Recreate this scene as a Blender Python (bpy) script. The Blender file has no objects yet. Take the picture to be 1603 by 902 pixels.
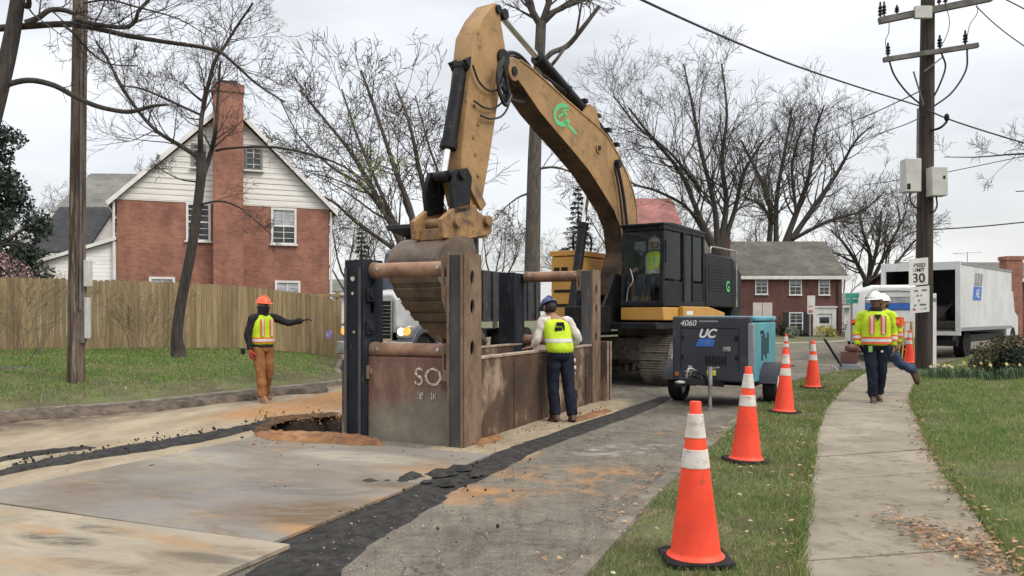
import bpy, bmesh, math, random
import numpy as np
from mathutils import Vector, Matrix
from mathutils.geometry import delaunay_2d_cdt
R = math.radians
rnd = random.Random(7)
SC = bpy.context.scene
COL = SC.collection

# ------------------------------------------------------------------ camera, sky, sun, exposure
F = 1250.0; CX = 801.5; HY = 493.0; EYE = 1.45
cam = bpy.data.cameras.new('camera'); camo = bpy.data.objects.new('camera', cam); COL.objects.link(camo)
cam.sensor_width = 36; cam.lens = 36 * F / 1603; cam.shift_y = 42 / 1603
cam.clip_start = 0.05; cam.clip_end = 3000
camo.location = (0, 0, EYE); camo.rotation_euler = (R(90), 0, 0)
SC.camera = camo

SUN_EL, SUN_AZ = R(50), R(122)      # a veiled sun high behind the right shoulder
w = bpy.data.worlds.new('World'); SC.world = w; w.use_nodes = True
nt = w.node_tree; nt.nodes.clear(); N = nt.nodes.new; K = nt.links.new
out = N('ShaderNodeOutputWorld'); add = N('ShaderNodeAddShader')
b1 = N('ShaderNodeBackground'); b2 = N('ShaderNodeBackground')
sky = N('ShaderNodeTexSky'); sky.sky_type = 'NISHITA'; sky.sun_disc = False
sky.sun_elevation = SUN_EL; sky.sun_rotation = SUN_AZ; sky.air_density = 1; sky.dust_density = 4
b1.inputs[1].default_value = 0.05; K(sky.outputs[0], b1.inputs[0])
tc = N('ShaderNodeTexCoord'); sx = N('ShaderNodeSeparateXYZ'); K(tc.outputs['Generated'], sx.inputs[0])
ramp = N('ShaderNodeValToRGB')       # overcast sky: about three times as bright overhead as at the horizon
e = ramp.color_ramp.elements
e[0].position = 0.0; e[0].color = (.30, .30, .30, 1)
e[1].position = 1.0; e[1].color = (.84, .83, .805, 1)
for p, v in ((.10, (.325, .324, .323)), (.28, (.315, .314, .315)), (.42, (.40, .40, .40)), (.65, (.62, .615, .605))):
    q = e.new(p); q.color = (*v, 1)
K(sx.outputs[2], ramp.inputs[0])
mp = N('ShaderNodeMapping'); mp.inputs['Scale'].default_value = (1.6, 1.6, 5.5); K(tc.outputs['Generated'], mp.inputs[0])
cn = N('ShaderNodeTexNoise'); cn.inputs['Scale'].default_value = 1.7; cn.inputs['Detail'].default_value = 5; cn.inputs['Roughness'].default_value = .5
K(mp.outputs[0], cn.inputs[0])
mr = N('ShaderNodeMapRange'); mr.inputs[1].default_value = .3; mr.inputs[2].default_value = .7; mr.inputs[3].default_value = .76; mr.inputs[4].default_value = 1.15
K(cn.outputs[0], mr.inputs[0])
mu = N('ShaderNodeVectorMath'); mu.operation = 'SCALE'; K(ramp.outputs[0], mu.inputs[0]); K(mr.outputs[0], mu.inputs[3])
K(mu.outputs[0], b2.inputs[0]); b2.inputs[1].default_value = 2.45
K(b1.outputs[0], add.inputs[0]); K(b2.outputs[0], add.inputs[1]); K(add.outputs[0], out.inputs[0])

sl = bpy.data.lights.new('sun', 'SUN'); so = bpy.data.objects.new('sun', sl); COL.objects.link(so)
sl.energy = 1.5; sl.angle = R(20); sl.color = (1, .95, .87)
sd = Vector((math.sin(SUN_AZ) * math.cos(SUN_EL), math.cos(SUN_AZ) * math.cos(SUN_EL), math.sin(SUN_EL)))
so.rotation_euler = (-sd).to_track_quat('-Z', 'Y').to_euler()
SC.view_settings.view_transform = 'Standard'; SC.view_settings.look = 'None'
SC.view_settings.exposure = 0.07; SC.view_settings.gamma = 1.0; SC.view_settings.use_curve_mapping = False
SC.cycles.use_denoising = True
SC.cycles.max_bounces = 5; SC.cycles.diffuse_bounces = 3; SC.cycles.glossy_bounces = 3; SC.cycles.transparent_max_bounces = 8

# ------------------------------------------------------------------ pixel <-> place
def W(px, py, Y): return Vector(((px - CX) * Y / F, Y, EYE - (py - HY) * Y / F))
def G(px, py, z=0.0):
    Y = F * (EYE - z) / (py - HY); return Vector(((px - CX) * Y / F, Y, z))
def sstep(x): x = max(0, min(1, x)); return x * x * (3 - 2 * x)

# ------------------------------------------------------------------ materials
def newmat(name):
    m = bpy.data.materials.new(name); m.use_nodes = True
    return m, m.node_tree, m.node_tree.nodes['Principled BSDF']
def ramp2(t, src, stops):
    r = t.nodes.new('ShaderNodeValToRGB'); el = r.color_ramp.elements
    el[0].position = stops[0][0]; el[0].color = (*stops[0][1], 1)
    el[1].position = stops[-1][0]; el[1].color = (*stops[-1][1], 1)
    for p, c in stops[1:-1]:
        q = el.new(p); q.color = (*c, 1)
    t.links.new(src, r.inputs[0]); return r.outputs[0]
def noise(t, scale, detail=6, stretch=(1, 1, 1), rough=.6, coord='Object', dist=0.0):
    c = t.nodes.new('ShaderNodeNewGeometry' if coord == 'Position' else 'ShaderNodeTexCoord'); mp = t.nodes.new('ShaderNodeMapping'); mp.inputs['Scale'].default_value = stretch
    t.links.new(c.outputs[coord], mp.inputs[0])
    n = t.nodes.new('ShaderNodeTexNoise'); n.inputs['Scale'].default_value = scale; n.inputs['Detail'].default_value = detail
    n.inputs['Roughness'].default_value = rough; n.inputs['Distortion'].default_value = dist
    t.links.new(mp.outputs[0], n.inputs[0]); return n.outputs[0]
def mix(t, fac, a, b, mode='MIX'):
    x = t.nodes.new('ShaderNodeMix'); x.data_type = 'RGBA'; x.blend_type = mode
    for s, i in ((fac, 0), (a, 6), (b, 7)):
        if hasattr(s, 'default_value') or hasattr(s, 'links'): t.links.new(s, x.inputs[i])
        elif isinstance(s, (int, float)): x.inputs[i].default_value = s
        else: x.inputs[i].default_value = (*s, 1)
    return x.outputs[2]
def bump(t, p, src, strength, dist=.02):
    b = t.nodes.new('ShaderNodeBump'); b.inputs['Strength'].default_value = strength; b.inputs['Distance'].default_value = dist
    t.links.new(src, b.inputs['Height']); t.links.new(b.outputs[0], p.inputs['Normal'])
def mrange(t, src, a, b, c=0., d=1.):
    m = t.nodes.new('ShaderNodeMapRange'); m.inputs[1].default_value = a; m.inputs[2].default_value = b
    m.inputs[3].default_value = c; m.inputs[4].default_value = d; t.links.new(src, m.inputs[0]); return m.outputs[0]
def island(t):
    g = t.nodes.new('ShaderNodeNewGeometry'); return g.outputs['Random Per Island']

def M(name, c1, c2=None, scale=4, rough=.75, metal=0, bumps=0, bscale=40, stretch=(1, 1, 1), lo=.38, hi=.62, c3=None, s3=9, t3=(.58, .68), spec=.4, isl=0, coord='Object'):
    m, t, p = newmat(name)
    p.inputs['Roughness'].default_value = rough; p.inputs['Metallic'].default_value = metal
    p.inputs['Specular IOR Level'].default_value = spec
    c2 = c2 or tuple(x * .75 for x in c1)
    col = ramp2(t, noise(t, scale, 7, stretch, coord=coord), [(lo, c2), (hi, c1)])
    if c3: col = mix(t, mrange(t, noise(t, s3, 8, stretch, .7, coord), *t3), col, c3)
    if isl:
        v = ramp2(t, island(t), [(0, (1 - isl,) * 3), (1, (1 + isl,) * 3)])
        col = mix(t, 1.0, col, v, 'MULTIPLY')
    t.links.new(col, p.inputs['Base Color'])
    if bumps: bump(t, p, noise(t, bscale, 5, stretch), bumps)
    return m
def emis(name, c, s):
    m, t, p = newmat(name); p.inputs['Base Color'].default_value = (*c, 1)
    p.inputs['Emission Color'].default_value = (*c, 1); p.inputs['Emission Strength'].default_value = s; return m
def glass(name, c=(.02, .025, .03), rough=.05):
    m, t, p = newmat(name); p.inputs['Base Color'].default_value = (*c, 1); p.inputs['Roughness'].default_value = rough
    p.inputs['Specular IOR Level'].default_value = .7; return m
def clear_glass(name, tint):
    m, t, p = newmat(name)
    p.inputs['Base Color'].default_value = (*tint, 1); p.inputs['Roughness'].default_value = .04
    tr = t.nodes.new('ShaderNodeBsdfTransparent'); tr.inputs[0].default_value = (*tint, 1)
    gl = t.nodes.new('ShaderNodeBsdfGlossy'); gl.inputs['Roughness'].default_value = .04; gl.inputs[0].default_value = (.9, .95, .95, 1)
    fr = t.nodes.new('ShaderNodeFresnel'); fr.inputs[0].default_value = 1.22
    ms = t.nodes.new('ShaderNodeMixShader'); o = t.nodes['Material Output']
    t.links.new(fr.outputs[0], ms.inputs[0]); t.links.new(tr.outputs[0], ms.inputs[1]); t.links.new(gl.outputs[0], ms.inputs[2])
    t.links.new(ms.outputs[0], o.inputs[0]); return m
def brick(name, c1, c2, mortar, bw=.215, rh=.075):
    m, t, p = newmat(name); p.inputs['Roughness'].default_value = .9
    c = t.nodes.new('ShaderNodeTexCoord'); s = t.nodes.new('ShaderNodeSeparateXYZ'); t.links.new(c.outputs['Object'], s.inputs[0])
    ad = t.nodes.new('ShaderNodeMath'); ad.operation = 'ADD'; t.links.new(s.outputs[0], ad.inputs[0]); t.links.new(s.outputs[1], ad.inputs[1])
    cb = t.nodes.new('ShaderNodeCombineXYZ'); t.links.new(ad.outputs[0], cb.inputs[0]); t.links.new(s.outputs[2], cb.inputs[1])
    b = t.nodes.new('ShaderNodeTexBrick'); t.links.new(cb.outputs[0], b.inputs[0])
    b.inputs['Scale'].default_value = 1; b.inputs['Brick Width'].default_value = bw; b.inputs['Row Height'].default_value = rh
    b.inputs['Mortar Size'].default_value = .006; b.inputs['Color1'].default_value = (*c1, 1); b.inputs['Color2'].default_value = (*c2, 1); b.inputs['Mortar'].default_value = (*mortar, 1)
    st = ramp2(t, noise(t, 1.1, 9, (1, 1, .6), rough=.75), [(.36, (.62, .58, .58)), (.62, (1.14, 1.10, 1.04))])
    col = mix(t, 1.0, b.outputs[0], st, 'MULTIPLY')
    col = mix(t, mrange(t, noise(t, 2.2, 9, (1, 1, .5), .75), .58, .78, 0, .4), col, (.16, .075, .06))
    t.links.new(col, p.inputs['Base Color']); bump(t, p, b.outputs['Fac'], .25, -.01); return m
def siding(name, c, pitch=.18):
    m, t, p = newmat(name); p.inputs['Roughness'].default_value = .6
    cc = t.nodes.new('ShaderNodeTexCoord'); s = t.nodes.new('ShaderNodeSeparateXYZ'); t.links.new(cc.outputs['Object'], s.inputs[0])
    fr = t.nodes.new('ShaderNodeMath'); fr.operation = 'WRAP'; fr.inputs[1].default_value = pitch; fr.inputs[2].default_value = 0; t.links.new(s.outputs[2], fr.inputs[0])
    col = ramp2(t, noise(t, 1.3, 7, (1, 1, 3)), [(.35, tuple(x * .86 for x in c)), (.65, c)])
    t.links.new(col, p.inputs['Base Color'])
    bump(t, p, mrange(t, fr.outputs[0], 0, pitch, 1, 0), 1.0, .05); return m
def shingle(name, c1, c2):
    m, t, p = newmat(name); p.inputs['Roughness'].default_value = .95
    cc = t.nodes.new('ShaderNodeTexCoord')
    b = t.nodes.new('ShaderNodeTexBrick'); mp = t.nodes.new('ShaderNodeMapping'); mp.inputs['Scale'].default_value = (1, 1.35, 1)
    t.links.new(cc.outputs['Object'], mp.inputs[0]); t.links.new(mp.outputs[0], b.inputs[0])
    b.inputs['Scale'].default_value = 1; b.inputs['Brick Width'].default_value = .32; b.inputs['Row Height'].default_value = .16; b.inputs['Mortar Size'].default_value = .012
    b.inputs['Color1'].default_value = (*c1, 1); b.inputs['Color2'].default_value = (*c2, 1); b.inputs['Mortar'].default_value = (*(x * .55 for x in c2), 1)
    col = mix(t, 1.0, b.outputs[0], ramp2(t, noise(t, .6, 8, rough=.7), [(.36, (.58, .58, .55)), (.64, (1.15, 1.12, 1.04))]), 'MULTIPLY')
    t.links.new(col, p.inputs['Base Color']); return m

# ------------------------------------------------------------------ mesh builder
class MB:
    def __init__(s): s.v = []; s.f = []; s.m = []; s.k = 0
    def add(s, vs, fs, k=None):
        b = len(s.v); s.v.extend([tuple(x) for x in vs]); s.f.extend([tuple(i + b for i in f) for f in fs]); s.m.extend([s.k if k is None else k] * len(fs)); return s
    def box(s, lo, hi, k=None, M4=None):
        x0, y0, z0 = lo; x1, y1, z1 = hi
        vs = [(x0, y0, z0), (x1, y0, z0), (x1, y1, z0), (x0, y1, z0), (x0, y0, z1), (x1, y0, z1), (x1, y1, z1), (x0, y1, z1)]
        if M4: vs = [M4 @ Vector(q) for q in vs]
        return s.add(vs, [(3, 2, 1, 0), (4, 5, 6, 7), (0, 1, 5, 4), (1, 2, 6, 5), (2, 3, 7, 6), (3, 0, 4, 7)], k)
    def bar(s, p0, p1, w, h=None, k=None, up=(0, 0, 1)):
        p0, p1 = Vector(p0), Vector(p1); h = h or w; d = (p1 - p0); L = d.length; d.normalize()
        up = Vector(up)
        if abs(d.dot(up)) > .98: up = Vector((1, 0, 0))
        sx = d.cross(up).normalized(); sz = sx.cross(d)
        m = Matrix((( *sx, 0), (*d, 0), (*sz, 0), (0, 0, 0, 1))).transposed(); m.translation = p0
        return s.box((-w / 2, 0, -h / 2), (w / 2, L, h / 2), k, m)
    def tube(s, pts, rad, n=8, caps=True, k=None):
        pts = [Vector(p) for p in pts]
        if not hasattr(rad, '__len__'): rad = [rad] * len(pts)
        vs = []; fs = []; ref = None
        for i, p in enumerate(pts):
            d = (pts[min(i + 1, len(pts) - 1)] - pts[max(i - 1, 0)])
            if d.length < 1e-9: d = Vector((0, 0, 1))
            d.normalize()
            if ref is None: ref = d.orthogonal().normalized()
            a = (ref - d * ref.dot(d))
            a = a.normalized() if a.length > 1e-6 else d.orthogonal().normalized()
            ref = a; b = d.cross(a)
            for j in range(n):
                t = 2 * math.pi * j / n; vs.append(p + (a * math.cos(t) + b * math.sin(t)) * rad[i])
        for i in range(len(pts) - 1):
            for j in range(n): fs.append((i * n + j, i * n + (j + 1) % n, (i + 1) * n + (j + 1) % n, (i + 1) * n + j))
        if caps: fs.append(tuple(range(n))[::-1]); fs.append(tuple(range((len(pts) - 1) * n, len(pts) * n)))
        return s.add(vs, fs, k)
    def cyl(s, p0, p1, r, n=16, k=None, r1=None): return s.tube([p0, p1], [r, r if r1 is None else r1], n, True, k)
    def lathe(s, prof, c=(0, 0, 0), n=24, k=None, sq=0):
        vs = []; fs = []
        for r, z in prof:
            for j in range(n):
                t = 2 * math.pi * j / n; vs.append((c[0] + r * math.cos(t), c[1] + r * math.sin(t), c[2] + z))
        for i in range(len(prof) - 1):
            for j in range(n): fs.append((i * n + j, i * n + (j + 1) % n, (i + 1) * n + (j + 1) % n, (i + 1) * n + j))
        fs.append(tuple(range(n))[::-1]); fs.append(tuple(range((len(prof) - 1) * n, len(prof) * n)))
        return s.add(vs, fs, k)
    def prism(s, poly, fn, a, b, k=None):
        """poly: 2-D outline; fn(p, off) -> 3-D; extruded from off=a to off=b."""
        n = len(poly)
        vs = [fn(p, a) for p in poly] + [fn(p, b) for p in poly]
        fs = [tuple(range(n))[::-1], tuple(range(n, 2 * n))] + [(i, (i + 1) % n, n + (i + 1) % n, n + i) for i in range(n)]
        return s.add(vs, fs, k)
    def loft(s, rings, k=None, caps=True):
        n = len(rings[0]); vs = [p for r in rings for p in r]; fs = []
        for i in range(len(rings) - 1):
            for j in range(n): fs.append((i * n + j, i * n + (j + 1) % n, (i + 1) * n + (j + 1) % n, (i + 1) * n + j))
        if caps: fs.append(tuple(range(n))[::-1]); fs.append(tuple(range((len(rings) - 1) * n, len(rings) * n)))
        return s.add(vs, fs, k)
    def ell(s, c, r, n=14, m=8, M4=None, k=None):
        vs = []; fs = []
        for i in range(m + 1):
            ph = math.pi * i / m
            for j in range(n):
                t = 2 * math.pi * j / n
                q = Vector((r[0] * math.sin(ph) * math.cos(t), r[1] * math.sin(ph) * math.sin(t), -r[2] * math.cos(ph)))
                if M4: q = M4 @ q
                vs.append(q + Vector(c))
        for i in range(m):
            for j in range(n): fs.append((i * n + j, i * n + (j + 1) % n, (i + 1) * n + (j + 1) % n, (i + 1) * n + j))
        return s.add(vs, fs, k)
    def holed(s, outer, holes, fn, a, b, k=None):
        """a plate with real holes: outline and holes in 2-D, thickness from off=a to off=b"""
        pts, tris = cdt(outer, holes); n = len(pts)
        vs = [fn(p, a) for p in pts] + [fn(p, b) for p in pts]; fs = [tuple(t)[::-1] for t in tris] + [tuple(i + n for i in t) for t in tris]
        s.add(vs, fs, k)
        for loop in [outer] + list(holes):
            m = len(loop); vv = [fn(p, a) for p in loop] + [fn(p, b) for p in loop]
            s.add(vv, [(i, (i + 1) % m, m + (i + 1) % m, m + i) for i in range(m)], k)
        return s
    def build(s, name, mats, parent=None, world=False, smooth=35, bevel=0, recalc=True):
        me = bpy.data.meshes.new(name); vs = s.v
        if world and parent is not None:
            inv = MW(parent).inverted(); vs = [inv @ Vector(q) for q in vs]
        me.from_pydata([tuple(q) for q in vs], [], s.f)
        mats = mats if isinstance(mats, (list, tuple)) else [mats]
        for m in mats: me.materials.append(m)
        if len(mats) > 1: me.polygons.foreach_set('material_index', s.m)
        if recalc:
            bm = bmesh.new(); bm.from_mesh(me); bmesh.ops.recalc_face_normals(bm, faces=bm.faces); bm.to_mesh(me); bm.free()
        if smooth:
            me.polygons.foreach_set('use_smooth', [True] * len(me.polygons)); me.set_sharp_from_angle(angle=R(smooth))
        me.update(); o = bpy.data.objects.new(name, me); COL.objects.link(o)
        if parent is not None: o.parent = parent
        if bevel:
            b = o.modifiers.new('bevel', 'BEVEL'); b.width = bevel; b.segments = 2; b.limit_method = 'ANGLE'; b.angle_limit = R(40)
        return o
def MW(o):
    m = Matrix.LocRotScale(o.location, o.rotation_euler.to_quaternion(), o.scale)
    return MW(o.parent) @ m if o.parent else m
def cdt(outer, holes):
    pts = []; edges = []; 
    for loop in [outer] + list(holes):
        b = len(pts); n = len(loop); pts += [Vector(p) for p in loop]; edges += [(b + i, b + (i + 1) % n) for i in range(n)]
    v, e, f, *_ = delaunay_2d_cdt(pts, edges, [], 0, 1e-6)
    def inside(p, loop):
        c = False; n = len(loop)
        for i in range(n):
            (x0, y0), (x1, y1) = loop[i][:2], loop[i - 1][:2]
            if (y0 > p[1]) != (y1 > p[1]) and p[0] < (x1 - x0) * (p[1] - y0) / (y1 - y0) + x0: c = not c
        return c
    keep = []
    for t in f:
        c = sum((v[i] for i in t), Vector((0, 0))) / len(t)
        if inside(c, outer) and not any(inside(c, h) for h in holes): keep.append(tuple(t))
    return [tuple(q) for q in v], keep
def oval(cx, cy, rx, ry, n=18): return [(cx + rx * math.cos(2 * math.pi * i / n), cy + ry * math.sin(2 * math.pi * i / n)) for i in range(n)]

def tag(o, label, cat, group=None, kind=None):
    o['label'] = label; o['category'] = cat
    if group: o['group'] = group
    if kind: o['kind'] = kind
    return o
def thing(name, label, cat, loc=(0, 0, 0), rz=0, group=None):
    o = bpy.data.objects.new(name, None); COL.objects.link(o); o.location = loc; o.rotation_euler = (0, 0, rz); o.empty_display_size = .2
    return tag(o, label, cat, group)
def struct(o, kind='structure'): o['kind'] = kind; return o
def dup(o, loc=None, rz=None, parent=None, label=None, scale=None):
    c = o.copy(); COL.objects.link(c)
    if parent: c.parent = parent
    if loc is not None: c.location = loc
    if rz is not None: c.rotation_euler = (0, 0, rz)
    if scale is not None: c.scale = (scale,) * 3
    if label: c['label'] = label
    for ch in list(o.children): dup(ch, parent=c)
    return c
def text_mesh(body, size, extrude=.002, shear=0, bold=0):
    cu = bpy.data.curves.new('text', 'FONT'); cu.body = body; cu.size = size; cu.extrude = extrude; cu.shear = shear
    cu.align_x = 'CENTER'; cu.align_y = 'CENTER'; cu.offset = bold
    o = bpy.data.objects.new('text', cu); COL.objects.link(o); dg = bpy.context.evaluated_depsgraph_get()
    me = bpy.data.meshes.new_from_object(o.evaluated_get(dg)); bpy.data.objects.remove(o); return me
def text(name, body, size, mat, parent, loc, xdir, updir, shear=0, bold=0):
    """flat lettering on a surface; xdir/updir in the parent's space"""
    me = text_mesh(body, size, .002, shear, bold); me.materials.clear(); me.materials.append(mat)
    o = bpy.data.objects.new(name, me); COL.objects.link(o); o.parent = parent
    x = Vector(xdir).normalized(); y = Vector(updir).normalized(); z = x.cross(y)
    m = Matrix(((*x, 0), (*y, 0), (*z, 0), (0, 0, 0, 1))).transposed(); m.translation = Vector(loc); o.matrix_basis = m
    return o
def catmull(pts, n=5):
    pts = [Vector(p) for p in pts]
    if len(pts) < 3: return pts
    q = [pts[0] * 2 - pts[1]] + pts + [pts[-1] * 2 - pts[-2]]; o = []
    for i in range(1, len(q) - 2):
        for j in range(n):
            t = j / n; a, b, c, d = q[i - 1:i + 3]
            o.append(.5 * ((2 * b) + (c - a) * t + (2 * a - 5 * b + 4 * c - d) * t * t + (3 * b - a - 3 * c + d) * t ** 3))
    o.append(pts[-1]); return o

# ------------------------------------------------------------------ shared materials
m_asphalt_new = M('fresh_asphalt', (.058, .056, .053), (.030, .029, .028), 9, .95, bumps=1, bscale=90, c3=(.11, .095, .075), s3=22, t3=(.58, .72), spec=.12)
m_white = M('white_paint', (.72, .72, .70), (.62, .62, .60), 2, .45)
m_trim = M('white_trim', (.70, .69, .66), (.58, .57, .54), 3, .6)
m_black = M('black_paint', (.015, .016, .019), (.008, .008, .010), 5, .5, c3=(.05, .045, .04), s3=12, spec=.18)
m_rubber = M('rubber', (.022, .022, .023), (.012, .012, .012), 8, .85, c3=(.09, .08, .07), s3=6, spec=.15)
m_steel = M('bare_steel', (.45, .44, .42), (.25, .24, .23), 6, .4, .7)
m_chrome = M('bright_rod', (.75, .75, .76), (.6, .6, .6), 4, .15, 1)
m_pane = glass('window_pane')
m_dark = M('dark_void', (.012, .012, .013), (.006, .006, .006), 3, .9)
# ------------------------------------------------------------------ the ground
def spot(t, c, r, ang=0, pos=False):
    cc = t.nodes.new('ShaderNodeNewGeometry' if pos else 'ShaderNodeTexCoord'); mp = t.nodes.new('ShaderNodeMapping'); mp.vector_type = 'TEXTURE'
    mp.inputs['Location'].default_value = (c[0], c[1], 0); mp.inputs['Scale'].default_value = (r[0], r[1], 50); mp.inputs['Rotation'].default_value = (0, 0, ang)
    t.links.new(cc.outputs['Position' if pos else 'Object'], mp.inputs[0]); g = t.nodes.new('ShaderNodeTexGradient'); g.gradient_type = 'SPHERICAL'
    t.links.new(mp.outputs[0], g.inputs[0]); return g.outputs['Color']
def mmul(t, a, b, op='MULTIPLY'):
    m = t.nodes.new('ShaderNodeMath'); m.operation = op
    for s, i in ((a, 0), (b, 1)):
        if isinstance(s, (int, float)): m.inputs[i].default_value = s
        else: t.links.new(s, m.inputs[i])
    return m.outputs[0]
UA = R(-23.6)          # the street runs 23.6 degrees to the right of the view
def road_material():
    m, t, p = newmat('worn_asphalt'); p.inputs['Roughness'].default_value = .95; p.inputs['Specular IOR Level'].default_value = .12
    base = ramp2(t, noise(t, 1.1, 9, rough=.7), [(.30, (.085, .077, .065)), (.5, (.135, .122, .102)), (.70, (.185, .168, .14))])
    col0 = ramp2(t, noise(t, 9, 9, rough=.8), [(.34, (.66, .66, .66)), (.5, (1, 1, 1)), (.66, (1.3, 1.28, 1.22))]); base = mix(t, 1.0, base, col0, 'MULTIPLY')
    grit = ramp2(t, noise(t, 70, 3, rough=.8), [(.30, (.42, .42, .42)), (.50, (1, 1, 1)), (.70, (1.6, 1.56, 1.48))])
    col = mix(t, 1.0, base, grit, 'MULTIPLY')
    streak = noise(t, 1.6, 9, (2.2, .5, 1), .75, dist=.6)
    col = mix(t, mrange(t, streak, .52, .66, 0, .6), col, (.052, .047, .042))
    col = mix(t, mrange(t, noise(t, 3.2, 9, rough=.78), .56, .68, 0, .5), col, (.25, .225, .185))
    col = mix(t, mrange(t, noise(t, 38, 2), .70, .74, 0, .6), col, (.42, .39, .34))
    # cracks
    v = t.nodes.new('ShaderNodeTexVoronoi'); v.feature = 'DISTANCE_TO_EDGE'; v.inputs['Scale'].default_value = .9
    cc = t.nodes.new('ShaderNodeTexCoord'); nz = t.nodes.new('ShaderNodeTexNoise'); nz.inputs['Scale'].default_value = 3; nz.inputs['Detail'].default_value = 6
    t.links.new(cc.outputs['Object'], nz.inputs[0])
    va = t.nodes.new('ShaderNodeVectorMath'); va.operation = 'ADD'; t.links.new(cc.outputs['Object'], va.inputs[0]); t.links.new(nz.outputs[1], va.inputs[1]); t.links.new(va.outputs[0], v.inputs[0])
    crack = mmul(t, mrange(t, v.outputs[0], 0, .022, 1, 0), mrange(t, noise(t, .9, 3), .44, .52, 0, .75))
    col = mix(t, crack, col, (.04, .038, .035))
    # pale sandy dust on the dug-up half of the road, left of the trench
    sp = t.nodes.new('ShaderNodeSeparateXYZ'); t.links.new(cc.outputs['Object'], sp.inputs[0])
    side = mmul(t, mmul(t, sp.outputs[1], .437), sp.outputs[0], 'SUBTRACT')     # grows towards the left kerb
    dust = mmul(t, mrange(t, side, 5.6, 6.6), mrange(t, noise(t, 1.3, 7, (1, .5, 1), .65), .30, .55, .55, 1))
    sand = ramp2(t, noise(t, 2.3, 8, (1, .4, 1), .7), [(.3, (.215, .17, .115)), (.6, (.35, .295, .21))])
    col = mix(t, dust, col, sand)
    mud = mmul(t, mrange(t, side, 9.9, 10.9), mrange(t, noise(t, 3, 7, rough=.7), .38, .55, .25, .95))
    col = mix(t, mud, col, (.095, .072, .054))
    cl = ramp2(t, noise(t, 6, 7), [(.3, (.25, .13, .055)), (.7, (.38, .215, .10))])
    for c, r, a, lo, hi, k in (((.35, 6.95), (1.5, .9), .5, .47, .62, .75), ((-.35, 6.4), (.5, .35), .3, .40, .58, .8), ((-3.2, 12.9), (1.0, 2.8), UA, .28, .5, .9), ((-2.6, 14.5), (1.2, 2.0), UA, .25, .5, .9), ((-.3, 8.4), (.7, .8), 0, .34, .55, .9), ((2.2, 9.9), (.8, .25), .4, .5, .65, .5)):
        n = mrange(t, noise(t, 3.5, 9, (1, .8, 1), .72, dist=.6), lo, hi)
        col = mix(t, mmul(t, mrange(t, spot(t, c, r, a), .05, .45, 0, k), n), col, cl)
    for c, r in (((.75, 11.2), (.62, 3.4)), ((-.35, 8.5), (.7, .7))): col = mix(t, mmul(t, mrange(t, spot(t, c, r, UA), .05, .3, 0, .95), mrange(t, noise(t, 3.5, 8), .3, .5, .5, 1)), col, sand)
    col = mix(t, mmul(t, mrange(t, spot(t, (1.2, 8.6), (.9, .45), .4), .1, .5, 0, .45), mrange(t, noise(t, 5, 8), .5, .62)), col, (.42, .40, .37))
    t.links.new(col, p.inputs['Base Color']); bump(t, p, noise(t, 60, 4, rough=.8), .5, .012); return m
m_road = road_material()

kerb_l = [(-13.5, 1.0), (-10.0, 7.0), (-7.18, 11.2), (-5.93, 12.5), (-5.15, 13.9), (-3.62, 16.5), (-3.55, 18.0), (-4.2, 19.6), (-5.2, 24.5), (-6.4, 29)]
kerb_r = [(-1.6, -1.0), (-.6, 2.0), (.33, 4.43), (1.24, 6.79), (3.03, 10.85), (5.07, 15.5), (6.3, 17.7), (7.5, 19.3), (9.3, 20.9), (12.4, 23.0), (16, 26), (46, 54)]
walk_l = [(.2, 0), (.85, 2.0), (1.61, 4.43), (1.98, 5.38), (3.32, 8.76), (4.35, 11.2), (5.7, 14.0), (7.2, 16.9), (9.3, 20.6)]
walk_r = [(1.3, 0), (2.0, 2.0), (2.79, 4.45), (3.18, 5.38), (3.93, 7.34), (5.5, 10.85), (7.1, 14.2), (8.9, 17.4), (11.1, 21.9)]
kerb_l = [tuple(p) for p in catmull([Vector((*p, 0)) for p in kerb_l], 6)]
kerb_r = [tuple(p) for p in catmull([Vector((*p, 0)) for p in kerb_r], 6)]
walk_l = [tuple(p) for p in catmull([Vector((*p, 0)) for p in walk_l], 6)]
walk_r = [tuple(p) for p in catmull([Vector((*p, 0)) for p in walk_r], 6)]
def resample(poly, n):
    P = [Vector(p) for p in poly]; L = [0]
    for a, b in zip(P, P[1:]): L.append(L[-1] + (b - a).length)
    o = []; j = 0
    for i in range(n):
        s = L[-1] * i / (n - 1)
        while j < len(P) - 2 and L[j + 1] < s: j += 1
        o.append(P[j].lerp(P[j + 1], (s - L[j]) / max(1e-9, L[j + 1] - L[j])))
    return o

TB = Vector((-.6, 8.75, 0)); TU = Vector((.40, .917, 0)); TV = Vector((-.917, .40, 0))     # trench box corner, along, to the left
def tb(x, y, z=0): return TB - TV * x + TU * y + Vector((0, 0, z))                       # x to the right, y along
rr = random.Random(3)
hole = [tb(-1.62, .05), (-2.55, 9.52, 0), (-3.02, 9.75, 0), (-3.22, 10.3, 0), (-3.18, 10.9, 0), (-2.75, 11.35, 0), (-2.3, 11.55, 0), tb(-1.75, 2.6), tb(-1.55, 3.4), tb(-1.5, 5.2), tb(-.1, 5.2), tb(-.1, .08)]
hole = [(p[0], p[1]) for p in hole]
def rough_loop(pts, amp, sub, seed):
    r = random.Random(seed); o = []; n = len(pts)
    for i in range(n):
        a, b = pts[i], pts[(i + 1) % n]
        for j in range(sub):
            t = j / sub; o.append((a[0] + (b[0] - a[0]) * t + r.uniform(-amp, amp), a[1] + (b[1] - a[1]) * t + r.uniform(-amp, amp)))
    return o
hole = rough_loop(hole, .025, 6, 5)
def sheet(name, outer, holes, z, mat, kind='structure'):
    v, f = cdt(outer, holes); b = MB(); b.add([(x, y, z) for x, y in v], f)
    return struct(b.build(name, mat, smooth=0), kind)
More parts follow.
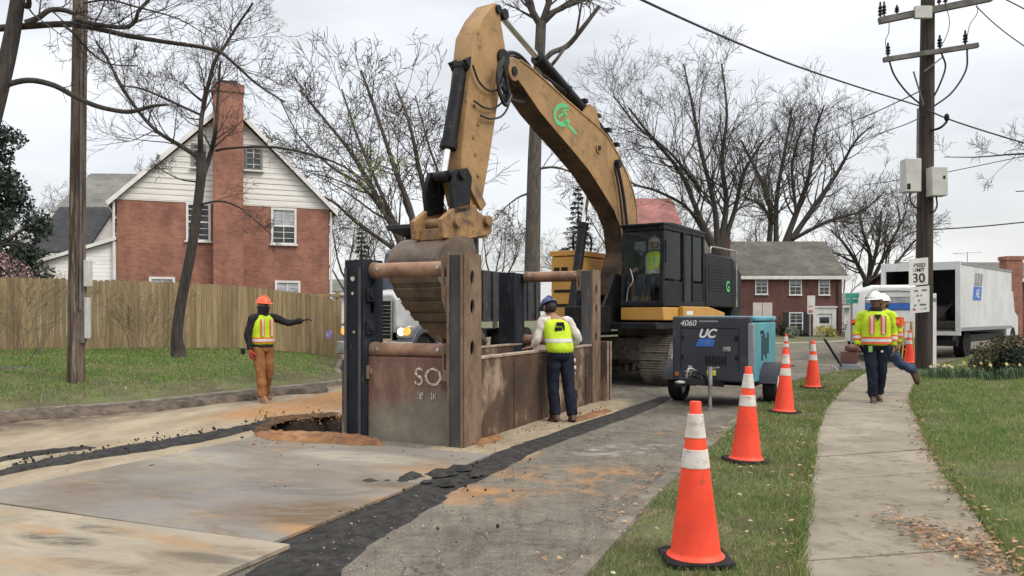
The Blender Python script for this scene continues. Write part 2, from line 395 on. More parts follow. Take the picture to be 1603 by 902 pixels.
m_ground = M('dry_turf', (.105, .115, .045), (.075, .07, .035), .6, .95, bumps=.4, bscale=8)
far = [(-900, -60), (900, -60), (900, 1500), (-900, 1500)]
struct(sheet('ground', far, [hole], -.09, m_ground))
road_outline = [(p[0], p[1]) for p in kerb_r] + [(38, 66), (17, 41.5), (10, 37.5), (4, 37), (-.5, 48), (-1, 62), (-8.5, 62), (-7.2, 32)] + [(p[0], p[1]) for p in reversed(kerb_l)]
sheet('road', road_outline, [hole], 0.0, m_road)
# pit walls and floor
m_clay = M('clay_soil', (.24, .115, .048), (.12, .06, .03), 5, .95, bumps=1, bscale=14, c3=(.32, .165, .072), s3=3, t3=(.5, .62))
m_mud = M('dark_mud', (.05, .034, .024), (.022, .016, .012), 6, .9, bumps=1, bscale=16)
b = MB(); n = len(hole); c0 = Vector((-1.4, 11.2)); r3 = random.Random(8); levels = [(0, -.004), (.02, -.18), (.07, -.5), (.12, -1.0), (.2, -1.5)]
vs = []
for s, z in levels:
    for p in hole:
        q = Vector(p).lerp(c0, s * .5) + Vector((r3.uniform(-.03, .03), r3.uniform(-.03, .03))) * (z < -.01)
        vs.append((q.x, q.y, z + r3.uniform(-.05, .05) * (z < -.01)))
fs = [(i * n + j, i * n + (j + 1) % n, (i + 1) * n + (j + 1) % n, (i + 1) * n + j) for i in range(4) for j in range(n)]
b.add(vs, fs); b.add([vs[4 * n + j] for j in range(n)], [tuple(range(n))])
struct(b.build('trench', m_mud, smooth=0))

# far pavement and lawn on the far side of the cross street
m_conc = M('concrete_walk', (.24, .215, .17), (.17, .15, .115), 2.2, .9, bumps=.35, bscale=70, c3=(.15, .135, .11), s3=5, t3=(.56, .74))
b = MB()
far_kerb = [(-7.2, 32), (-8.5, 62)]
for a_, c_ in (((4, 37), (10, 37.5)), ((10, 37.5), (17, 41.5)), ((17, 41.5), (38, 66))):
    b.add([(a_[0], a_[1], .03), (c_[0], c_[1], .03), (c_[0] - .1, c_[1] + 1.6, .03), (a_[0] - .1, a_[1] + 1.6, .03)], [(0, 1, 2, 3)])
struct(b.build('far_pavement', m_conc, smooth=0))

# ------------------------------------------------------------------ lawns, verge, kerbs, pavement
def kerb_dist(x, y):
    best = 9e9; P = kerb_l
    for a, b_ in zip(P, P[1:]):
        ax, ay = a[0], a[1]; dx, dy = b_[0] - ax, b_[1] - ay; L = dx * dx + dy * dy
        t = 0 if L == 0 else max(0, min(1, ((x - ax) * dx + (y - ay) * dy) / L))
        best = min(best, math.hypot(x - ax - t * dx, y - ay - t * dy))
    return best
def zl(x, y):
    s = kerb_dist(x, y); return .045 + .52 * (1 - math.exp(-s / 1.9)) + .02 * math.sin(x * 2.1) * math.sin(y * 1.7) * min(1, s)
m_lawn = M('lawn_soil', (.10, .11, .04), (.075, .06, .035), 2.2, .95, bumps=.7, bscale=25, c3=(.16, .12, .075), s3=2.5, t3=(.55, .68))
KL = resample(kerb_l, 90)
rows = []
offs = [0.12, .35, .6, .9, 1.3, 1.8, 2.5, 3.4, 4.6, 6.2, 8.5, 12, 18, 30, 60]
for i, p in enumerate(KL):
    d = (KL[min(i + 1, 89)] - KL[max(i - 1, 0)]).normalized(); nn = Vector((-d.y, d.x, 0))
    nn = (nn + Vector((-1.2, .5, 0))).normalized() if p.y > 16 else nn
    rows.append([p + nn * s for s in offs])
def grid(name, rows, zf, mat):
    b = MB(); m = len(rows[0]); b.add([(p.x, p.y, zf(p.x, p.y)) for r in rows for p in r], [(i * m + j, i * m + j + 1, (i + 1) * m + j + 1, (i + 1) * m + j) for i in range(len(rows) - 1) for j in range(m - 1)])
    return struct(b.build(name, mat, smooth=180))
grid('left_lawn', rows, zl, m_lawn)
m_kerb = M('kerb_concrete', (.20, .175, .14), (.11, .095, .073), 3, .9, bumps=.4, bscale=60, c3=(.10, .08, .06), s3=4, t3=(.5, .66))
def strip(name, poly, prof, mat, flip=1, n=110):
    P = resample(poly, n); b = MB(); m = len(prof); vs = []
    for i, p in enumerate(P):
        d = (P[min(i + 1, n - 1)] - P[max(i - 1, 0)]).normalized(); nn = Vector((-d.y, d.x, 0)) * flip
        for s, z in prof: vs.append(p + nn * s + Vector((0, 0, z)))
    b.add(vs, [(i * m + j, i * m + j + 1, (i + 1) * m + j + 1, (i + 1) * m + j) for i in range(n - 1) for j in range(m - 1)])
    return struct(b.build(name, mat, smooth=30))
strip('left_kerb', kerb_l, [(-.02, -.02), (0, .075), (.02, .09), (.15, .092), (.17, .05)], m_kerb)
strip('right_kerb', kerb_r, [(.02, -.02), (0, .055), (-.02, .066), (-.12, .068), (-.135, .02)], m_kerb)
m_verge = m_lawn
WL = resample(walk_l, 80); WR = resample(walk_r, 80)
KR = [p for p in kerb_r if p[1] < 21.3]; KRs = resample(KR, 80)
def zv(x, y): return .05
grid('verge', [[a.lerp(c, t) for t in (.06, .2, .4, .6, .8, 1.0)] for a, c in zip(KRs, WL)], lambda x, y: .045, m_verge)
b = MB()
m_walk = M('pavement_concrete', (.27, .238, .188), (.20, .176, .138), 1.6, .95, bumps=.6, bscale=90, c3=(.13, .112, .085), s3=7, t3=(.52, .70), isl=.12, spec=.15)
# pavement slabs with open joints
WLf = resample(walk_l, 400); WRf = resample(walk_r, 400); Ls = 0; cuts = [0]
for i in range(1, 400):
    if (WLf[i] - WLf[cuts[-1]]).length + (WRf[i] - WRf[cuts[-1]]).length > 2.36: cuts.append(i)
vs = []
for a_, c_ in zip(cuts, cuts[1:]):
    l0, l1, r0, r1 = WLf[a_].lerp(WLf[c_], .011), WLf[a_].lerp(WLf[c_], .989), WRf[a_].lerp(WRf[c_], .011), WRf[a_].lerp(WRf[c_], .989)
    z = .055 + rr.uniform(-.004, .004)
    top = [l0, r0, r1, l1]; vs = [(p.x, p.y, z) for p in top] + [(p.x, p.y, z - .08) for p in top]
    b.add(vs, [(0, 1, 2, 3), (4, 5, 1, 0), (5, 6, 2, 1), (6, 7, 3, 2), (7, 4, 0, 3)])
struct(b.build('pavement', m_walk, smooth=0, bevel=.006))
b = MB(); b.add([(p.x, p.y, .028) for p in WL] + [(p.x, p.y, .028) for p in WR], [(i, i + 1, 81 + i, 80 + i) for i in range(79)])
struct(b.build('pavement_bed', M('joint_dirt', (.07, .06, .045), None, 8, .95), smooth=0))
def wr_dist(x, y): return min(math.hypot(x - p.x, y - p.y) for p in WR)
def zr(x, y):
    s = wr_dist(x, y); return .045 + .33 * sstep(s / 4.5) * sstep((y - 2) / 9)
rows = []
for i, p in enumerate(WR):
    f = i / 79; d = Vector((1, -.05 + .62 * f ** 3, 0)).normalized()
    rows.append([p + d * s for s in (0, .15, .4, .8, 1.4, 2.2, 3.2, 4.5, 6.5, 10, 18, 40)])
RROWS = rows
grid('right_lawn', rows, zr, m_lawn)

# ------------------------------------------------------------------ grass blades
def gmat(name, cs):
    m, t, p = newmat(name); p.inputs['Roughness'].default_value = .6; p.inputs['Specular IOR Level'].default_value = .25
    col = ramp2(t, noise(t, 1.7, 6, rough=.7), [(.32, cs[0]), (.5, cs[1]), (.66, cs[2])])
    col = mix(t, mrange(t, island(t), .82, .86, 0, .8), col, cs[3])
    v = ramp2(t, noise(t, 160, 1), [(.25, (.55,) * 3), (.75, (1.45,) * 3)])
    col = mix(t, 1.0, col, v, 'MULTIPLY')
    t.links.new(col, p.inputs['Base Color'])
    tl = t.nodes.new('ShaderNodeBsdfTranslucent'); ms = t.nodes.new('ShaderNodeMixShader'); ms.inputs[0].default_value = .3; t.links.new(col, tl.inputs[0])
    t.links.new(p.outputs[0], ms.inputs[1]); t.links.new(tl.outputs[0], ms.inputs[2]); t.links.new(ms.outputs[0], t.nodes['Material Output'].inputs[0]); return m
def blades(name, pts, mat, h, wd, seed):
    """pts: n x 3 numpy; one bent blade (two quads) each"""
    g = np.random.default_rng(seed); n = len(pts); Y = np.maximum(2.5, pts[:, 1])
    a = g.uniform(0, 2 * np.pi, n); pn_ = np.sin(pts[:, 0] * 2.3 + 1.7 * np.sin(pts[:, 1] * 1.1)) * np.sin(pts[:, 1] * 1.9 + 1.3 * np.sin(pts[:, 0] * 1.7)); hh = h * g.uniform(.4, 1.25, n) * (.85 + .4 * pn_); ww = wd * g.uniform(.7, 1.3, n) * np.maximum(1, Y / 5.5) ** .8
    lean = g.uniform(.2, 1.1, n) * hh; la = g.uniform(0, 2 * np.pi, n)
    sx, sy = np.cos(a) * ww, np.sin(a) * ww; lx, ly = np.cos(la) * lean, np.sin(la) * lean
    V = np.empty((n, 5, 3), np.float32)
    V[:, 0] = pts + np.stack([-sx, -sy, 0 * sx - .006], 1); V[:, 1] = pts + np.stack([sx, sy, 0 * sx - .006], 1)
    V[:, 2] = pts + np.stack([sx * .7 + lx * .4, sy * .7 + ly * .4, hh * .6], 1); V[:, 3] = pts + np.stack([-sx * .7 + lx * .4, -sy * .7 + ly * .4, hh * .6], 1)
    V[:, 4] = pts + np.stack([lx, ly, hh], 1)
    base = np.arange(n) * 5
    loops = np.stack([base, base + 1, base + 2, base + 3, base + 3, base + 2, base + 4], 1).ravel()
    me = bpy.data.meshes.new(name); me.vertices.add(n * 5); me.vertices.foreach_set('co', V.ravel())
    me.loops.add(n * 7); me.loops.foreach_set('vertex_index', loops.astype(np.int32)); me.polygons.add(n * 2)
    st = (np.arange(n)[:, None] * 7 + np.array([0, 4])).ravel(); me.polygons.foreach_set('loop_start', st.astype(np.int32))
    me.update(calc_edges=True); me.validate(); me.materials.append(mat)
    o = bpy.data.objects.new(name, me); COL.objects.link(o); return struct(o, 'stuff')
def scatter(quads, dens, seed, keep=None):
    """uniform points in a list of plan quads, thinned with distance"""
    g = np.random.default_rng(seed); o = []
    for a, b_, c, d in quads:
        A = abs((c[0] - a[0]) * (d[1] - b_[1]) - (d[0] - b_[0]) * (c[1] - a[1])) / 2
        y = max(2.5, (a[1] + c[1]) / 2); k = g.poisson(A * dens * min(1, (5 / y)) ** 1.35)
        u = g.random(k); v = g.random(k)
        P = np.outer((1 - u) * (1 - v), a[:2]) + np.outer(u * (1 - v), b_[:2]) + np.outer(u * v, c[:2]) + np.outer((1 - u) * v, d[:2]); o.append(P)
    return np.concatenate(o)
def vis(q):
    return any(p[1] > 2.2 and abs(p[0]) < .72 * p[1] + .6 for p in q)
gm_r = gmat('grass_right', ((.085, .17, .038), (.13, .215, .05), (.24, .27, .095), (.42, .35, .18)))
gm_v = gmat('grass_verge', ((.075, .135, .032), (.115, .18, .045), (.20, .215, .08), (.38, .31, .16)))
gm_l = gmat('grass_left', ((.095, .18, .042), (.145, .24, .058), (.23, .25, .09), (.38, .31, .16)))
qs = []
for r0, r1 in zip(RROWS, RROWS[1:]):
    for j in range(8):
        q = (r0[j], r0[j + 1], r1[j + 1], r1[j])
        if vis(q): qs.append(q)
P = scatter(qs, 5200, 1); g = np.random.default_rng(25)
wear = np.sin(P[:, 0] * 2.1 + 1.9 * np.sin(P[:, 1])) * np.sin(P[:, 1] * 1.7 - P[:, 0] * .9) + g.normal(0, .35, len(P)); P = P[wear > -.95]
Z = np.array([zr(x, y) for x, y in P]); blades('grass', np.column_stack([P, Z]), gm_r, .05, .0022, 1)
qs = [(a.lerp(c, .06), a.lerp(c, 1.02), a2.lerp(c2, 1.02), a2.lerp(c2, .06)) for a, c, a2, c2 in zip(KRs, WL, KRs[1:], WL[1:])]
P = scatter([q for q in qs if vis(q)], 5200, 2); g = np.random.default_rng(5)
wear = np.sin(P[:, 0] * 3.1 + P[:, 1]) * np.sin(P[:, 1] * 2.3 - P[:, 0] * 1.3) + g.normal(0, .5, len(P)); P = P[wear > -.75]
blades('grass', np.column_stack([P, np.full(len(P), .045)]), gm_v, .042, .0022, 2)
pts = []; g = np.random.default_rng(15)
for L_, sg in ((WR, -1), (WL, 1)):
    for i in range(79):
        a, c = L_[i], L_[i + 1]; k = int((c - a).length * 330 * min(1, (5 / max(2.5, a.y)) ** 1.1))
        for _ in range(k): f = g.random(); s = g.normal(0, .028) + .012; pts.append((a.x + (c.x - a.x) * f - sg * s, a.y + (c.y - a.y) * f, .05))
blades('grass', np.array(pts), gm_v, .075, .0028, 16)
qs = []
for i in range(88):
    for j in range(11):
        r0 = [KL[i + k] + (KL[min(i + k + 1, 89)] - KL[max(i + k - 1, 0)]).normalized().cross(Vector((0, 0, -1))) * 1 for k in (0, 1)]
        ds = [(KL[min(i + k + 1, 89)] - KL[max(i + k - 1, 0)]).normalized() for k in (0, 1)]
        nn = [Vector((-d.y, d.x, 0)) for d in ds]
        nn = [(v + Vector((-1.2, .5, 0))).normalized() if KL[i + k].y > 16 else v for k, v in enumerate(nn)]
        q = (KL[i] + nn[0] * offs[j], KL[i] + nn[0] * offs[j + 1], KL[i + 1] + nn[1] * offs[j + 1], KL[i + 1] + nn[1] * offs[j])
        if vis(q): qs.append(q)
P = scatter(qs, 3600, 3)
kd = np.array([kerb_dist(x, y) for x, y in P]); g = np.random.default_rng(6)
P = P[g.random(len(P)) < np.clip((kd - .25) / .9, .06, 1)]
Z = np.array([zl(x, y) for x, y in P]); blades('grass', np.column_stack([P, Z]), gm_l, .06, .0032, 3)

# ------------------------------------------------------------------ road plates, cold-patch asphalt, spoil
def plate_material(name, c1, c2, c3, swirl, c4, stains=()):
    m, t, p = newmat(name); p.inputs['Roughness'].default_value = .8; p.inputs['Specular IOR Level'].default_value = .15
    col = ramp2(t, noise(t, .9, 9, (1, 1.6, 1), .65, dist=.5), [(.42, c2), (.56, c1)])
    col = mix(t, mrange(t, noise(t, .55, 6, (1, 1.2, 1), .6, dist=.3), .46, .58, 0, .8), col, c4)
    w_ = noise(t, 1.9, 10, (.62, 1.7, 1), .74, dist=.5)
    col = mix(t, mrange(t, w_, .52, .66, 0, .75), col, c3)
    col = mix(t, mrange(t, noise(t, 1.7, 10, (.6, 1.8, 1), .78, dist=.8), .545, .66, 0, swirl), col, (.31, .20, .10))
    col = mix(t, mrange(t, noise(t, 6, 9, (.5, 2, 1), .8), .56, .70, 0, .55), col, tuple(x * .55 for x in c2))
    col = mix(t, mrange(t, noise(t, 55, 3), .66, .72, 0, .5), col, (.08, .07, .06))
    for px, py, rx, ry, cc_, k in stains:
        q = G(px, py); n_ = mrange(t, noise(t, 4.5, 10, (.7, 2.2, 1), .78, 'Position', .5), .36, .54)
        col = mix(t, mmul(t, mrange(t, spot(t, (q.x, q.y), (rx, ry), UA, True), .03, .5, 0, k), n_), col, cc_)
    t.links.new(col, p.inputs['Base Color']); bump(t, p, noise(t, 30, 5), .25, .012); return m
BRN, ORG, DRK, PAL = (.125, .085, .05), (.30, .18, .085), (.085, .074, .058), (.36, .32, .25)
ST2 = [(520, 815, 1.1, .55, BRN, .95), (600, 800, .5, .3, BRN, .8), (455, 770, .8, .3, DRK, .5), (700, 745, .9, .35, ORG, .55), (480, 838, .45, .16, ORG, .9), (640, 790, .5, .2, ORG, .7), (655, 818, .3, .14, ORG, .9), (230, 770, .9, .4, DRK, .3), (120, 770, .5, .3, BRN, .5), (560, 720, 1.0, .35, PAL, .6), (300, 720, .9, .4, PAL, .45), (620, 765, .6, .2, DRK, .55)]
ST1 = [(90, 853, .45, .14, DRK, .9), (165, 838, .4, .1, DRK, .7), (60, 838, .35, .1, ORG, .7), (330, 885, .5, .12, DRK, .7), (285, 860, .4, .1, ORG, .6), (150, 895, .6, .12, BRN, .55), (230, 845, .5, .1, ORG, .5), (380, 872, .3, .1, BRN, .5), (40, 890, .5, .15, ORG, .4)]
m_pl1 = plate_material('dusty_plate', (.305, .262, .196), (.235, .20, .148), (.16, .14, .108), .5, (.285, .255, .205), ST1)
m_pl2 = plate_material('grey_plate', (.215, .192, .160), (.165, .143, .118), (.125, .098, .068), .7, (.178, .166, .158), ST2)
def flat_plate(name, cs, z0, z1, mat, label):
    o = thing(name, label, 'road plate', (sum(c[0] for c in cs) / 4, sum(c[1] for c in cs) / 4, 0), UA)
    b = MB(); b.prism(cs, lambda p, z: (p[0], p[1], z), z0, z1); b.build('plate', mat, o, True, bevel=.004)
    b = MB()
    for i in (0, 2):
        c = Vector(cs[i]).lerp(Vector(cs[(i + 1) % 4]), .5).lerp(Vector(cs[(i + 2) % 4]), .1 if i == 0 else 0.1)
        c = Vector((c.x, c.y))
        b.cyl((c.x, c.y, z1 - .002), (c.x, c.y, z1 + .0015), .028, 14)
    b.build('lifting_hole', m_dark, o, True); return o
flat_plate('road_plate', [(-1.50, 5.00), (-.22, 8.13), (-2.95, 9.42), (-4.28, 6.22)], .0045, .03, m_pl2, 'brown and grey steel plate reaching up to the front of the trench box')
flat_plate('road_plate', [(-1.37, 4.93), (-2.45, 2.2), (-5.4, 3.5), (-4.3, 6.17)], .0045, .035, m_pl1, 'pale sand-dusted steel plate nearest the viewer, its corner on the black patch')
m_lane = plate_material('dusty_slab', (.44, .385, .30), (.33, .275, .20), (.24, .19, .135), .6, (.4, .35, .27))

m_clay2 = M('brown_soil', (.12, .07, .04), (.055, .036, .024), 7, .95, bumps=1, bscale=18, spec=.1)
def ragged(px, amp, sub, seed):
    pts = [(G(*p).x, G(*p).y) for p in px]; return rough_loop(pts, amp, sub, seed)
def mound(name, outline, h, mat, seed, kind='structure', sub=.07, z0=.0, edge=.05):
    """a low ragged layer laid on the road: thick in the middle, thin at its edge"""
    r = random.Random(seed); xs = [p[0] for p in outline]; ys = [p[1] for p in outline]; pts = list(outline)
    def dedge(x, y):
        return min(math.hypot(x - a[0] - max(0, min(1, ((x - a[0]) * (c[0] - a[0]) + (y - a[1]) * (c[1] - a[1])) / max(1e-9, (c[0] - a[0]) ** 2 + (c[1] - a[1]) ** 2))) * (c[0] - a[0]), y - a[1] - max(0, min(1, ((x - a[0]) * (c[0] - a[0]) + (y - a[1]) * (c[1] - a[1])) / max(1e-9, (c[0] - a[0]) ** 2 + (c[1] - a[1]) ** 2))) * (c[1] - a[1])) for a, c in zip(outline, outline[1:] + outline[:1]))
    v, f = cdt(outline, [])
    # refine: add inner points
    inner = []; x = min(xs)
    def inside(p):
        c = False; n = len(outline)
        for i in range(n):
            (x0, y0), (x1, y1) = outline[i], outline[i - 1]
            if (y0 > p[1]) != (y1 > p[1]) and p[0] < (x1 - x0) * (p[1] - y0) / (y1 - y0) + x0: c = not c
        return c
    nx = int((max(xs) - min(xs)) / sub) + 1; ny = int((max(ys) - min(ys)) / sub) + 1
    for i in range(nx):
        for j in range(ny):
            p = (min(xs) + (i + r.random()) * sub, min(ys) + (j + r.random()) * sub)
            if inside(p) and dedge(*p) > sub * .35: inner.append(p)
    P_ = [Vector(p) for p in outline] + [Vector(p) for p in inner]; n = len(outline)
    vv, _, ff, *_ = delaunay_2d_cdt(P_, [(i, (i + 1) % n) for i in range(n)], [], 1, 1e-6)
    b = MB(); vs = []
    for q in vv:
        d = dedge(q.x, q.y); vs.append((q.x, q.y, z0 + .002 + h * sstep(d / edge) * r.uniform(.55, 1.0)))
    b.add(vs, [tuple(x) for x in ff]); return struct(b.build(name, mat, smooth=180), kind)
mound('asphalt_patch', ragged([(340, 925), (450, 862), (440, 850), (545, 806), (640, 766), (632, 756), (690, 738), (750, 720), (795, 702), (830, 690), (930, 656), (1035, 621), (1055, 622), (1030, 637), (940, 670), (850, 702), (790, 735), (740, 757), (705, 770), (690, 788), (640, 818), (600, 840), (560, 868), (505, 930)], .022, 5, 11), .022, m_asphalt_new, 1, edge=.09)
mound('asphalt_patch', ragged([(-500, 842), (0, 737), (120, 712), (200, 699), (300, 683), (400, 663), (432, 655), (445, 658), (420, 668), (330, 690), (230, 707), (130, 722), (0, 745), (-80, 766), (-500, 870)], .035, 5, 12), .035, m_asphalt_new, 2, edge=.05)
mound('asphalt_patch', ragged([(-60, 728), (0, 716), (70, 704), (140, 699), (150, 702), (80, 711), (0, 723), (-60, 737)], .02, 5, 13), .02, m_asphalt_new, 3, edge=.04)
mound('spoil_heap', ragged([(395, 684), (440, 682), (520, 686), (560, 689), (596, 696), (600, 702), (560, 701), (480, 697), (420, 693)], .02, 5, 14), .06, m_clay, 4, 'stuff', z0=.03, sub=.05)
mound('spoil_heap', ragged([(392, 672), (418, 655), (470, 650), (530, 647), (528, 652), (470, 655), (430, 664), (405, 688)], .03, 5, 15), .03, m_clay2, 5, 'stuff', sub=.05)
mound('spoil_heap', ragged([(738, 697), (750, 690), (775, 684), (790, 683), (780, 690), (755, 697)], .03, 4, 16), .05, m_clay, 6, 'stuff', sub=.05)
mound('spoil_heap', ragged([(895, 655), (925, 646), (950, 640), (957, 644), (930, 655), (905, 661)], .03, 4, 17), .03, m_clay, 6, 'stuff', sub=.06)
for k_, (px_, py_, w_, h_) in enumerate(((580, 758, 12, 3), (645, 752, 20, 5), (632, 757, 12, 3), (690, 748, 26, 5), (722, 740, 22, 4), (668, 760, 10, 3), (745, 748, 14, 4), (700, 764, 16, 4))):
    mound('asphalt_lump', ragged([(px_ - w_, py_), (px_ - w_ * .4, py_ - h_), (px_ + w_ * .6, py_ - h_ * .8), (px_ + w_, py_), (px_ + w_ * .3, py_ + h_ * .8), (px_ - w_ * .5, py_ + h_)], .02, 3, 60 + k_), .045, m_asphalt_new, 60 + k_, 'stuff', z0=.03, sub=.05, edge=.05)
mound('mud_strip', [(p[0] - .22 + rr.uniform(-.12, .1), p[1] + .14 + rr.uniform(-.06, .06)) for p in resample(kerb_l, 120)[30:50]] + [(p[0] + .1 + rr.uniform(-.1, .1), p[1] - .05) for p in resample(kerb_l, 120)[50:68]] + [(p[0] + .62 + rr.uniform(-.2, .2), p[1] - .40 + rr.uniform(-.1, .1)) for p in reversed(resample(kerb_l, 120)[30:68])], .105, M('kerb_mud', (.13, .10, .075), (.05, .038, .028), 6, .95, bumps=1, bscale=20), 7, 'stuff', sub=.09)
def clods(name, n, area, mat, smin, smax, seed):
    r = random.Random(seed); b = MB()
    for _ in range(n):
        px, py = area(r); p = G(px, py); s = r.uniform(smin, smax) * (r.random() ** 1.5 + .3)
        M4 = Matrix.Rotation(r.uniform(0, 3), 3, Vector((r.random(), r.random(), 1)))
        b.ell((p.x, p.y, .02 + s * .35), (s * r.uniform(.6, 1.2), s * r.uniform(.6, 1.2), s * .6), 6, 4, M4)
    return struct(b.build(name, mat, smooth=0), 'stuff')
clods('asphalt_crumbs', 150, lambda r: (r.gauss(0, 12) + (t := r.random()) * 0 + 640 + r.uniform(0, 190) if r.random() < .6 else r.uniform(380, 640), r.uniform(715, 775) if r.random() < .7 else r.uniform(690, 850)), m_asphalt_new, .004, .017, 21)
clods('clay_crumbs', 420, lambda r: (r.uniform(395, 600), r.gauss(696, 4)) if r.random() < .6 else (r.uniform(400, 540), r.gauss(655, 6)), m_clay, .006, .026, 22)
clods('clay_crumbs', 90, lambda r: (lambda t: (705 + 245 * t + r.gauss(0, 8), 706 - 70 * t + r.uniform(-2, 8)))(r.random()), m_clay, .006, .022, 23)
clods('mud_crumbs', 220, lambda r: (lambda x: (x, 728 - .165 * x + r.gauss(4, 6)))(r.uniform(-10, 440)), m_asphalt_new, .006, .024, 24)
m_stone = M('pale_gravel', (.30, .27, .225), (.16, .145, .12), 30, .9, spec=.1, isl=.4)
clods('gravel', 900, lambda r: (lambda a: (a[0], a[1]))((r.uniform(480, 1060), r.uniform(640, 900))) , m_stone, .003, .010, 26)
clods('gravel', 260, lambda r: (r.uniform(0, 780), r.uniform(690, 900)), m_asphalt_new, .003, .009, 27)
# leaf litter: drifts along the pavement edge and kerb, scraps on the grass
m_leaf = M('dead_leaf', (.34, .21, .11), (.17, .09, .05), 6, .8, isl=.45)
m_petal = M('pale_scrap', (.42, .38, .30), (.28, .24, .17), 6, .8, isl=.2)
def litter(name, pts, size, mat, seed):
    r = random.Random(seed); b = MB()
    for x, y, z in pts:
        a = r.uniform(0, 6.3); s = size * r.uniform(.5, 1.3); tl = r.uniform(-.5, .5); c, sn = math.cos(a), math.sin(a); wv = r.uniform(.3, .55)
        q = [(-s, 0, 0), (0, -s * wv, s * tl * .4), (s, 0, s * tl), (0, s * wv, s * .3)]
        b.add([(x + u * c - v * sn, y + u * sn + v * c, z + w_ + .012) for u, v, w_ in q], [(0, 1, 2, 3)])
    return struct(b.build(name, mat, smooth=0, recalc=False), 'stuff')
pts = []
for _ in range(900):
    t = rr.random() ** 1.0; i = int(8 + 40 * t); p = WR[i]; s = abs(rr.gauss(0, .09)) + (0.0); s = -s if rr.random() < .6 else s * .6; pts.append((p.x + s, p.y + rr.uniform(-.1, .1), .06))
for _ in range(560): pts.append((rr.gauss(2.66, .14), rr.gauss(4.85, .38), .06 + rr.random() * .03))
for _ in range(700):
    p = KRs[rr.randrange(8, 60)]; pts.append((p.x + rr.gauss(.0, .06), p.y + rr.uniform(-.15, .15), .07 if rr.random() < .6 else .01))
for _ in range(200):
    p = WL[rr.randrange(10, 60)]; pts.append((p.x + rr.gauss(-.05, .08), p.y + rr.uniform(-.15, .15), .065))
litter('fallen_leaves', pts, .022, m_leaf, 31)
pts = []
for _ in range(170):
    i = rr.randrange(12, 70); p = KRs[i].lerp(WL[i], rr.random()); pts.append((p.x, p.y, .07))
for _ in range(500):
    x = rr.uniform(-14, -4); y = rr.uniform(11.5, 24)
    if kerb_dist(x, y) > .15 and (x > -.75 * y) and x < -3.4 - .0 * y and not (x > kerb_l[0][0] and x > -7.2 and y < 11): pts.append((x, y, zl(x, y) + .03))
def onlawn(x, y):
    k = min(kerb_l, key=lambda p: math.hypot(p[0] - x, p[1] - y)); return x < k[0] - .1 or y > k[1] + .2
pts = [p for p in pts if p[0] > 0 or onlawn(p[0], p[1])]
litter('fallen_leaves', pts, .02, m_petal, 32)
# ------------------------------------------------------------------ trench box
m_rust = M('rusty_panel', (.115, .072, .050), (.052, .036, .029), 1.6, .85, bumps=.5, bscale=25, stretch=(1, 1, .75), lo=.38, hi=.62, c3=(.31, .24, .165), s3=1.5, t3=(.54, .66), spec=.15)
m_rustlight = M('rusty_flange', (.205, .145, .10), (.135, .09, .064), 5, .85, bumps=.4, bscale=40, stretch=(1, 1, .5), lo=.40, hi=.60, c3=(.085, .06, .048), s3=9, t3=(.56, .70), spec=.15)
m_rusttop = M('worn_edge', (.36, .29, .23), (.22, .15, .11), 6, .75)
m_navy = M('scuffed_dark_paint', (.026, .030, .040), (.012, .014, .018), 3, .7, bumps=.3, c3=(.13, .10, .08), s3=14, t3=(.60, .68), stretch=(1, 1, .35), spec=.15)
m_post = M('worn_dark_post', (.095, .094, .095), (.05, .05, .053), 2.5, .75, bumps=.3, c3=(.17, .12, .085), s3=9, t3=(.56, .66), stretch=(1, 1, .3), spec=.15)
m_pipe = M('rusty_pipe', (.30, .175, .115), (.17, .095, .062), 3.5, .7, bumps=.25, bscale=30, c3=(.13, .075, .055), s3=4, t3=(.56, .7))
m_chalk = M('chalk_paint', (.55, .50, .43), (.24, .18, .13), 22, .95, lo=.44, hi=.54)
def sheet_mat():
    m, t, p = newmat('rust_over_cement'); p.inputs['Roughness'].default_value = .85
    cc = t.nodes.new('ShaderNodeTexCoord'); s = t.nodes.new('ShaderNodeSeparateXYZ'); t.links.new(cc.outputs['Object'], s.inputs[0])
    rust = ramp2(t, noise(t, 2.4, 8, (1.5, 1.5, .6), .7), [(.32, (.085, .048, .038)), (.55, (.17, .09, .065)), (.72, (.27, .19, .13))])
    cem = ramp2(t, noise(t, 2.6, 9, rough=.7), [(.32, (.12, .105, .08)), (.66, (.235, .21, .16))])
    f = mrange(t, mmul(t, s.outputs[2], mmul(t, noise(t, 2.2, 7, (1, 1, .5), .7), .9), 'ADD'), .80, 1.05, 1, 0)
    t.links.new(mix(t, f, rust, cem), p.inputs['Base Color']); bump(t, p, noise(t, 18, 6), .4, .02); return m
m_front = sheet_mat()
tbx = thing('trench_box', 'rusty steel trench shield with tall drilled corner posts and pipe spreaders', 'trench shield', tuple(TB), math.atan2(-.40, .917))
XZ = lambda y: None
def side(p, x): return (x, p[0], p[1])                 # outline in (along, up)
def front(p, y): return (p[0], y, p[1])                # outline in (across, up)
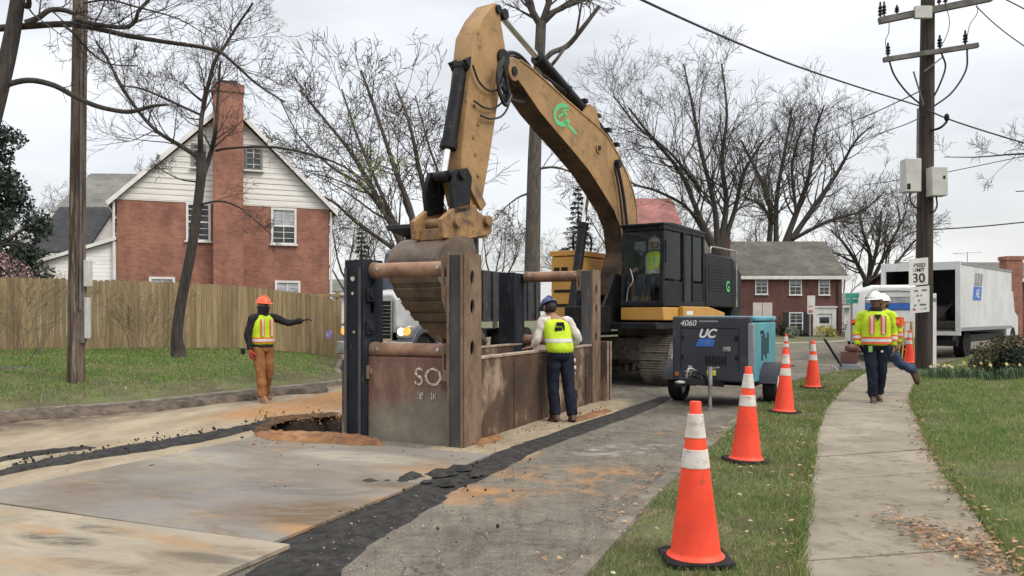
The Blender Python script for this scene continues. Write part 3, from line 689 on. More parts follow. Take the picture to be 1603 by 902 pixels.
# side panels: double-skinned walls with a capped edge
for nm, x0, x1, y0, y1, cap in (('side_panel', -.085, .0, .44, 5.18, 1), ('side_panel', -1.40, -1.31, .44, 5.2, 1)):
    b = MB(); b.box((x0, y0, -.55), (x1, y1, .93)); o = b.build(nm, m_rust, tbx, bevel=.01)
    b = MB(); b.box((x0 - .012, y0, .932), (x1 + .012, y1, .965)); b.build('top_rail', m_rusttop, o, bevel=.006)
b = MB()
for y in (1.55, 3.05, 4.45): b.box((.002, y, -.3), (.012, y + .09, .86))
b.build('stiffener', m_rust, tbx, bevel=.003)
def post(x0, y0, w, d, top, mats, flange=1, holes=True):
    """box-section corner post: two thick cheeks and a drilled outer flange"""
    o = MB(); o.box((x0, y0, -.6), (x0 + w, y0 + .022, top)); o.box((x0 + .03, y0 + d - .025, -.6), (x0 + w - .0, y0 + d, top - .02))
    o.box((x0, y0 + .024, -.6), (x0 + .02, y0 + d - .027, top - .015))
    p = o.build('post', mats[0], tbx, bevel=.004)
    hs = [oval(y0 + d * .5, z, .052, .085) for z in ((1.08, 1.54, 1.86) if holes else ())]
    b = MB(); b.holed([(y0 + .004, -.6), (y0 + d + .03, -.6), (y0 + d + .03, top + .02), (y0 + .004, top + .02)], hs, side, x0 + w + .002, x0 + w + .026)
    b.build('drilled_flange', mats[1], p)
    return p
p1 = post(-.10, -.02, .17, .40, 2.11, (m_post, m_rustlight))
b = MB(); b.box((-.105, -.045, -.3), (-.085, -.022, 2.13)); b.box((.062, -.05, -.3), (.078, -.022, 2.12)); b.build('edge_strip', m_rustlight, p1, bevel=.003)
# slotted spreader bracket beside the front post
sl_ = [[(-.165, z), (-.125, z), (-.125, z + .20), (-.165, z + .20)] for z in (1.78, .86)]
b = MB(); b.holed([(-.195, .72), (-.108, .72), (-.108, 2.13), (-.205, 2.10), (-.195, 1.62), (-.135, 1.45), (-.135, 1.15), (-.185, 1.10)], sl_[:1] + [[(-.165, .84), (-.135, .84), (-.135, 1.02), (-.165, 1.02)]], front, .00, .022); b.build('slotted_bracket', m_rustlight, tbx)
# left front post is dark, with a scuffed inner face
b = MB(); b.box((-1.48, .0, -.6), (-1.252, .022, 2.09)); b.box((-1.48, .38, -.6), (-1.252, .40, 2.07)); b.box((-1.48, .024, -.6), (-1.46, .378, 2.08)); pl = b.build('post', m_navy, tbx, bevel=.004)
b = MB(); hs = [oval(.2, z, .05, .08) for z in (1.08, 1.54, 1.86)]; b.holed([(.0, -.6), (.42, -.6), (.42, 2.1), (.0, 2.1)], hs, side, -1.25, -1.227); b.build('drilled_flange', m_navy, pl)
b = MB(); b.box((-1.565, .06, -.6), (-1.485, .30, .92)); b.build('panel_edge', m_rust, tbx, bevel=.004)
b = MB(); b.box((-1.47, -.03, -.2), (-1.445, -.003, 2.0)); b.box((-1.277, -.03, -.2), (-1.252, -.003, 2.0)); b.build('edge_strip', m_post, pl, bevel=.003)
b = MB()
for x, z in ((-1.37, 1.87), (-1.37, 1.70), (-1.35, 1.25)): b = MB(); b.cyl((x, -.004, z), (x, -.001, z), .018 if z < 1.8 else .03, 10); b.build('paint_chip', m_chalk, pl)
for z in (.70, 1.22, 1.6): b = MB(); b.box((-1.225, .05, z), (-1.19, .20, z + .16)); b.cyl((-1.19, .12, z + .08), (-1.165, .12, z + .08), .05); b.build('hinge_lug', m_navy if z > 1 else m_rustlight, pl, bevel=.01)
# end sheet
b = MB(); b.box((-1.22, .10, -.45), (-.11, .135, .965)); o = b.build('end_sheet', m_front, tbx, bevel=.004)
text('chalk_mark', 'SO', .29, m_chalk, o, (-.42, .094, .74), (1, 0, 0), (0, 0, 1), bold=.0)
text('chalk_mark', '8   III', .11, m_chalk, o, (-.42, .094, .53), (1, 0, 0), (0, 0, 1))
def spreader(y, z, x0, x1, r):
    b = MB(); b.cyl((x0 + .03, y, z), (x1 - .03, y, z), r, 24); o = b.build('spreader_pipe', m_pipe, tbx, smooth=50)
    for xx in (x0, x1 - .06): b = MB(); b.cyl((xx, y, z), (xx + .06, y, z), r * 1.13, 24); b.build('collar', m_rustlight, o)
    for x in (x0 + .12, x1 - .14): b = MB(); b.cyl((x, y - r * 1.08, z + r * .2), (x, y + r * 1.05, z - r * .1), .022, 10); b.build('pin', m_steel, o)
spreader(.20, 1.97, -1.22, -.17, .088); spreader(.20, 1.04, -1.22, -.17, .085); spreader(5.02, 1.02, -1.31, -.19, .085); spreader(4.95, 2.10, -1.25, -.17, .09)
p3 = post(-.17, 4.75, .17, .40, 2.18, (m_post, m_rustlight))
b = MB(); b.holed([(-.25, 1.85), (-.178, 1.85), (-.178, 2.2), (-.25, 2.2)], [[(-.228, 1.93), (-.198, 1.93), (-.198, 2.1), (-.228, 2.1)]], front, 4.74, 4.76); b.build('slotted_bracket', m_rustlight, tbx)
b = MB(); b.box((-1.60, 4.6, -.6), (-1.30, 4.622, 2.17)); b.box((-1.60, 5.0, -.6), (-1.30, 5.02, 2.16)); b.box((-1.60, 4.624, -.6), (-1.578, 4.998, 2.15)); b.box((-1.322, 4.624, -.6), (-1.30, 4.998, 2.16)); b.build('post', m_navy, tbx, bevel=.004)
b = MB(); b.box((-.10, 5.19, -.5), (.13, 5.42, 1.0)); b.build('end_cap', m_rust, tbx, bevel=.012)
b = MB(); b.box((.134, 5.195, -.3), (.15, 5.24, 1.0)); b.box((.134, 5.37, -.3), (.15, 5.42, 1.0)); b.build('edge_strip', m_rusttop, tbx, bevel=.003)

# ------------------------------------------------------------------ excavator
EA = R(34); ed = (math.sin(EA), math.cos(EA)); en = (math.cos(EA), -math.sin(EA)); EF = (1.93, 16.54)
def ET(px, py, o=0.0):
    """where the sight line of a pixel meets the machine's vertical plane at sideways offset o: (along, up)"""
    kx = (px - CX) / F
    t = (kx * (EF[1] + o * en[1]) - (EF[0] + o * en[0])) / (ed[0] - kx * ed[1]); Y = EF[1] + t * ed[1] + o * en[1]
    return (t, EYE - (py - HY) * Y / F)
m_yel = M('work_worn_yellow', (.345, .205, .083), (.235, .14, .06), 1.8, .65, bumps=.08, c3=(.09, .062, .038), s3=4.2, t3=(.54, .72))
m_yel2 = M('clean_yellow', (.50, .265, .055), (.43, .225, .05), 2, .5, c3=(.22, .13, .06), s3=5, t3=(.6, .8))
m_yeld = M('muddy_yellow', (.33, .19, .075), (.17, .105, .06), 3.5, .75, bumps=.4, bscale=20, c3=(.07, .05, .035), s3=5, t3=(.52, .68))
m_bucket = M('earth_polished_steel', (.155, .113, .083), (.08, .058, .044), 3.0, .6, bumps=.3, bscale=25, c3=(.10, .07, .05), s3=4, t3=(.55, .7))
m_track = M('muddy_track', (.26, .235, .20), (.11, .095, .08), 4, .8, bumps=.3, c3=(.05, .045, .04), s3=6, t3=(.55, .68))
m_grn = M('green_logo', (.10, .50, .19), (.08, .42, .16), 3, .5)
m_cabglass = clear_glass('cab_glass', (.90, .94, .93))
m_seat = M('seat_cloth', (.05, .045, .04), None, 5, .9)
exc = thing('excavator', 'large yellow tracked excavator reaching its arm and bucket over the trench box', 'excavator', (EF[0], EF[1], 0), -EA)
pl_ = lambda p, o: (o, p[0], p[1])      # (along, up) + sideways -> local
def traced(px, o): return [ET(x, y, o) for x, y in px]
BW = .21
boom_px = [(797, 92), (803, 89), (814, 94), (832, 107), (860, 132), (887, 157), (912, 178), (932, 195), (950, 213), (967, 241), (982, 274), (991, 300), (996, 322), (997, 350), (995, 385), (989, 425), (980, 462), (962, 462), (968, 430), (976, 395), (972, 358), (962, 331), (945, 303), (922, 267), (895, 234), (870, 205), (845, 175), (820, 138), (803, 114), (797, 104)]
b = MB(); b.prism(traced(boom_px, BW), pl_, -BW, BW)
for i in range(17, 29): b.m[2 + i] = 1  # underside faces take the second material, a darker brown than the sides
boom = b.build('boom', [m_yel, M('dark_brown_underside', (.115, .075, .047), (.06, .042, .03), 2.2, .75, c3=(.03, .026, .023), s3=2.5, t3=(.52, .64), spec=.15)], exc, smooth=30, bevel=.012)
bt = traced(boom_px, BW)
# raised weld strips along both edges of the box section, and boss plates
b = MB()
up_ = bt[2:14]
for a_, c_ in zip(up_, up_[1:]):
    b.bar((BW - .0, a_[0], a_[1]), (BW - .0, c_[0], c_[1]), .03, .03)
b.build('edge_strip', m_yel, boom)
def disc(px, py, r, mat, name, par, o=BW, th=.03, n=20):
    t, z = ET(px, py, o); b = MB(); b.cyl((o - .01, t, z), (o + th, t, z), r, n); return b.build(name, mat, par)
disc(936, 232, .10, m_yel, 'pin_boss', boom); disc(936, 232, .05, m_black, 'pin', boom, th=.05)
disc(802, 112, .16, m_yel, 'pin_boss', boom, th=.035); disc(802, 112, .075, m_black, 'pin', boom, th=.06)
disc(964, 257, .09, m_black, 'pin_boss', boom, th=.10)
# green emblem: an open ring with a bar slanting out of it
b = MB(); q = []
for i in range(17):
    a_ = R(40 + 290 * i / 16); q.append((880 + 12 * math.cos(a_), 180 - 15 * math.sin(a_)))
def ribbon(pts, w, par, mat, o, name):
    b = MB(); P = [Vector(ET(x, y, o)) for x, y in pts]; vs = []
    for i, p in enumerate(P):
        d = (P[min(i + 1, len(P) - 1)] - P[max(i - 1, 0)]).normalized(); nn = Vector((-d.y, d.x))
        for s in (-1, 1): vs += [(o + .002, *(p + nn * s * w / 2)), (o + .006, *(p + nn * s * w / 2))]
    fs = []
    for i in range(len(P) - 1):
        k = i * 4; fs += [(k, k + 2, k + 6, k + 4), (k + 1, k + 5, k + 7, k + 3), (k, k + 4, k + 5, k + 1), (k + 2, k + 3, k + 7, k + 6)]
    fs += [(0, 1, 3, 2), (len(P) * 4 - 4, len(P) * 4 - 2, len(P) * 4 - 1, len(P) * 4 - 3)]
    b.add(vs, fs); return b.build(name, mat, par)
ribbon(q, .085, boom, m_grn, BW, 'green_emblem'); ribbon([(879, 173), (887, 180), (884, 191), (902, 210)], .06, boom, m_grn, BW, 'green_emblem'); ribbon([(874, 184), (881, 178), (888, 168)], .05, boom, m_grn, BW, 'green_emblem')
# hose runs
m_hose = M('hydraulic_hose', (.02, .02, .022), (.012, .012, .013), 5, .5)
def hose(pts, o, r=.022, par=None, name='hose', rr_=None):
    P = []
    for i, q in enumerate(pts):
        oo = o if len(q) == 2 else q[2]; t, z = ET(q[0], q[1], oo); P.append((oo, t, z))
    b = MB(); b.tube(catmull(P, 6), r, 7); return b.build(name, m_hose, par or boom)
hose([(966, 258), (972, 285), (977, 315), (981, 350), (984, 395)], BW + .06, .035); hose([(962, 262), (968, 292), (972, 325), (975, 360)], BW + .06, .022)
hose([(784, 92), (797, 82), (812, 86), (826, 100), (834, 112)], .10, .03); hose([(790, 98), (803, 88), (818, 96), (830, 108)], .0, .03)
hose([(788, 92), (800, 84), (815, 90), (828, 102)], -.12, .03)
hose([(783, 96), (779, 120), (783, 148), (792, 165), (800, 150)], BW + .12, .03); hose([(788, 90), (782, 112), (788, 140), (800, 150)], BW + .02, .035); hose([(790, 86), (786, 118), (792, 150), (806, 158), (820, 160)], .1, .035); hose([(792, 88), (788, 110), (794, 132), (803, 128)], -.08, .035)
hose([(786, 108), (780, 130), (786, 150), (797, 160), (794, 130), (789, 105)], BW + .08, .025)
for k, pp in enumerate(([(850, 118), (880, 140), (908, 162), (932, 190), (952, 216)], [(858, 121), (890, 142), (918, 166), (940, 195), (958, 222)])): hose(pp, .05 - .12 * k, .028)
for (x, y) in ((884, 141), (910, 160), (930, 183), (947, 205), (960, 228)):
    t, z = ET(x, y, .0); b = MB(); b.box((-.13, t - .06, z - .03), (.13, t + .06, z + .05)); b.build('hose_clamp', m_black, boom, bevel=.006)
def ram(p0, p1, f, r, par, o=0.0, ends=True):
    a_, c_ = (Vector((o, *ET(*p0, o))), Vector((o, *ET(*p1, o)))); m_ = a_.lerp(c_, f)
    b = MB(); b.cyl(a_, m_, r, 20); d = (c_ - a_).normalized(); b.cyl(m_ - d * .10, m_ + d * .02, r * 1.15, 20); b.cyl(a_ - d * .02, a_ + d * .06, r * 1.1, 20)
    o_ = b.build('hydraulic_cylinder', m_black, par, smooth=50)
    b = MB(); b.cyl(m_, c_, r * .52, 16); b.build('rod', m_chrome, o_, smooth=60)
    b = MB(); b.cyl(c_ + Vector((-r * .9, 0, 0)), c_ + Vector((r * .9, 0, 0)), r * .8, 16); b.build('eye', m_black, o_); b = MB(); b.cyl(a_ + Vector((-r * 1.3, 0, 0)), a_ + Vector((r * 1.3, 0, 0)), r * .8, 16); b.build('eye', m_black, o_)
    return o_
ram((915, 176), (784, 24), .60, .115, boom)
t, z = ET(905, 178); b = MB(); b.prism([ET(898, 185), ET(930, 205), ET(922, 172), ET(912, 165)], pl_, -.16, -.10); b.prism([ET(898, 185), ET(930, 205), ET(922, 172), ET(912, 165)], pl_, .10, .16); b.build('cylinder_lug', m_yel, boom)
# boom lift cylinders either side of the boom foot
for s in (-.38,):
    a_ = Vector((s, -.75, 1.35)); c_ = Vector((s, *ET(964, 257, BW))); m_ = a_.lerp(c_, .62)
    b = MB(); b.cyl(a_, m_, .10, 18); b.cyl(m_ - (c_ - a_).normalized() * .1, m_, .115, 18); o_ = b.build('lift_cylinder', m_black, exc, smooth=50)
    b = MB(); b.cyl(m_, c_, .052, 14); b.build('rod', m_chrome, o_)
# stick
SW = .19
stick_px = [(775, 4), (780, 6), (786, 44), (791, 74), (786, 120), (776, 183), (766, 250), (756, 308), (742, 343), (730, 318), (722, 278), (723, 240), (730, 177), (736, 118), (743, 54), (757, 26)]
b = MB(); b.prism(traced(stick_px, SW), pl_, -SW, SW); stick = b.build('stick', m_yel, exc, smooth=30, bevel=.012)
disc(786, 92, .15, m_black, 'pin_boss', stick, SW, .05); disc(779, 15, .07, m_black, 'pin_boss', stick, SW, .04); disc(738, 330, .09, m_yeld, 'pin_boss', stick, SW, .05)
for q in ([(740, 102), (750, 128), (766, 142), (782, 138), (789, 120)], [(742, 158), (757, 168), (772, 170), (786, 160), (790, 148)], [(752, 181), (768, 186), (785, 182), (796, 165), (798, 140)]): hose([(x, y, SW + .06) for x, y in q], SW + .06, .017, stick)
b = MB()
for (x, y) in ((742, 166), (748, 195), (741, 215), (744, 242), (748, 275)):
    t, z = ET(x, y, SW); b.box((SW - .002, t - .03, z - .02), (SW + .018, t + .03, z + .02))
b.build('hose_bracket', m_yeld, stick)
# bucket cylinder along the stick front, then the link work
sx_ = lambda px, py: ET(px, py, 0)
ram((722, 104), (694, 277), .74, .112, stick)
t, z = ET(733, 108); b = MB()
for s in (-.17, .12): b.prism([ET(714, 96), ET(740, 84), ET(742, 128), ET(730, 124)], pl_, s, s + .05)
b.build('cylinder_lug', m_black, stick)
b = MB()
for s in (-.30, .22): b.prism([ET(692, 268), ET(708, 266), ET(716, 280), ET(712, 332), ET(688, 338), ET(684, 300)], pl_, s, s + .07)
b.cyl((-.34, *ET(699, 276)), (.34, *ET(699, 276)), .085, 16); o_ = b.build('power_link', m_black, exc, bevel=.008)
b = MB()
for s in (-.24, .20): b.prism([ET(702, 270), ET(712, 262), ET(742, 322), ET(734, 332)], pl_, s, s + .05)
b.build('idler_link', m_yeld, exc, bevel=.008)
b = MB(); b.prism([ET(668, 345), ET(690, 326), ET(712, 322), ET(730, 336), ET(748, 352), ET(746, 368), ET(700, 378), ET(670, 374)], pl_, -.33, -.24); b.prism([ET(668, 345), ET(690, 326), ET(712, 322), ET(730, 336), ET(748, 352), ET(746, 368), ET(700, 378), ET(670, 374)], pl_, .20, .29)
b.cyl((-.40, *ET(690, 350)), (.36, *ET(690, 350)), .085, 16); b.cyl((-.40, *ET(738, 348)), (.36, *ET(738, 348)), .085, 16); b.prism([ET(676, 358), ET(742, 362), ET(742, 374), ET(676, 376)], pl_, -.30, .26)
b.build('coupler', m_yeld, exc, bevel=.01)
# bucket: curved shell, side plates, wear ribs, teeth
prof = [(-4.98, 2.40), (-5.08, 2.58), (-5.38, 2.62), (-5.68, 2.50), (-5.85, 2.28), (-5.82, 2.0), (-5.63, 1.72), (-5.38, 1.48), (-5.12, 1.28), (-4.86, 1.12)]
BO = -.16; hw = .52
pc = [(p.x, p.y) for p in catmull([Vector((*q, 0)) for q in prof], 4)]
rg = []
def wd(i): return hw * (1 - .26 * i / (len(pc) - 1))
outer = pc; cx_, cz_ = -5.1, 1.95
inner = [(cx_ + (x - cx_) * .94, cz_ + (z - cz_) * .94) for x, z in pc]
b = MB(); n_ = len(pc)
vs = []
for L_ in (outer, inner):
    for i, (t, z) in enumerate(L_): vs += [(BO - wd(i), t, z), (BO + wd(i), t, z)]
fs = []
for i in range(n_ - 1):
    k = 2 * i; fs += [(k, k + 1, k + 3, k + 2), (2 * n_ + k, 2 * n_ + k + 2, 2 * n_ + k + 3, 2 * n_ + k + 1), (k, k + 2, 2 * n_ + k + 2, 2 * n_ + k), (k + 1, 2 * n_ + k + 1, 2 * n_ + k + 3, k + 3)]
fs += [(0, 2 * n_, 2 * n_ + 1, 1), (2 * n_ - 2, 2 * n_ - 1, 4 * n_ - 1, 4 * n_ - 2)]
b.add(vs, fs); bk = b.build('bucket', m_bucket, exc, smooth=30)
b = MB()
for sgn in (-1, 1):
    vs = [(BO + sgn * (wd(i) + .002), t, z) for i, (t, z) in enumerate(outer)] + [(BO + sgn * (wd(i) + .03), t, z) for i, (t, z) in enumerate(outer)]
    b.add(vs, [tuple(range(n_)), tuple(range(n_, 2 * n_))] + [(i, i + 1, n_ + i + 1, n_ + i) for i in range(n_ - 1)] + [(n_ - 1, 0, n_, 2 * n_ - 1)])
b.build('side_plate', m_bucket, bk, smooth=0)
b = MB()
for j in (16, 19, 22, 25, 28, 31):
    (t0, z0), (t1, z1) = outer[j], outer[min(j + 2, n_ - 1)]; d = Vector((t1 - t0, z1 - z0)).normalized(); nn = Vector((-d.y, d.x));
    if nn.x > 0: nn = -nn
    q = [(t0, z0), (t1, z1), (t1 + nn.x * .028, z1 + nn.y * .028), (t0 + nn.x * .028, z0 + nn.y * .028)]
    b.prism(q, pl_, BO - wd(j) - .035, BO + wd(j) + .035)
b.build('wear_strip', m_bucket, bk, bevel=.006)
for j in range(5):
    o = BO - hw * .86 + j * hw * .43; t, z = prof[-1]; b = MB()
    b.loft([[(o - w_, t + dt, z + dz), (o + w_, t + dt, z + dz), (o + w_, t + dt + h_, z + dz + h_ * .8), (o - w_, t + dt + h_, z + dz + h_ * .8)] for dt, dz, w_, h_ in ((-.10, .06, .06, .10), (.06, -.03, .055, .07), (.24, -.12, .03, .02))])
    b.build('tooth', m_bucket, bk)
# revolving upper body
b = MB(); b.box((-1.36, -.55, 1.16), (1.38, 3.9, 1.30)); b.box((-.40, -1.0, 1.10), (.40, -.5, 1.62)); b.build('deck_frame', m_black, exc, bevel=.02)
b = MB()
for s in (-.34, .28): b.prism([(-1.0, 1.3), (.7, 1.3), (.5, 2.0), (.2, 2.25), (-.2, 2.3), (-.5, 1.9)], pl_, s, s + .06)
b.build('boom_bracket', m_black, exc, bevel=.01)
b = MB(); b.box((.50, -.30, 1.34), (1.42, 2.2, 1.60)); b.build('cab_skirt', m_yel2, exc, bevel=.02)
b = MB(); b.prism([(.45, 1.35), (2.9, 1.35), (2.9, 1.50), (1.9, 1.62), (.45, 1.62)], pl_, 1.425, 1.53); b.build('side_step', m_yel2, exc, bevel=.015)
b = MB(); b.box((1.532, .6, 1.45), (1.535, .95, 1.53)); b.build('pale_decal', m_white, exc)
b = MB(); b.prism([(2.05, 1.62), (4.0, 1.62), (4.0, 2.72), (3.8, 2.80), (2.05, 2.80)], pl_, .42, 1.40); eng = b.build('engine_cover', m_black, exc, bevel=.03)
b = MB()
for i in range(9): b.box((1.402, 2.2, 1.98 + i * .07), (1.412, 3.2, 2.01 + i * .07))
b.build('vent_slat', m_black, eng)
b = MB(); P = catmull([(1.46, 2.15, 2.80), (1.46, 2.2, 2.92), (1.46, 2.4, 2.95), (1.46, 3.75, 2.95), (1.46, 3.9, 2.9), (1.46, 3.92, 2.6), (1.46, 3.92, 1.64)], 5); b.tube(P, .022, 8); b.build('grab_rail', m_steel, exc)
text('green_emblem', 'G', .34, m_grn, eng, (1.415, 3.45, 2.1), (0, 1, 0), (0, 0, 1), bold=.01)
b = MB(); b.prism([(3.75, 1.25), (4.25, 1.25), (4.55, 1.6), (4.55, 2.45), (4.3, 2.6), (4.02, 2.6), (4.02, 1.6)], pl_, -1.38, 1.38); b.build('counterweight', m_black, exc, bevel=.05)
b = MB(); b.box((-.42, 1.0, 1.32), (.40, 3.98, 2.45)); b.build('engine_housing', m_yel2, exc, bevel=.04)
b = MB(); b.box((-1.16, -.25, 1.32), (-.52, 1.15, 2.68)); tb_ = b.build('tool_cabinet', m_yel2, exc, bevel=.03)
b = MB(); b.box((-1.18, -.27, 2.69), (-.50, 1.17, 2.80)); b.build('lid', m_yel2, tb_, bevel=.01)
b = MB()
for i in range(3): b.box((-1.08, -.262, 1.62 + i * .3), (-.65, -.252, 1.68 + i * .3))
b.box((-1.08, -.264, 2.2), (-.95, -.253, 2.45)); b.box((-.9, -.264, 2.2), (-.75, -.253, 2.45)); b.build('recess', m_dark, tb_)
b = MB(); b.box((-1.38, 1.2, 1.32), (-.46, 3.98, 2.55)); b.build('pump_cover', m_black, exc, bevel=.03)
b = MB(); P = [(-.62, -.2, 2.69), (-.62, -.2, 3.15), (-.62, .5, 3.15), (-.62, .5, 2.69)]; b.tube(catmull(P, 6), .022, 8); b.build('grab_rail', m_black, exc)
b = MB(); b.cyl((-.15, 2.6, 2.45), (-.15, 2.6, 3.1), .07, 14); b.build('exhaust_pipe', m_black, exc)
# cab: frame of pillars, tinted glass, roof with a visor, seat and console inside
x0, x1, y0, y1, z0, z1 = .50, 1.41, -.30, 1.95, 1.62, 3.22
cab = MB()
pil = [((x0 + .04, y0 + .02, z0), (x0 + .04, y0 + .10, z1), .075), ((x1 - .04, y0 + .02, z0), (x1 - .04, y0 + .10, z1), .085), ((x1 - .03, .78, z0), (x1 - .03, .78, z1), .09), ((x1 - .03, 1.30, z0), (x1 - .03, 1.30, z1), .05), ((x1 - .04, y1 - .03, z0), (x1 - .04, y1 - .03, z1), .08), ((x0 + .04, y1 - .03, z0), (x0 + .04, y1 - .03, z1), .08), ((x0 + .03, .9, z0), (x0 + .03, .9, z1), .06)]
for a_, c_, w_ in pil: cab.bar(a_, c_, w_, w_)
for a_, c_ in (((x0, y0 + .03, z0 + .05), (x1, y0 + .03, z0 + .05)), ((x1 - .03, y0, z0 + .05), (x1 - .03, y1, z0 + .05)), ((x0, y1 - .03, z0 + .05), (x1, y1 - .03, z0 + .05)), ((x0 + .03, y0, z0 + .05), (x0 + .03, y1, z0 + .05)), ((x1 - .03, y0, z1 - .05), (x1 - .03, y1, z1 - .05)), ((x0, y0 + .10, z1 - .05), (x1, y0 + .10, z1 - .05)), ((x0 + .03, y0 + .1, z1 - .05), (x0 + .03, y1, z1 - .05)), ((x0, y1 - .03, z1 - .05), (x1, y1 - .03, z1 - .05))): cab.bar(a_, c_, .085, .10)
cabo = cab.build('cab', m_black, exc, bevel=.012)
b = MB(); b.prism([(y0 - .02, z1 - .02), (y1 + .02, z1 - .04), (y1 + .02, z1 + .03), (y0 + .5, z1 + .07), (y0 - .02, z1 + .03)], pl_, x0 - .02, x1 + .02); b.build('roof', m_black, cabo, bevel=.02)
b = MB(); b.box((x0 + .08, y0 + .06, z0 + .09), (x1 - .09, y0 + .066, z1 - .12)); b.build('windscreen', m_cabglass, cabo)
for ya, yb, za in ((y0 + .12, .735, z0 + .55), (.825, 1.275, z0 + .1), (1.325, y1 - .07, z0 + .55)):
    b = MB(); b.box((x1 - .034, ya, za), (x1 - .028, yb, z1 - .11)); b.build('side_window', m_cabglass, cabo)
b = MB(); b.box((x0 + .08, y1 - .034, z0 + .6), (x1 - .08, y1 - .028, z1 - .11)); b.build('rear_window', m_cabglass, cabo)
b = MB(); b.box((x0 + .03, y0 + .12, z0 + .5), (x0 + .036, y1 - .1, z1 - .11)); b.build('side_window', m_cabglass, cabo)
b = MB(); b.box((x1 - .06, y0 + .1, z0 + .1), (x1 - .01, .735, z0 + .5)); b.box((x1 - .06, 1.325, z0 + .1), (x1 - .01, y1 - .07, z0 + .5)); b.box((x0 + .05, y0, z0), (x1 - .05, y1, z0 + .04)); b.box((x0 + .03, y1 - .06, z0 + .1), (x1 - .05, y1 - .02, z0 + .58)); b.build('cab_panel', m_black, cabo, bevel=.006)
b = MB(); b.box((x0 + .13, .38, z0 + .35), (x1 - .3, .88, z0 + .48)); b.prism([(.83, z0 + .4), (.95, z0 + .4), (1.05, z0 + 1.1), (.95, z0 + 1.1)], pl_, x0 + .15, x1 - .32); b.box((x0 + .18, .43, z0 + .06), (x1 - .35, .83, z0 + .34)); b.build('seat', m_seat, cabo, bevel=.03)
b = MB(); b.box((x0 + .09, .55, z0 + .3), (x0 + .19, 1.1, z0 + .62)); b.box((x1 - .2, .55, z0 + .3), (x1 - .1, 1.1, z0 + .62)); b.bar((x0 + .14, .6, z0 + .62), (x0 + .16, .5, z0 + .82), .03); b.bar((x1 - .15, .6, z0 + .62), (x1 - .17, .5, z0 + .82), .03); b.bar((x0 + .36, .1, z0 + .05), (x0 + .36, .0, z0 + .6), .025); b.bar((x0 + .55, .1, z0 + .05), (x0 + .55, .0, z0 + .6), .025); b.build('control_console', m_seat, cabo, bevel=.01)
b = MB(); P = catmull([(x0 + .20, y0 + .03, z0 + .75), (x0 + .26, y0 + .03, z0 + .5), (x0 + .16, y0 + .03, z0 + .35), (x0 + .12, y0 + .03, z0 + .1)], 5); b.tube(P, .012, 6); b.build('wiper', m_steel, cabo)
b = MB(); b.box((x1 + .03, y0 + .02, z1 - .75), (x1 + .06, y0 + .07, z1 - .35)); b.bar((x1, y0 + .04, z1 - .35), (x1 + .05, y0 + .04, z1 - .33), .02); b.build('mirror', m_black, cabo)
# undercarriage: two crawler tracks with ribbed shoes, idlers and rollers; centre frame
TG = 1.03
for sgn in (1, -1):
    c = sgn * TG; tw = .31; L0, L1, rz_, zc = .62, 3.6, .47, .52
    o = MB(); o.box((c - .2, L0, .28), (c + .2, L1, .72)); fr = o.build('track_frame', m_track, exc, bevel=.03)
    loop = []
    for i in range(11): a_ = R(270 - 18 * i); loop.append((L0 + rz_ * math.cos(a_), zc + rz_ * math.sin(a_)))
    for i in range(1, 15): loop.append((L0 + (L1 - L0) * i / 15, zc + rz_))
    for i in range(11): a_ = R(90 - 18 * i); loop.append((L1 + rz_ * math.cos(a_), zc + rz_ * math.sin(a_)))
    for i in range(1, 15): loop.append((L1 - (L1 - L0) * i / 15, zc - rz_))
    b = MB(); n = len(loop)
    for i in range(n):
        p, q = Vector(loop[i]), Vector(loop[(i + 1) % n]); d = (q - p); L_ = d.length; d.normalize(); nn = Vector((-d.y, d.x))
        if nn.dot(p - Vector(((L0 + L1) / 2, zc))) < 0: nn = -nn
        a0, a1 = p + d * L_ * .04, p + d * L_ * .96
        b.prism([tuple(a0), tuple(a1), tuple(a1 + nn * .035), tuple(a0 + nn * .035)], pl_, c - tw, c + tw)
        for f in (.15, .5, .85):
            e0 = p + d * L_ * (f - .06); e1 = p + d * L_ * (f + .06); b.prism([tuple(e0 + nn * .034), tuple(e1 + nn * .034), tuple(e1 + nn * .062), tuple(e0 + nn * .062)], pl_, c - tw, c + tw)
    b.build('track_shoes', m_track, fr, smooth=0)
    for y in (L0, L1):
        b = MB(); b.cyl((c - .16, y, zc), (c + .16, y, zc), .42, 28); b.cyl((c - .2, y, zc), (c + .2, y, zc), .14, 16); b.build('idler_wheel', m_track, fr)
    for i in range(6):
        y = L0 + .45 + i * .42; b = MB(); b.cyl((c - .18, y, .17), (c + .18, y, .17), .10, 16); b.build('roller', m_track, fr)
b = MB(); b.box((-.75, 1.1, .45), (.75, 3.1, .95)); b.cyl((0, 2.1, .95), (0, 2.1, 1.155), .68, 28); b.build('centre_frame', m_track, exc, bevel=.04)
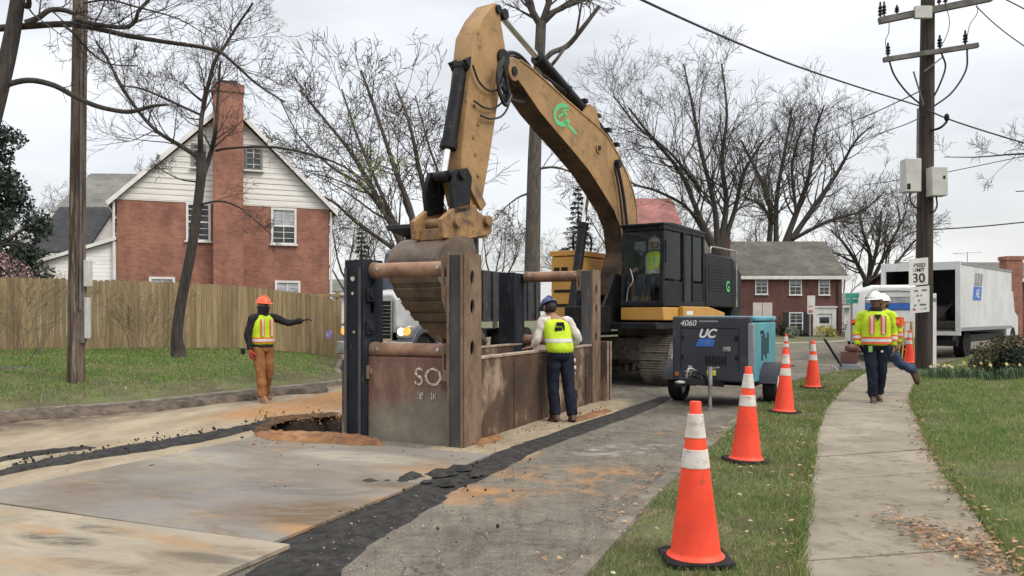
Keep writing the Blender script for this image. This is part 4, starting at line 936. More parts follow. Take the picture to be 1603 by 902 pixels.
# ------------------------------------------------------------------ traffic cones
m_cone = M('orange_cone_plastic', (.86, .065, .022), (.66, .048, .018), 4, .5, c3=(.26, .06, .035), s3=11, t3=(.60, .70), coord='Position', stretch=(1, 1, .6))
m_refl = M('reflective_collar', (.62, .58, .53), (.50, .45, .40), 9, .5, c3=(.33, .26, .21), s3=14, t3=(.55, .66), coord='Position')
def cone(loc, label, rz=0):
    o = thing('traffic_cone', label, 'traffic cone', loc, rz, 'traffic cones')
    b = MB(); s = .19; q = [(s - .05, -s), (s, -s + .05), (s, s - .05), (s - .05, s), (-s + .05, s), (-s, s - .05), (-s, -s + .05), (-s + .05, -s)]
    b.prism(q, lambda p, z: (p[0], p[1], z), 0, .028); b.build('base', m_rubber, o, bevel=.006)
    R_ = lambda z: .142 - (.142 - .034) * ((z - .04) / .84)
    b = MB(); b.lathe([(.165, .029), (.158, .036), (.145, .044), (R_(.06), .06), (R_(.3), .3), (R_(.6), .6), (R_(.83), .83), (R_(.83) - .004, .84), (.034, .845), (.033, .90), (.030, .905), (.020, .906)], n=28); b.build('cone_body', m_cone, o, smooth=40)
    for za, zb in ((.53, .635), (.70, .835)):
        b = MB(); b.lathe([(R_(za) + .001, za), (R_(za) + .0035, za + .002), (R_(zb) + .0035, zb - .002), (R_(zb) + .001, zb)], n=28); b.build('reflective_collar', m_refl, o, smooth=40)
    return o
c0 = cone((1.05, 4.57, .05), 'nearest and largest orange cone on the grass verge, white banded')
for loc, lab, rz in (((2.24, 7.64, .05), 'second orange cone along the verge, between the nearest cone and the compressor', .25),
                     ((3.90, 11.45, .05), 'orange cone on the verge right beside the compressor tyre', .7),
                     ((5.78, 15.35, .05), 'orange cone standing alone at the verge end, left of the walking man', .1),
                     ((7.75, 22.6, .0), 'small far orange cone, tip showing just above the compressor-side cone', .4),
                     ((10.95, 22.0, .12), 'orange cone beside the yellow ladder at the foot of the utility pole', .2)):
    k_ = dup(c0, loc, rz, label=lab); k_.rotation_euler = (R(1.6 * math.sin(loc[0] * 7)), R(1.8 * math.cos(loc[1] * 5)), rz)

# ------------------------------------------------------------------ tow-behind compressor
m_cgrey = M('slate_canopy', (.036, .038, .050), (.027, .029, .038), 1.5, .55, c3=(.09, .085, .085), s3=3, t3=(.6, .78))
m_teal = M('teal_canopy', (.085, .30, .36), (.06, .235, .285), 2, .4, c3=(.05, .16, .2), s3=5, t3=(.62, .8))
m_blue = M('logo_blue', (.035, .14, .48), (.03, .11, .40), 3, .5)
m_lgrey = M('logo_grey', (.22, .24, .25), (.18, .19, .2), 3, .5)
CA = -R(30)
cmp_ = thing('air_compressor', 'dark grey and teal tow-behind air compressor on two wheels by the verge', 'compressor', (3.45, 13.1, 0), CA)
b = MB()     # canopy: rounded box, front and roof dark, flank teal
x0, x1, y0, y1, z0, z1 = -.64, .64, -.62, 1.0, .40, 1.42
b = MB(); b.box((x0, y0, z0), (x1 - .02, y0 + .10, z1 + .005)); b.box((x0, y0 + .102, z0), (x0 + .06, y1, z1 - .06)); can = b.build('front_hood', m_cgrey, cmp_, bevel=.04)
b = MB(); b.box((x0 + .07, y0 + .11, z0 + .0), (x1 - .055, y1, z1 - .08)); b.build('canopy', m_cgrey, cmp_, bevel=.02)
b = MB(); b.box((x1 - .05, y0 + .05, z0), (x1, y1, z1 - .09)); sd_ = b.build('side_door', m_teal, cmp_, bevel=.02)
b = MB(); b.box((x0 + .02, y0 + .16, z1 - .075), (x1 + .01, y1 + .02, z1 + .01)); b.build('roof', m_teal, cmp_, bevel=.03)
b = MB(); b.bar((x1 - .025, y0 + .0, z0 + .1), (x1 - .025, y0 + .0, z1 - .1), .05, .10); b.build('corner_trim', m_lgrey, cmp_, bevel=.02)
b = MB(); b.box((x0 + .14, y0 - .006, z0 + .18), (x0 + .150, y0 - .001, z1 - .16)); b.box((x1 - .22, y0 - .006, z0 + .18), (x1 - .21, y0 - .001, z1 - .16)); b.box((x0 + .14, y0 - .006, z1 - .185), (x1 - .21, y0 - .001, z1 - .175)); b.build('panel_seam', m_black, can)
text('lettering', '4060', .13, m_white, can, (-.38, y0 - .004, 1.315), (1, 0, 0), (0, 0, 1), .25, .0)
b = MB(); b.box((-.20, y0 - .005, 1.335), (.10, y0 - .001, 1.362)); b.build('name_strip', m_lgrey, can)
text('logo_letters', 'UC', .19, m_white, can, (-.08, y0 - .004, 1.15), (1, 0, 0), (0, 0, 1), .35, .006)
b = MB(); b.prism([(-.26, .95), (.02, .95), (.06, 1.05), (-.03, 1.08), (-.20, 1.07)], lambda p, o: (p[0], o, p[1]), y0 - .006, y0 - .001); b.build('logo_badge', m_blue, can)
text('logo_letters', 'A', .10, m_lgrey, can, (-.07, y0 - .008, 1.01), (1, 0, 0), (0, 0, 1), .35)
b = MB()
for i, (a_, c_) in enumerate(((.0, .30), (.08, .32), (.02, .26), (.1, .34))): b.box((x1 + .002, -.05 + i * .14, .72 + a_), (x1 + .006, .03 + i * .14, .72 + c_ + .1))
b.box((x1 + .002, -.12, 1.14), (x1 + .006, .10, 1.20)); b.build('dark_lettering', m_black, sd_)
for xx in (x0 + .17, x1 - .25):
    for zz in (.75, 1.05): b = MB(); b.box((xx - .02, y0 - .018, zz), (xx + .02, y0 - .001, zz + .07)); b.build('hinge', m_black, can, bevel=.004)
b = MB(); b.box((.18, y0 - .016, .88), (.30, y0 - .001, .95)); b.cyl((.24, y0 - .03, .915), (.24, y0 - .016, .915), .018, 10); b.build('door_latch', m_steel, can, bevel=.004)
for k in range(7): b = MB(); b.box((-.1 + k * .05, y0 - .008, .66), (-.07 + k * .05, y0 - .001, .80)) ; b.build('louvre', m_dark, can)
for s_ in (-1, 1): b = MB(); b.box((s_ * .56 - .03, y0 - .014, .47), (s_ * .56 + .03, y0 - .001, .53)); b.build('reflector', M('amber_reflector', (.5, .16, .02), None, 4, .3), can, bevel=.004)
b = MB(); b.box((x1 + .002, .62, .47), (x1 + .03, .82, .60)); b.build('latch', m_black, sd_, bevel=.008)
b = MB(); b.box((-.55, -.85, .30), (-.47, 1.0, .39)); b.box((.45, -.3, .30), (.53, 1.0, .39)); b.box((-.5, .1, .29), (.5, .2, .37)); b.build('chassis', m_black, cmp_, bevel=.006)
b = MB(); b.bar((-.30, -.55, .36), (-.14, -1.55, .46), .07, .09); b.bar((.15, -.55, .36), (-.10, -1.5, .46), .07, .09); b.box((-.18, -1.72, .42), (-.06, -1.5, .52)); dr = b.build('drawbar', m_black, cmp_, bevel=.006)
b = MB(); P = [(-.12 + .055 * math.cos(R(a_)), -1.80 + .07 * math.sin(R(a_)), .47) for a_ in range(0, 361, 30)]; b.tube(P, .02, 8, False); b.build('towing_eye', m_steel, dr)
for k, (xx, zz) in enumerate(((-.16, .64), (-.08, .6), (-.22, .58))):
    b = MB(); P = catmull([(xx, -1.4, .46), (xx + .03, -1.38, zz), (xx + .10, -1.2, zz - .05), (xx + .05, -.8, .45)], 5); b.tube(P, .016, 6); b.build('brake_cable', m_steel if k == 0 else m_black, dr)
b = MB(); b.box((-.22, -1.32, .52), (-.10, -1.2, .60)); b.box((-.17, -1.3, .60), (-.12, -1.22, .68)); b.build('hand_brake', m_steel, dr, bevel=.006)
b = MB(); b.cyl((.10, -1.05, .03), (.10, -1.05, .42), .027, 12); b.cyl((.10, -1.05, .38), (.10, -1.05, .66), .036, 12); b.cyl((.10, -1.05, .0), (.10, -1.05, .03), .09, 16); b.bar((.10, -1.05, .63), (.24, -1.05, .66), .02); b.build('jack_stand', m_steel, cmp_)
b = MB(); b.box((-.06, y0 - .05, .50), (.07, y0 - .003, .58)); b.build('warning_tag', M('yellow_green', (.55, .60, .06), None, 3, .5), cmp_)
for s in (-1, 1):
    c = (s * .78, .15, .31); b = MB(); q = [(.20, -.10), (.28, -.11), (.31, -.08), (.31, .08), (.28, .11), (.20, .10)]
    vs = []; n = 30
    for j in range(n):
        a_ = 2 * math.pi * j / n
        for r, w_ in q: vs.append((c[0] + w_, c[1] + r * math.cos(a_), c[2] + r * math.sin(a_)))
    b.add(vs, [(j * 6 + i, j * 6 + (i + 1) % 6, ((j + 1) % n) * 6 + (i + 1) % 6, ((j + 1) % n) * 6 + i) for j in range(n) for i in range(6)]); wh = b.build('wheel', m_rubber, cmp_, smooth=40)
    b = MB(); b.cyl((c[0] - .06, c[1], c[2]), (c[0] + .07, c[1], c[2]), .195, 24); b.cyl((c[0] + s * .06, c[1], c[2]), (c[0] + s * .10, c[1], c[2]), .06, 14); b.build('rim', m_white, wh)
    b = MB(); pts = [(c[1] + .40 * math.cos(R(a_)), c[2] + .38 * math.sin(R(a_))) for a_ in range(10, 171, 16)]; pts2 = [(c[1] + .36 * math.cos(R(a_)), c[2] + .34 * math.sin(R(a_))) for a_ in range(170, 9, -16)]
    b.prism(pts + pts2, lambda p, o: (o, p[0], p[1]), c[0] - .15, c[0] + .14); b.build('mudguard', m_cgrey, cmp_, smooth=40)

# ------------------------------------------------------------------ dump truck behind the trench box
DT = thing('dump_truck', 'dump truck with white hood and lit amber lamps seen through the trench box', 'truck', (-3.40, 20.2, 0), UA)
m_hood = M('white_hood', (.46, .47, .48), (.36, .37, .38), 2, .35); m_dnavy = M('navy_body', (.06, .075, .105), (.04, .05, .07), 2, .35)
m_dump = M('black_dump_body', (.028, .030, .034), (.018, .019, .022), 2, .6, c3=(.09, .08, .07), s3=4, t3=(.56, .7))
b = MB(); b.loft([[(-w_, y, 1.0), (w_, y, 1.0), (w_, y, h_ - .15), (w_ - .12, y, h_), (-w_ + .12, y, h_), (-w_, y, h_ - .15)] for y, w_, h_ in ((0, .55, 1.95), (.06, .58, 2.0), (1.6, .85, 2.15))]); hd = b.build('hood', m_hood, DT, bevel=.02)
b = MB(); b.box((-.46, -.05, .85), (.46, -.003, 1.80)); gr = b.build('grille', m_dark, DT, bevel=.01)
b = MB()
for i in range(3): b.box((-.02 + (i - 1) * .45, -.07, .85), (.02 + (i - 1) * .45, -.052, 1.80))
for i in range(9): b.box((-.44, -.064, .95 + i * .09), (.44, -.054, .965 + i * .09))
b.build('grille_bar', m_steel, gr)
b = MB(); b.cyl((0, .05, 2.0), (0, .05, 2.10), .03, 10); b.cyl((0, .02, 2.10), (0, .08, 2.12), .05, 10); b.build('hood_ornament', m_chrome, hd)
b = MB(); b.box((-1.1, -.25, .45), (1.1, -.06, .78)); b.build('bumper', m_steel, DT, bevel=.03)
m_amber = emis('lit_amber_lamp', (1.0, .33, .06), 1.25); m_lamp = emis('lit_headlamp', (1.0, .86, .68), 1.3)
for s in (-1, 1):
    b = MB(); pts = [(.55 + .72 * math.cos(R(a_)), .55 + .62 * math.sin(R(a_))) for a_ in range(0, 181, 15)]; pts = pts + [(.55 + .58 * math.cos(R(a_)), .5 + .5 * math.sin(R(a_))) for a_ in range(180, -1, -15)]
    b.prism(pts, lambda p, o: (o, p[0], p[1]), s * .62 - .0, s * 1.1); fe = b.build('fender', m_dnavy, DT, smooth=40, bevel=.02)
    b = MB(); b.box((min(s * .60, s * 1.0), -.10, .86), (max(s * .60, s * 1.0), .3, 1.18)); hb = b.build('headlamp_housing', m_steel, fe, bevel=.04)
    b = MB(); b.cyl((s * .76, -.13, 1.03), (s * .76, -.10, 1.03), .10, 20); b.build('headlamp', m_lamp, hb)
    b = MB(); b.cyl((s * .92, -.14, 1.04), (s * .92, -.09, 1.04), .10, 16); b.build('amber_lamp', m_amber, hb)
    b = MB(); vs_ = (s * .85, .6, .52); b.cyl((s * .70, .6, .52), (s * 1.0, .6, .52), .52, 28); b.cyl((s * 1.0, .6, .52), (s * 1.02, .6, .52), .28, 20); b.build('wheel', m_rubber, DT)
    b = MB(); b.bar((s * .95, 1.75, 2.35), (s * 1.35, 1.6, 2.35), .03); b.box((min(s * 1.28, s * 1.46), 1.55, 1.8), (max(s * 1.28, s * 1.46), 1.62, 2.5)); b.build('door_mirror', m_steel, DT, bevel=.02)
b = MB(); b.loft([[(-.98, y, z_) if s_ == 0 else (.98, y, z_) for s_, y, z_ in ((0, ya, za), (1, ya, za), (1, yb, za), (0, yb, za))] for za, ya, yb in ((1.0, 1.62, 3.1), (2.15, 1.62, 3.1), (3.15, 1.85, 3.1), (3.27, 2.0, 3.05))]); cb_ = b.build('cab', m_dnavy, DT, bevel=.04)
b = MB(); b.add([(-.85, 1.635, 2.2), (.85, 1.635, 2.2), (.80, 1.815, 2.88), (-.80, 1.815, 2.88)], [(0, 1, 2, 3)]); b.build('windscreen', m_pane, cb_)
b = MB(); b.box((.984, 1.95, 2.15), (.992, 2.85, 2.85)); b.box((-.992, 1.95, 2.15), (-.984, 2.85, 2.85)); b.build('side_window', m_pane, cb_, bevel=.002)
b = MB(); b.box((.985, 2.55, 1.85), (1.03, 2.7, 1.89)); b.build('door_handle', m_chrome, cb_)
b = MB(); b.cyl((1.02, 3.25, .9), (1.02, 3.25, 3.6), .07, 14); b.build('exhaust_stack', m_steel, DT)
b = MB(); b.box((-1.2, 3.4, 1.25), (1.2, 8.2, 2.75)); b.box((-1.2, 3.30, 1.25), (1.2, 3.395, 3.85)); b.prism([(2.2, 3.86), (3.4, 3.70), (3.4, 3.84), (2.2, 4.0)], lambda p, o: (o, p[0], p[1]), -1.15, 1.15); bd = b.build('dump_body', m_dump, DT, bevel=.02)
b = MB()
for i in range(7): b.box((1.203, 3.55 + i * .68, 1.3), (1.26, 3.65 + i * .68, 2.72))
b.build('body_rib', m_dump, bd, bevel=.005)
b = MB(); b.box((-.45, 1.4, .75), (.45, 8.2, 1.0)); b.box((.5, 3.2, .55), (1.0, 4.3, 1.05)); b.build('chassis', m_black, DT)
for y in (5.9, 7.2):
    for s in (-1, 1):
        b = MB(); b.cyl((s * .62, y, .52), (s * 1.12, y, .52), .52, 26); b.cyl((s * 1.12, y, .52), (s * 1.14, y, .52), .26, 18); b.build('wheel', m_rubber, DT)
# ------------------------------------------------------------------ houses
m_brick1 = brick('orange_red_brick', (.34, .145, .098), (.25, .10, .072), (.26, .20, .165))
m_brick2 = brick('dark_red_brick', (.145, .058, .048), (.11, .042, .038), (.14, .105, .09))
m_siding = siding('cream_siding', (.60, .585, .545)); m_siding2 = siding('white_siding', (.66, .65, .62), .14)
m_shingle = shingle('grey_shingle', (.14, .132, .12), (.095, .09, .082)); m_shdark = shingle('charcoal_shingle', (.045, .048, .058), (.03, .032, .04)); m_shred = shingle('red_shingle', (.34, .15, .145), (.28, .12, .115)); m_shgrey = shingle('pale_grey_shingle', (.20, .20, .195), (.15, .15, .15))
m_curtain = M('window_blind', (.40, .42, .44), (.22, .24, .26), 3, .7)
def window(par, x, z, w_, h_, y=0.0, rows=3, cols=2, shutters=None, blind=0.0, fm=None):
    """a sash window standing in a wall at local y (the wall's outer face): frame > pane, sill"""
    b = MB(); t = .085
    b.box((x - w_ / 2, y - .05, z - h_ / 2), (x - w_ / 2 + t, y + .02, z + h_ / 2)); b.box((x + w_ / 2 - t, y - .05, z - h_ / 2), (x + w_ / 2, y + .02, z + h_ / 2))
    b.box((x - w_ / 2 + t, y - .05, z + h_ / 2 - t), (x + w_ / 2 - t, y + .02, z + h_ / 2)); b.box((x - w_ / 2 + t, y - .05, z - h_ / 2), (x + w_ / 2 - t, y + .02, z - h_ / 2 + t * .7)); b.box((x - w_ / 2 + t, y - .045, z - .03), (x + w_ / 2 - t, y + .015, z + .03))
    o = b.build('window', fm or m_trim, par, bevel=.006)
    b = MB(); b.box((x - w_ / 2 + t, y - .012, z - h_ / 2 + t * .7), (x + w_ / 2 - t, y - .006, z + h_ / 2 - t)); b.build('pane', m_pane, o)
    b = MB()
    for i in range(1, cols): xx = x - w_ / 2 + t + (w_ - 2 * t) * i / cols; b.box((xx - .012, y - .026, z - h_ / 2 + t), (xx + .012, y - .014, z + h_ / 2 - t))
    for i in range(1, rows * 2):
        zz = z - h_ / 2 + h_ * i / (rows * 2)
        if i != rows: b.box((x - w_ / 2 + t, y - .024, zz - .010), (x + w_ / 2 - t, y - .016, zz + .010))
    b.build('glazing_bars', m_trim, o)
    if blind:
        b = MB(); b.box((x - w_ / 2 + t + .01, y - .0125, z + h_ / 2 - t - blind * h_), (x + w_ / 2 - t - .01, y - .0065, z + h_ / 2 - t)); b.build('blind', m_curtain, o)
    b = MB(); b.box((x - w_ / 2 - .05, y - .11, z - h_ / 2 - .06), (x + w_ / 2 + .05, y + .0, z - h_ / 2 - .002)); b.build('sill', m_trim, o, bevel=.006)
    if shutters:
        for s in (-1, 1): b = MB(); b.box((x + s * (w_ / 2 + .22) - .19, y - .04, z - h_ / 2), (x + s * (w_ / 2 + .22) + .19, y - .003, z + h_ / 2)); b.build('shutter', shutters, par, bevel=.008)
    return o
def on_wall(px, py, org, ax, y=0.0):
    """where a pixel's sight line meets the upright plane through org along ax (pushed out by y): (along, up)"""
    nx, ny = -ax[1], ax[0]; ox, oy = org[0] + nx * y, org[1] + ny * y; kx = (px - CX) / F
    s = (kx * oy - ox) / (ax[0] - kx * ax[1]); Y = oy + s * ax[1]
    return s, EYE - (py - HY) * Y / F
# --- the brick house behind the fence: its gable end with the outside chimney
HO = (-14.1, 28.5); HXv = Vector((6.94, 2.81)).normalized(); HA = math.atan2(HXv.y, HXv.x)
hw_ = lambda px, py, y=0.0: on_wall(px, py, HO, HXv, y)
H1 = thing('brick_house', 'red brick house with cream clapboard gable and tall outside chimney behind the fence', 'house', (*HO, .3), HA)
zb = -.5; WD = 7.48
ze = hw_(183, 312)[1] - .3; apx, apz = hw_(352, 164); apz -= .3; apx = 3.75
b = MB(); b.box((0, 0, zb), (WD, 9, ze)); b.build('wall', m_brick1, H1)
b = MB(); b.box((-.03, -.02, ze + .002), (WD + .03, 9, ze + .05)); b.prism([(-.0, ze + .05), (WD, ze + .05), (apx, apz - .12)], lambda p, o: (p[0], o, p[1]), .02, 9); g_ = b.build('gable', m_siding, H1)
b = MB(); z = ze + .05
def xl_(z): f = (z - ze) / (apz - .1 - ze); return apx * f, WD + (apx - WD) * f
while z < apz - .35:
    za = z + .205; (a0, a1), (b0, b1) = xl_(z), xl_(za); b.add([(a0, -.030, z), (a1, -.030, z), (b1, -.012, za), (b0, -.012, za), (a0, .02, z), (a1, .02, z), (b1, .02, za), (b0, .02, za)], [(0, 1, 2, 3), (0, 4, 5, 1), (0, 3, 7, 4), (1, 5, 6, 2), (3, 2, 6, 7)]); z += .205
b.build('clapboards', m_siding, g_, smooth=0)
b = MB()
for sx0, sx1 in ((-.28, apx), (WD + .28, apx)):
    k = (apz - ze) / abs(apx - (0 if sx0 < 1 else WD)); zl0 = ze - .28 * k + .05
    b.prism([(sx0, zl0), (sx1, apz), (sx1, apz + .16), (sx0, zl0 + .14)], lambda p, o: (p[0], o, p[1]), -.22, 9.2)
rf = b.build('roof', m_shgrey, H1)
b = MB()
for sx0 in (-.29, WD + .29):
    k = (apz - ze) / abs(apx - (0 if sx0 < 1 else WD)); zl0 = ze - .28 * k + .05
    b.prism([(sx0, zl0 - .05), (apx, apz - .04), (apx, apz + .17), (sx0, zl0 + .15)], lambda p, o: (p[0], o, p[1]), -.27, -.225)
b.build('rake_board', m_trim, H1)
b = MB(); b.box((-.34, -.22, ze - .2), (-.25, 9.2, ze - .08)); b.cyl((-.10, -.06, zb), (-.10, -.06, ze - .1), .045, 10); b.build('gutter', m_trim, H1)
b = MB(); b.cyl((WD + .06, -.07, zb), (WD + .06, -.07, ze - .1), .045, 10); b.build('downpipe', m_trim, H1)
for (xa, ya, xb, yb), bl in (((291, 319, 330, 377), 0.0), ((424, 327, 464, 382), .45), ((233, 434, 274, 496), .3), ((430, 440, 470, 500), .3)):
    (s0, z0), (s1, z1) = hw_(xa, yb), hw_(xb, ya); window(H1, (s0 + s1) / 2, (z0 + z1) / 2 - .3, s1 - s0, z1 - z0, 0, 3, 2, None, bl)
for xa, ya, xb, yb in ((300, 226, 322, 262), (383, 232, 411, 266)):
    (s0, z0), (s1, z1) = hw_(xa, yb, -.03), hw_(xb, ya, -.03); window(H1, (s0 + s1) / 2, (z0 + z1) / 2 - .3, s1 - s0, z1 - z0, -.05, 2, 2, fm=M('grey_window_frame', (.20, .21, .19), (.14, .15, .14), 4, .7))
ca, _ = hw_(334, 300, -.5); cb, _ = hw_(381, 300, -.5); ct = hw_(358, 131, -.5)[1] - .3; c2 = hw_(358, 440, -.5)[1] - .3
b = MB(); b.box((ca, -.5, zb), (cb, -.035, ct - .3)); b.box((ca - .04, -.54, ct - .3), (cb + .04, .25, ct)); b.box((ca, -.03, ze), (cb, .22, ct - .302)); ch = b.build('chimney', m_brick1, H1)
b = MB(); b.box((ca + .1, -.42, ct + .002), (cb - .1, .1, ct + .06)); b.box((ca + .2, -.34, ct + .06), (cb - .2, .05, ct + .16)); b.build('flue_cap', m_shdark, ch, bevel=.01)
# lean-to at its left end
s0, z0 = hw_(50, 415); s1, z1 = hw_(183, 377); zg = .0
b = MB(); b.prism([(s0 + .35, -.5), (-.02, -.5), (-.02, z1 - .3), (s0 + .35, z0 - .3 + .1)], lambda p, o: (p[0], o, p[1]), .05, 5.5); b.build('lean_to', m_siding2, H1)
b = MB(); b.prism([(s0, z0 - .3), (-.02, z1 - .28), (-.02, z1 - .16), (s0, z0 - .18)], lambda p, o: (p[0], o, p[1]), -.15, 5.7); b.build('lean_to_roof', m_trim, H1)

def eaves_house(name, label, pxl, pxr, y_ridge, y_eave, Y, zbase, roofmat, wallmat, rot=0.0, depth=7.5, group=None, over=.3, ridge_in=(0, 0)):
    """a house with its long side and roof slope to the viewer; ends at the pixels pxl and pxr"""
    xl = (pxl - CX) * Y / F; xr = (pxr - CX) * Y / F; ze = EYE - (y_eave - HY) * Y / F; zr_ = EYE - (y_ridge - HY) * (Y + depth / 2) / F
    o = thing(name, label, 'house', (xl, Y, zbase), rot, group); L = (xr - xl) / math.cos(rot); e_, r_ = ze - zbase, zr_ - zbase
    b = MB(); b.box((0, 0, -.5), (L, depth, e_)); wl = b.build('wall', wallmat, o)
    b = MB(); b.add([(0.01, 0.01, e_), (.01, depth - .01, e_), (.01, depth / 2, r_ - .12), (L - .01, .01, e_), (L - .01, depth - .01, e_), (L - .01, depth / 2, r_ - .12)], [(0, 1, 2), (3, 5, 4)]); b.build('gable', wallmat, o, smooth=0)
    b = MB(); k = (r_ - e_) / (depth / 2)
    for ya in (-over, depth + over):
        zz = e_ - over * k + .06; b.prism([(ya, zz), (depth / 2, r_), (depth / 2, r_ + .15), (ya, zz + .13)], lambda p, q: (q, p[0], p[1]), -over, L + over)
    b.build('roof', roofmat, o)
    b = MB(); b.box((-over, -over - .03, e_ - over * k - .16), (L + over, -over + .04, e_ - over * k + .10)); b.build('fascia', m_trim, o)
    return o, L, e_, r_
H2, L, e_, r_ = eaves_house('brick_house', 'neighbouring brick house with grey shingle roof half hidden by the pole, far left', 95, 240, 276, 332, 39, .4, m_shgrey, m_brick2, 0.05)
x_ = (167 - CX) * 39 / F - (95 - CX) * 39 / F; window(H2, x_, e_ - 1.05, 1.05, 1.25, 0, 2, 2)
H3, L, e_, r_ = eaves_house('outbuilding', 'low building with steep charcoal roof above the fence at the far left', 56, 128, 329, 392, 36, .4, m_shdark, m_siding2, 0.02, 5)
# --- the far brick house across the side street
H4, L4, e_, r_ = eaves_house('brick_house', 'two storey dark brick house with white door and shutters across the cross street', 1147, 1318, 381, 430, 60, -.3, m_shingle, m_brick2, 0.0, 8)
f4 = lambda px, py: ((px - 1147) * 60 / F, EYE - (py - HY) * 60 / F + .3)
m_shut = M('black_shutter', (.02, .022, .024), None, 4, .6)
for xa, ya, xb, yb in ((1182, 435, 1202, 461), (1235, 436, 1255, 462), (1281, 437, 1299, 462)):
    (s0, z0), (s1, z1) = f4(xa, yb), f4(xb, ya); window(H4, (s0 + s1) / 2, (z0 + z1) / 2, s1 - s0, z1 - z0, 0, 2, 2, None, .3)
(s0, z0), (s1, z1) = f4(1235, 523), f4(1257, 489); window(H4, (s0 + s1) / 2, (z0 + z1) / 2, s1 - s0, z1 - z0, 0, 3, 2, m_shut)
(s0, z0), (s1, z1) = f4(1272, 534), f4(1308, 482)
b = MB(); b.box((s0, -.14, z0), (s0 + .32, -.003, z1)); b.box((s1 - .32, -.14, z0), (s1, -.003, z1)); b.box((s0 + .322, -.13, z1 - .45), (s1 - .322, -.003, z1)); b.box((s0 - .08, -.2, z1 + .002), (s1 + .08, -.003, z1 + .12)); b.build('door_surround', m_trim, H4, bevel=.01)
b = MB(); b.box((s0 + .33, -.06, z0), (s1 - .33, -.004, z1 - .46)); dr_ = b.build('door', m_white, H4)
b = MB(); b.box((s0 + .5, -.075, z1 - 1.15), (s1 - .5, -.062, z1 - .7)); b.build('pane', m_pane, dr_)
sc_, zc_ = f4(1141, 366); b = MB(); b.box((-.75, .5, -.5), (-.05, 1.7, zc_)); b.box((-.8, .45, zc_), (.0, 1.75, zc_ + .15)); b.build('chimney', m_brick2, H4)
b = MB(); b.box((-.35, -.12, e_ - 1.5), (-.0, .45, e_ - .1)); b.build('porch_end', m_trim, H4)
b = MB(); b.cyl((L4 - .35, -.07, -.5), (L4 - .35, -.07, e_ - .1), .05, 8); b.build('downpipe', m_shut, H4)
H5, L, e_, r_ = eaves_house('red_roofed_house', 'distant house whose dull red roof shows above the excavator cab', 988, 1062, 313, 352, 72, -.3, m_shred, m_brick2, 0.02, 8)
H6, L, e_, r_ = eaves_house('brown_roofed_house', 'house with brown roof behind the bare tree right of the excavator cab', 1080, 1128, 366, 402, 64, -.3, M('brown_roof', (.12, .09, .07), (.08, .06, .05), 4, .9), m_brick2, 0.03, 7)
H7, L7, e_, r_ = eaves_house('far_house', 'low house behind the box truck with a brick chimney at right', 1462, 1720, 414, 436, 52, .0, m_shingle, m_brick2, 0.0, 9)
xc = (1589 - CX) * 50 / F - H7.location.x; zt = EYE - (401 - HY) * 50 / F
b = MB(); b.box((xc - .5, -2.0, -.5), (xc + .48, -1.2, zt - .25)); b.box((xc - .56, -2.06, zt - .25), (xc + .54, -1.14, zt)); b.build('chimney', m_brick1, H7)
b = MB(); ax_ = (1534 - CX) * 54 / F - H7.location.x; za = EYE - (392 - HY) * 54 / F; b.cyl((ax_, 3.5, r_ - .6), (ax_, 3.5, za), .025, 6)
for i in range(4): b.cyl((ax_ - 1.1 + i * .1, 3.5, za - .1 - i * .01), (ax_ - .9 + i * .55, 3.5, za - .12), .015, 5)
b.bar((ax_ - 1.0, 3.5, za - .1), (ax_ + 1.0, 3.5, za - .02), .03); b.build('antenna', m_steel, H7)
H8, L, e_, r_ = eaves_house('far_house', 'pale low building seen between the green street sign and the white van', 1322, 1400, 462, 478, 75, -.3, m_shgrey, m_siding2, 0, 7)
H9, L, e_, r_ = eaves_house('brick_house', 'distant brick house hidden behind bare trees left of the trench box', 512, 640, 440, 458, 70, .2, m_shgrey, m_siding2, .1, 8)

# ------------------------------------------------------------------ fence
m_fence = M('cedar_picket', (.31, .235, .135), (.21, .158, .09), 2.5, .9, stretch=(6, 6, .5), c3=(.15, .13, .065), s3=1.2, t3=(.50, .70), isl=.22, spec=.15)
A0, A1 = Vector((-17.5, 16.1, 0)), Vector((-5.35, 24.72, 0)); fd = (A1 - A0).normalized(); FL = (A1 - A0).length
FN = thing('picket_fence', 'tall tan cedar picket fence along the back of the lawn', 'fence', tuple(A0), math.atan2(fd.y, fd.x))
b = MB(); x = 0; r_f = random.Random(4)
while x < FL:
    p = A0 + fd * x; z0 = zl(p.x, p.y) + .02; h = 1.84 - .06 * (x / FL) + r_f.uniform(-.015, .015); w_ = .138; yo = r_f.uniform(-.006, .006)
    b.prism([(x, z0), (x + w_, z0), (x + w_, z0 + h - .035), (x + w_ - .03, z0 + h), (x + .03, z0 + h), (x, z0 + h - .035)], lambda p, o: (p[0], o, p[1]), yo, yo + .018); x += w_ + .006
b.build('board_panel', m_fence, FN, smooth=0)
b = MB()
for zz in (.3, 1.5): b.box((0, .03, zz + .5), (FL, .07, zz + .59))
b.build('rail', m_fence, FN)
for i in range(8):
    b = MB(); x = i * FL / 7; b.box((x - .05, .072, .2), (x + .05, .17, 2.2)); b.build('post', m_fence, FN)

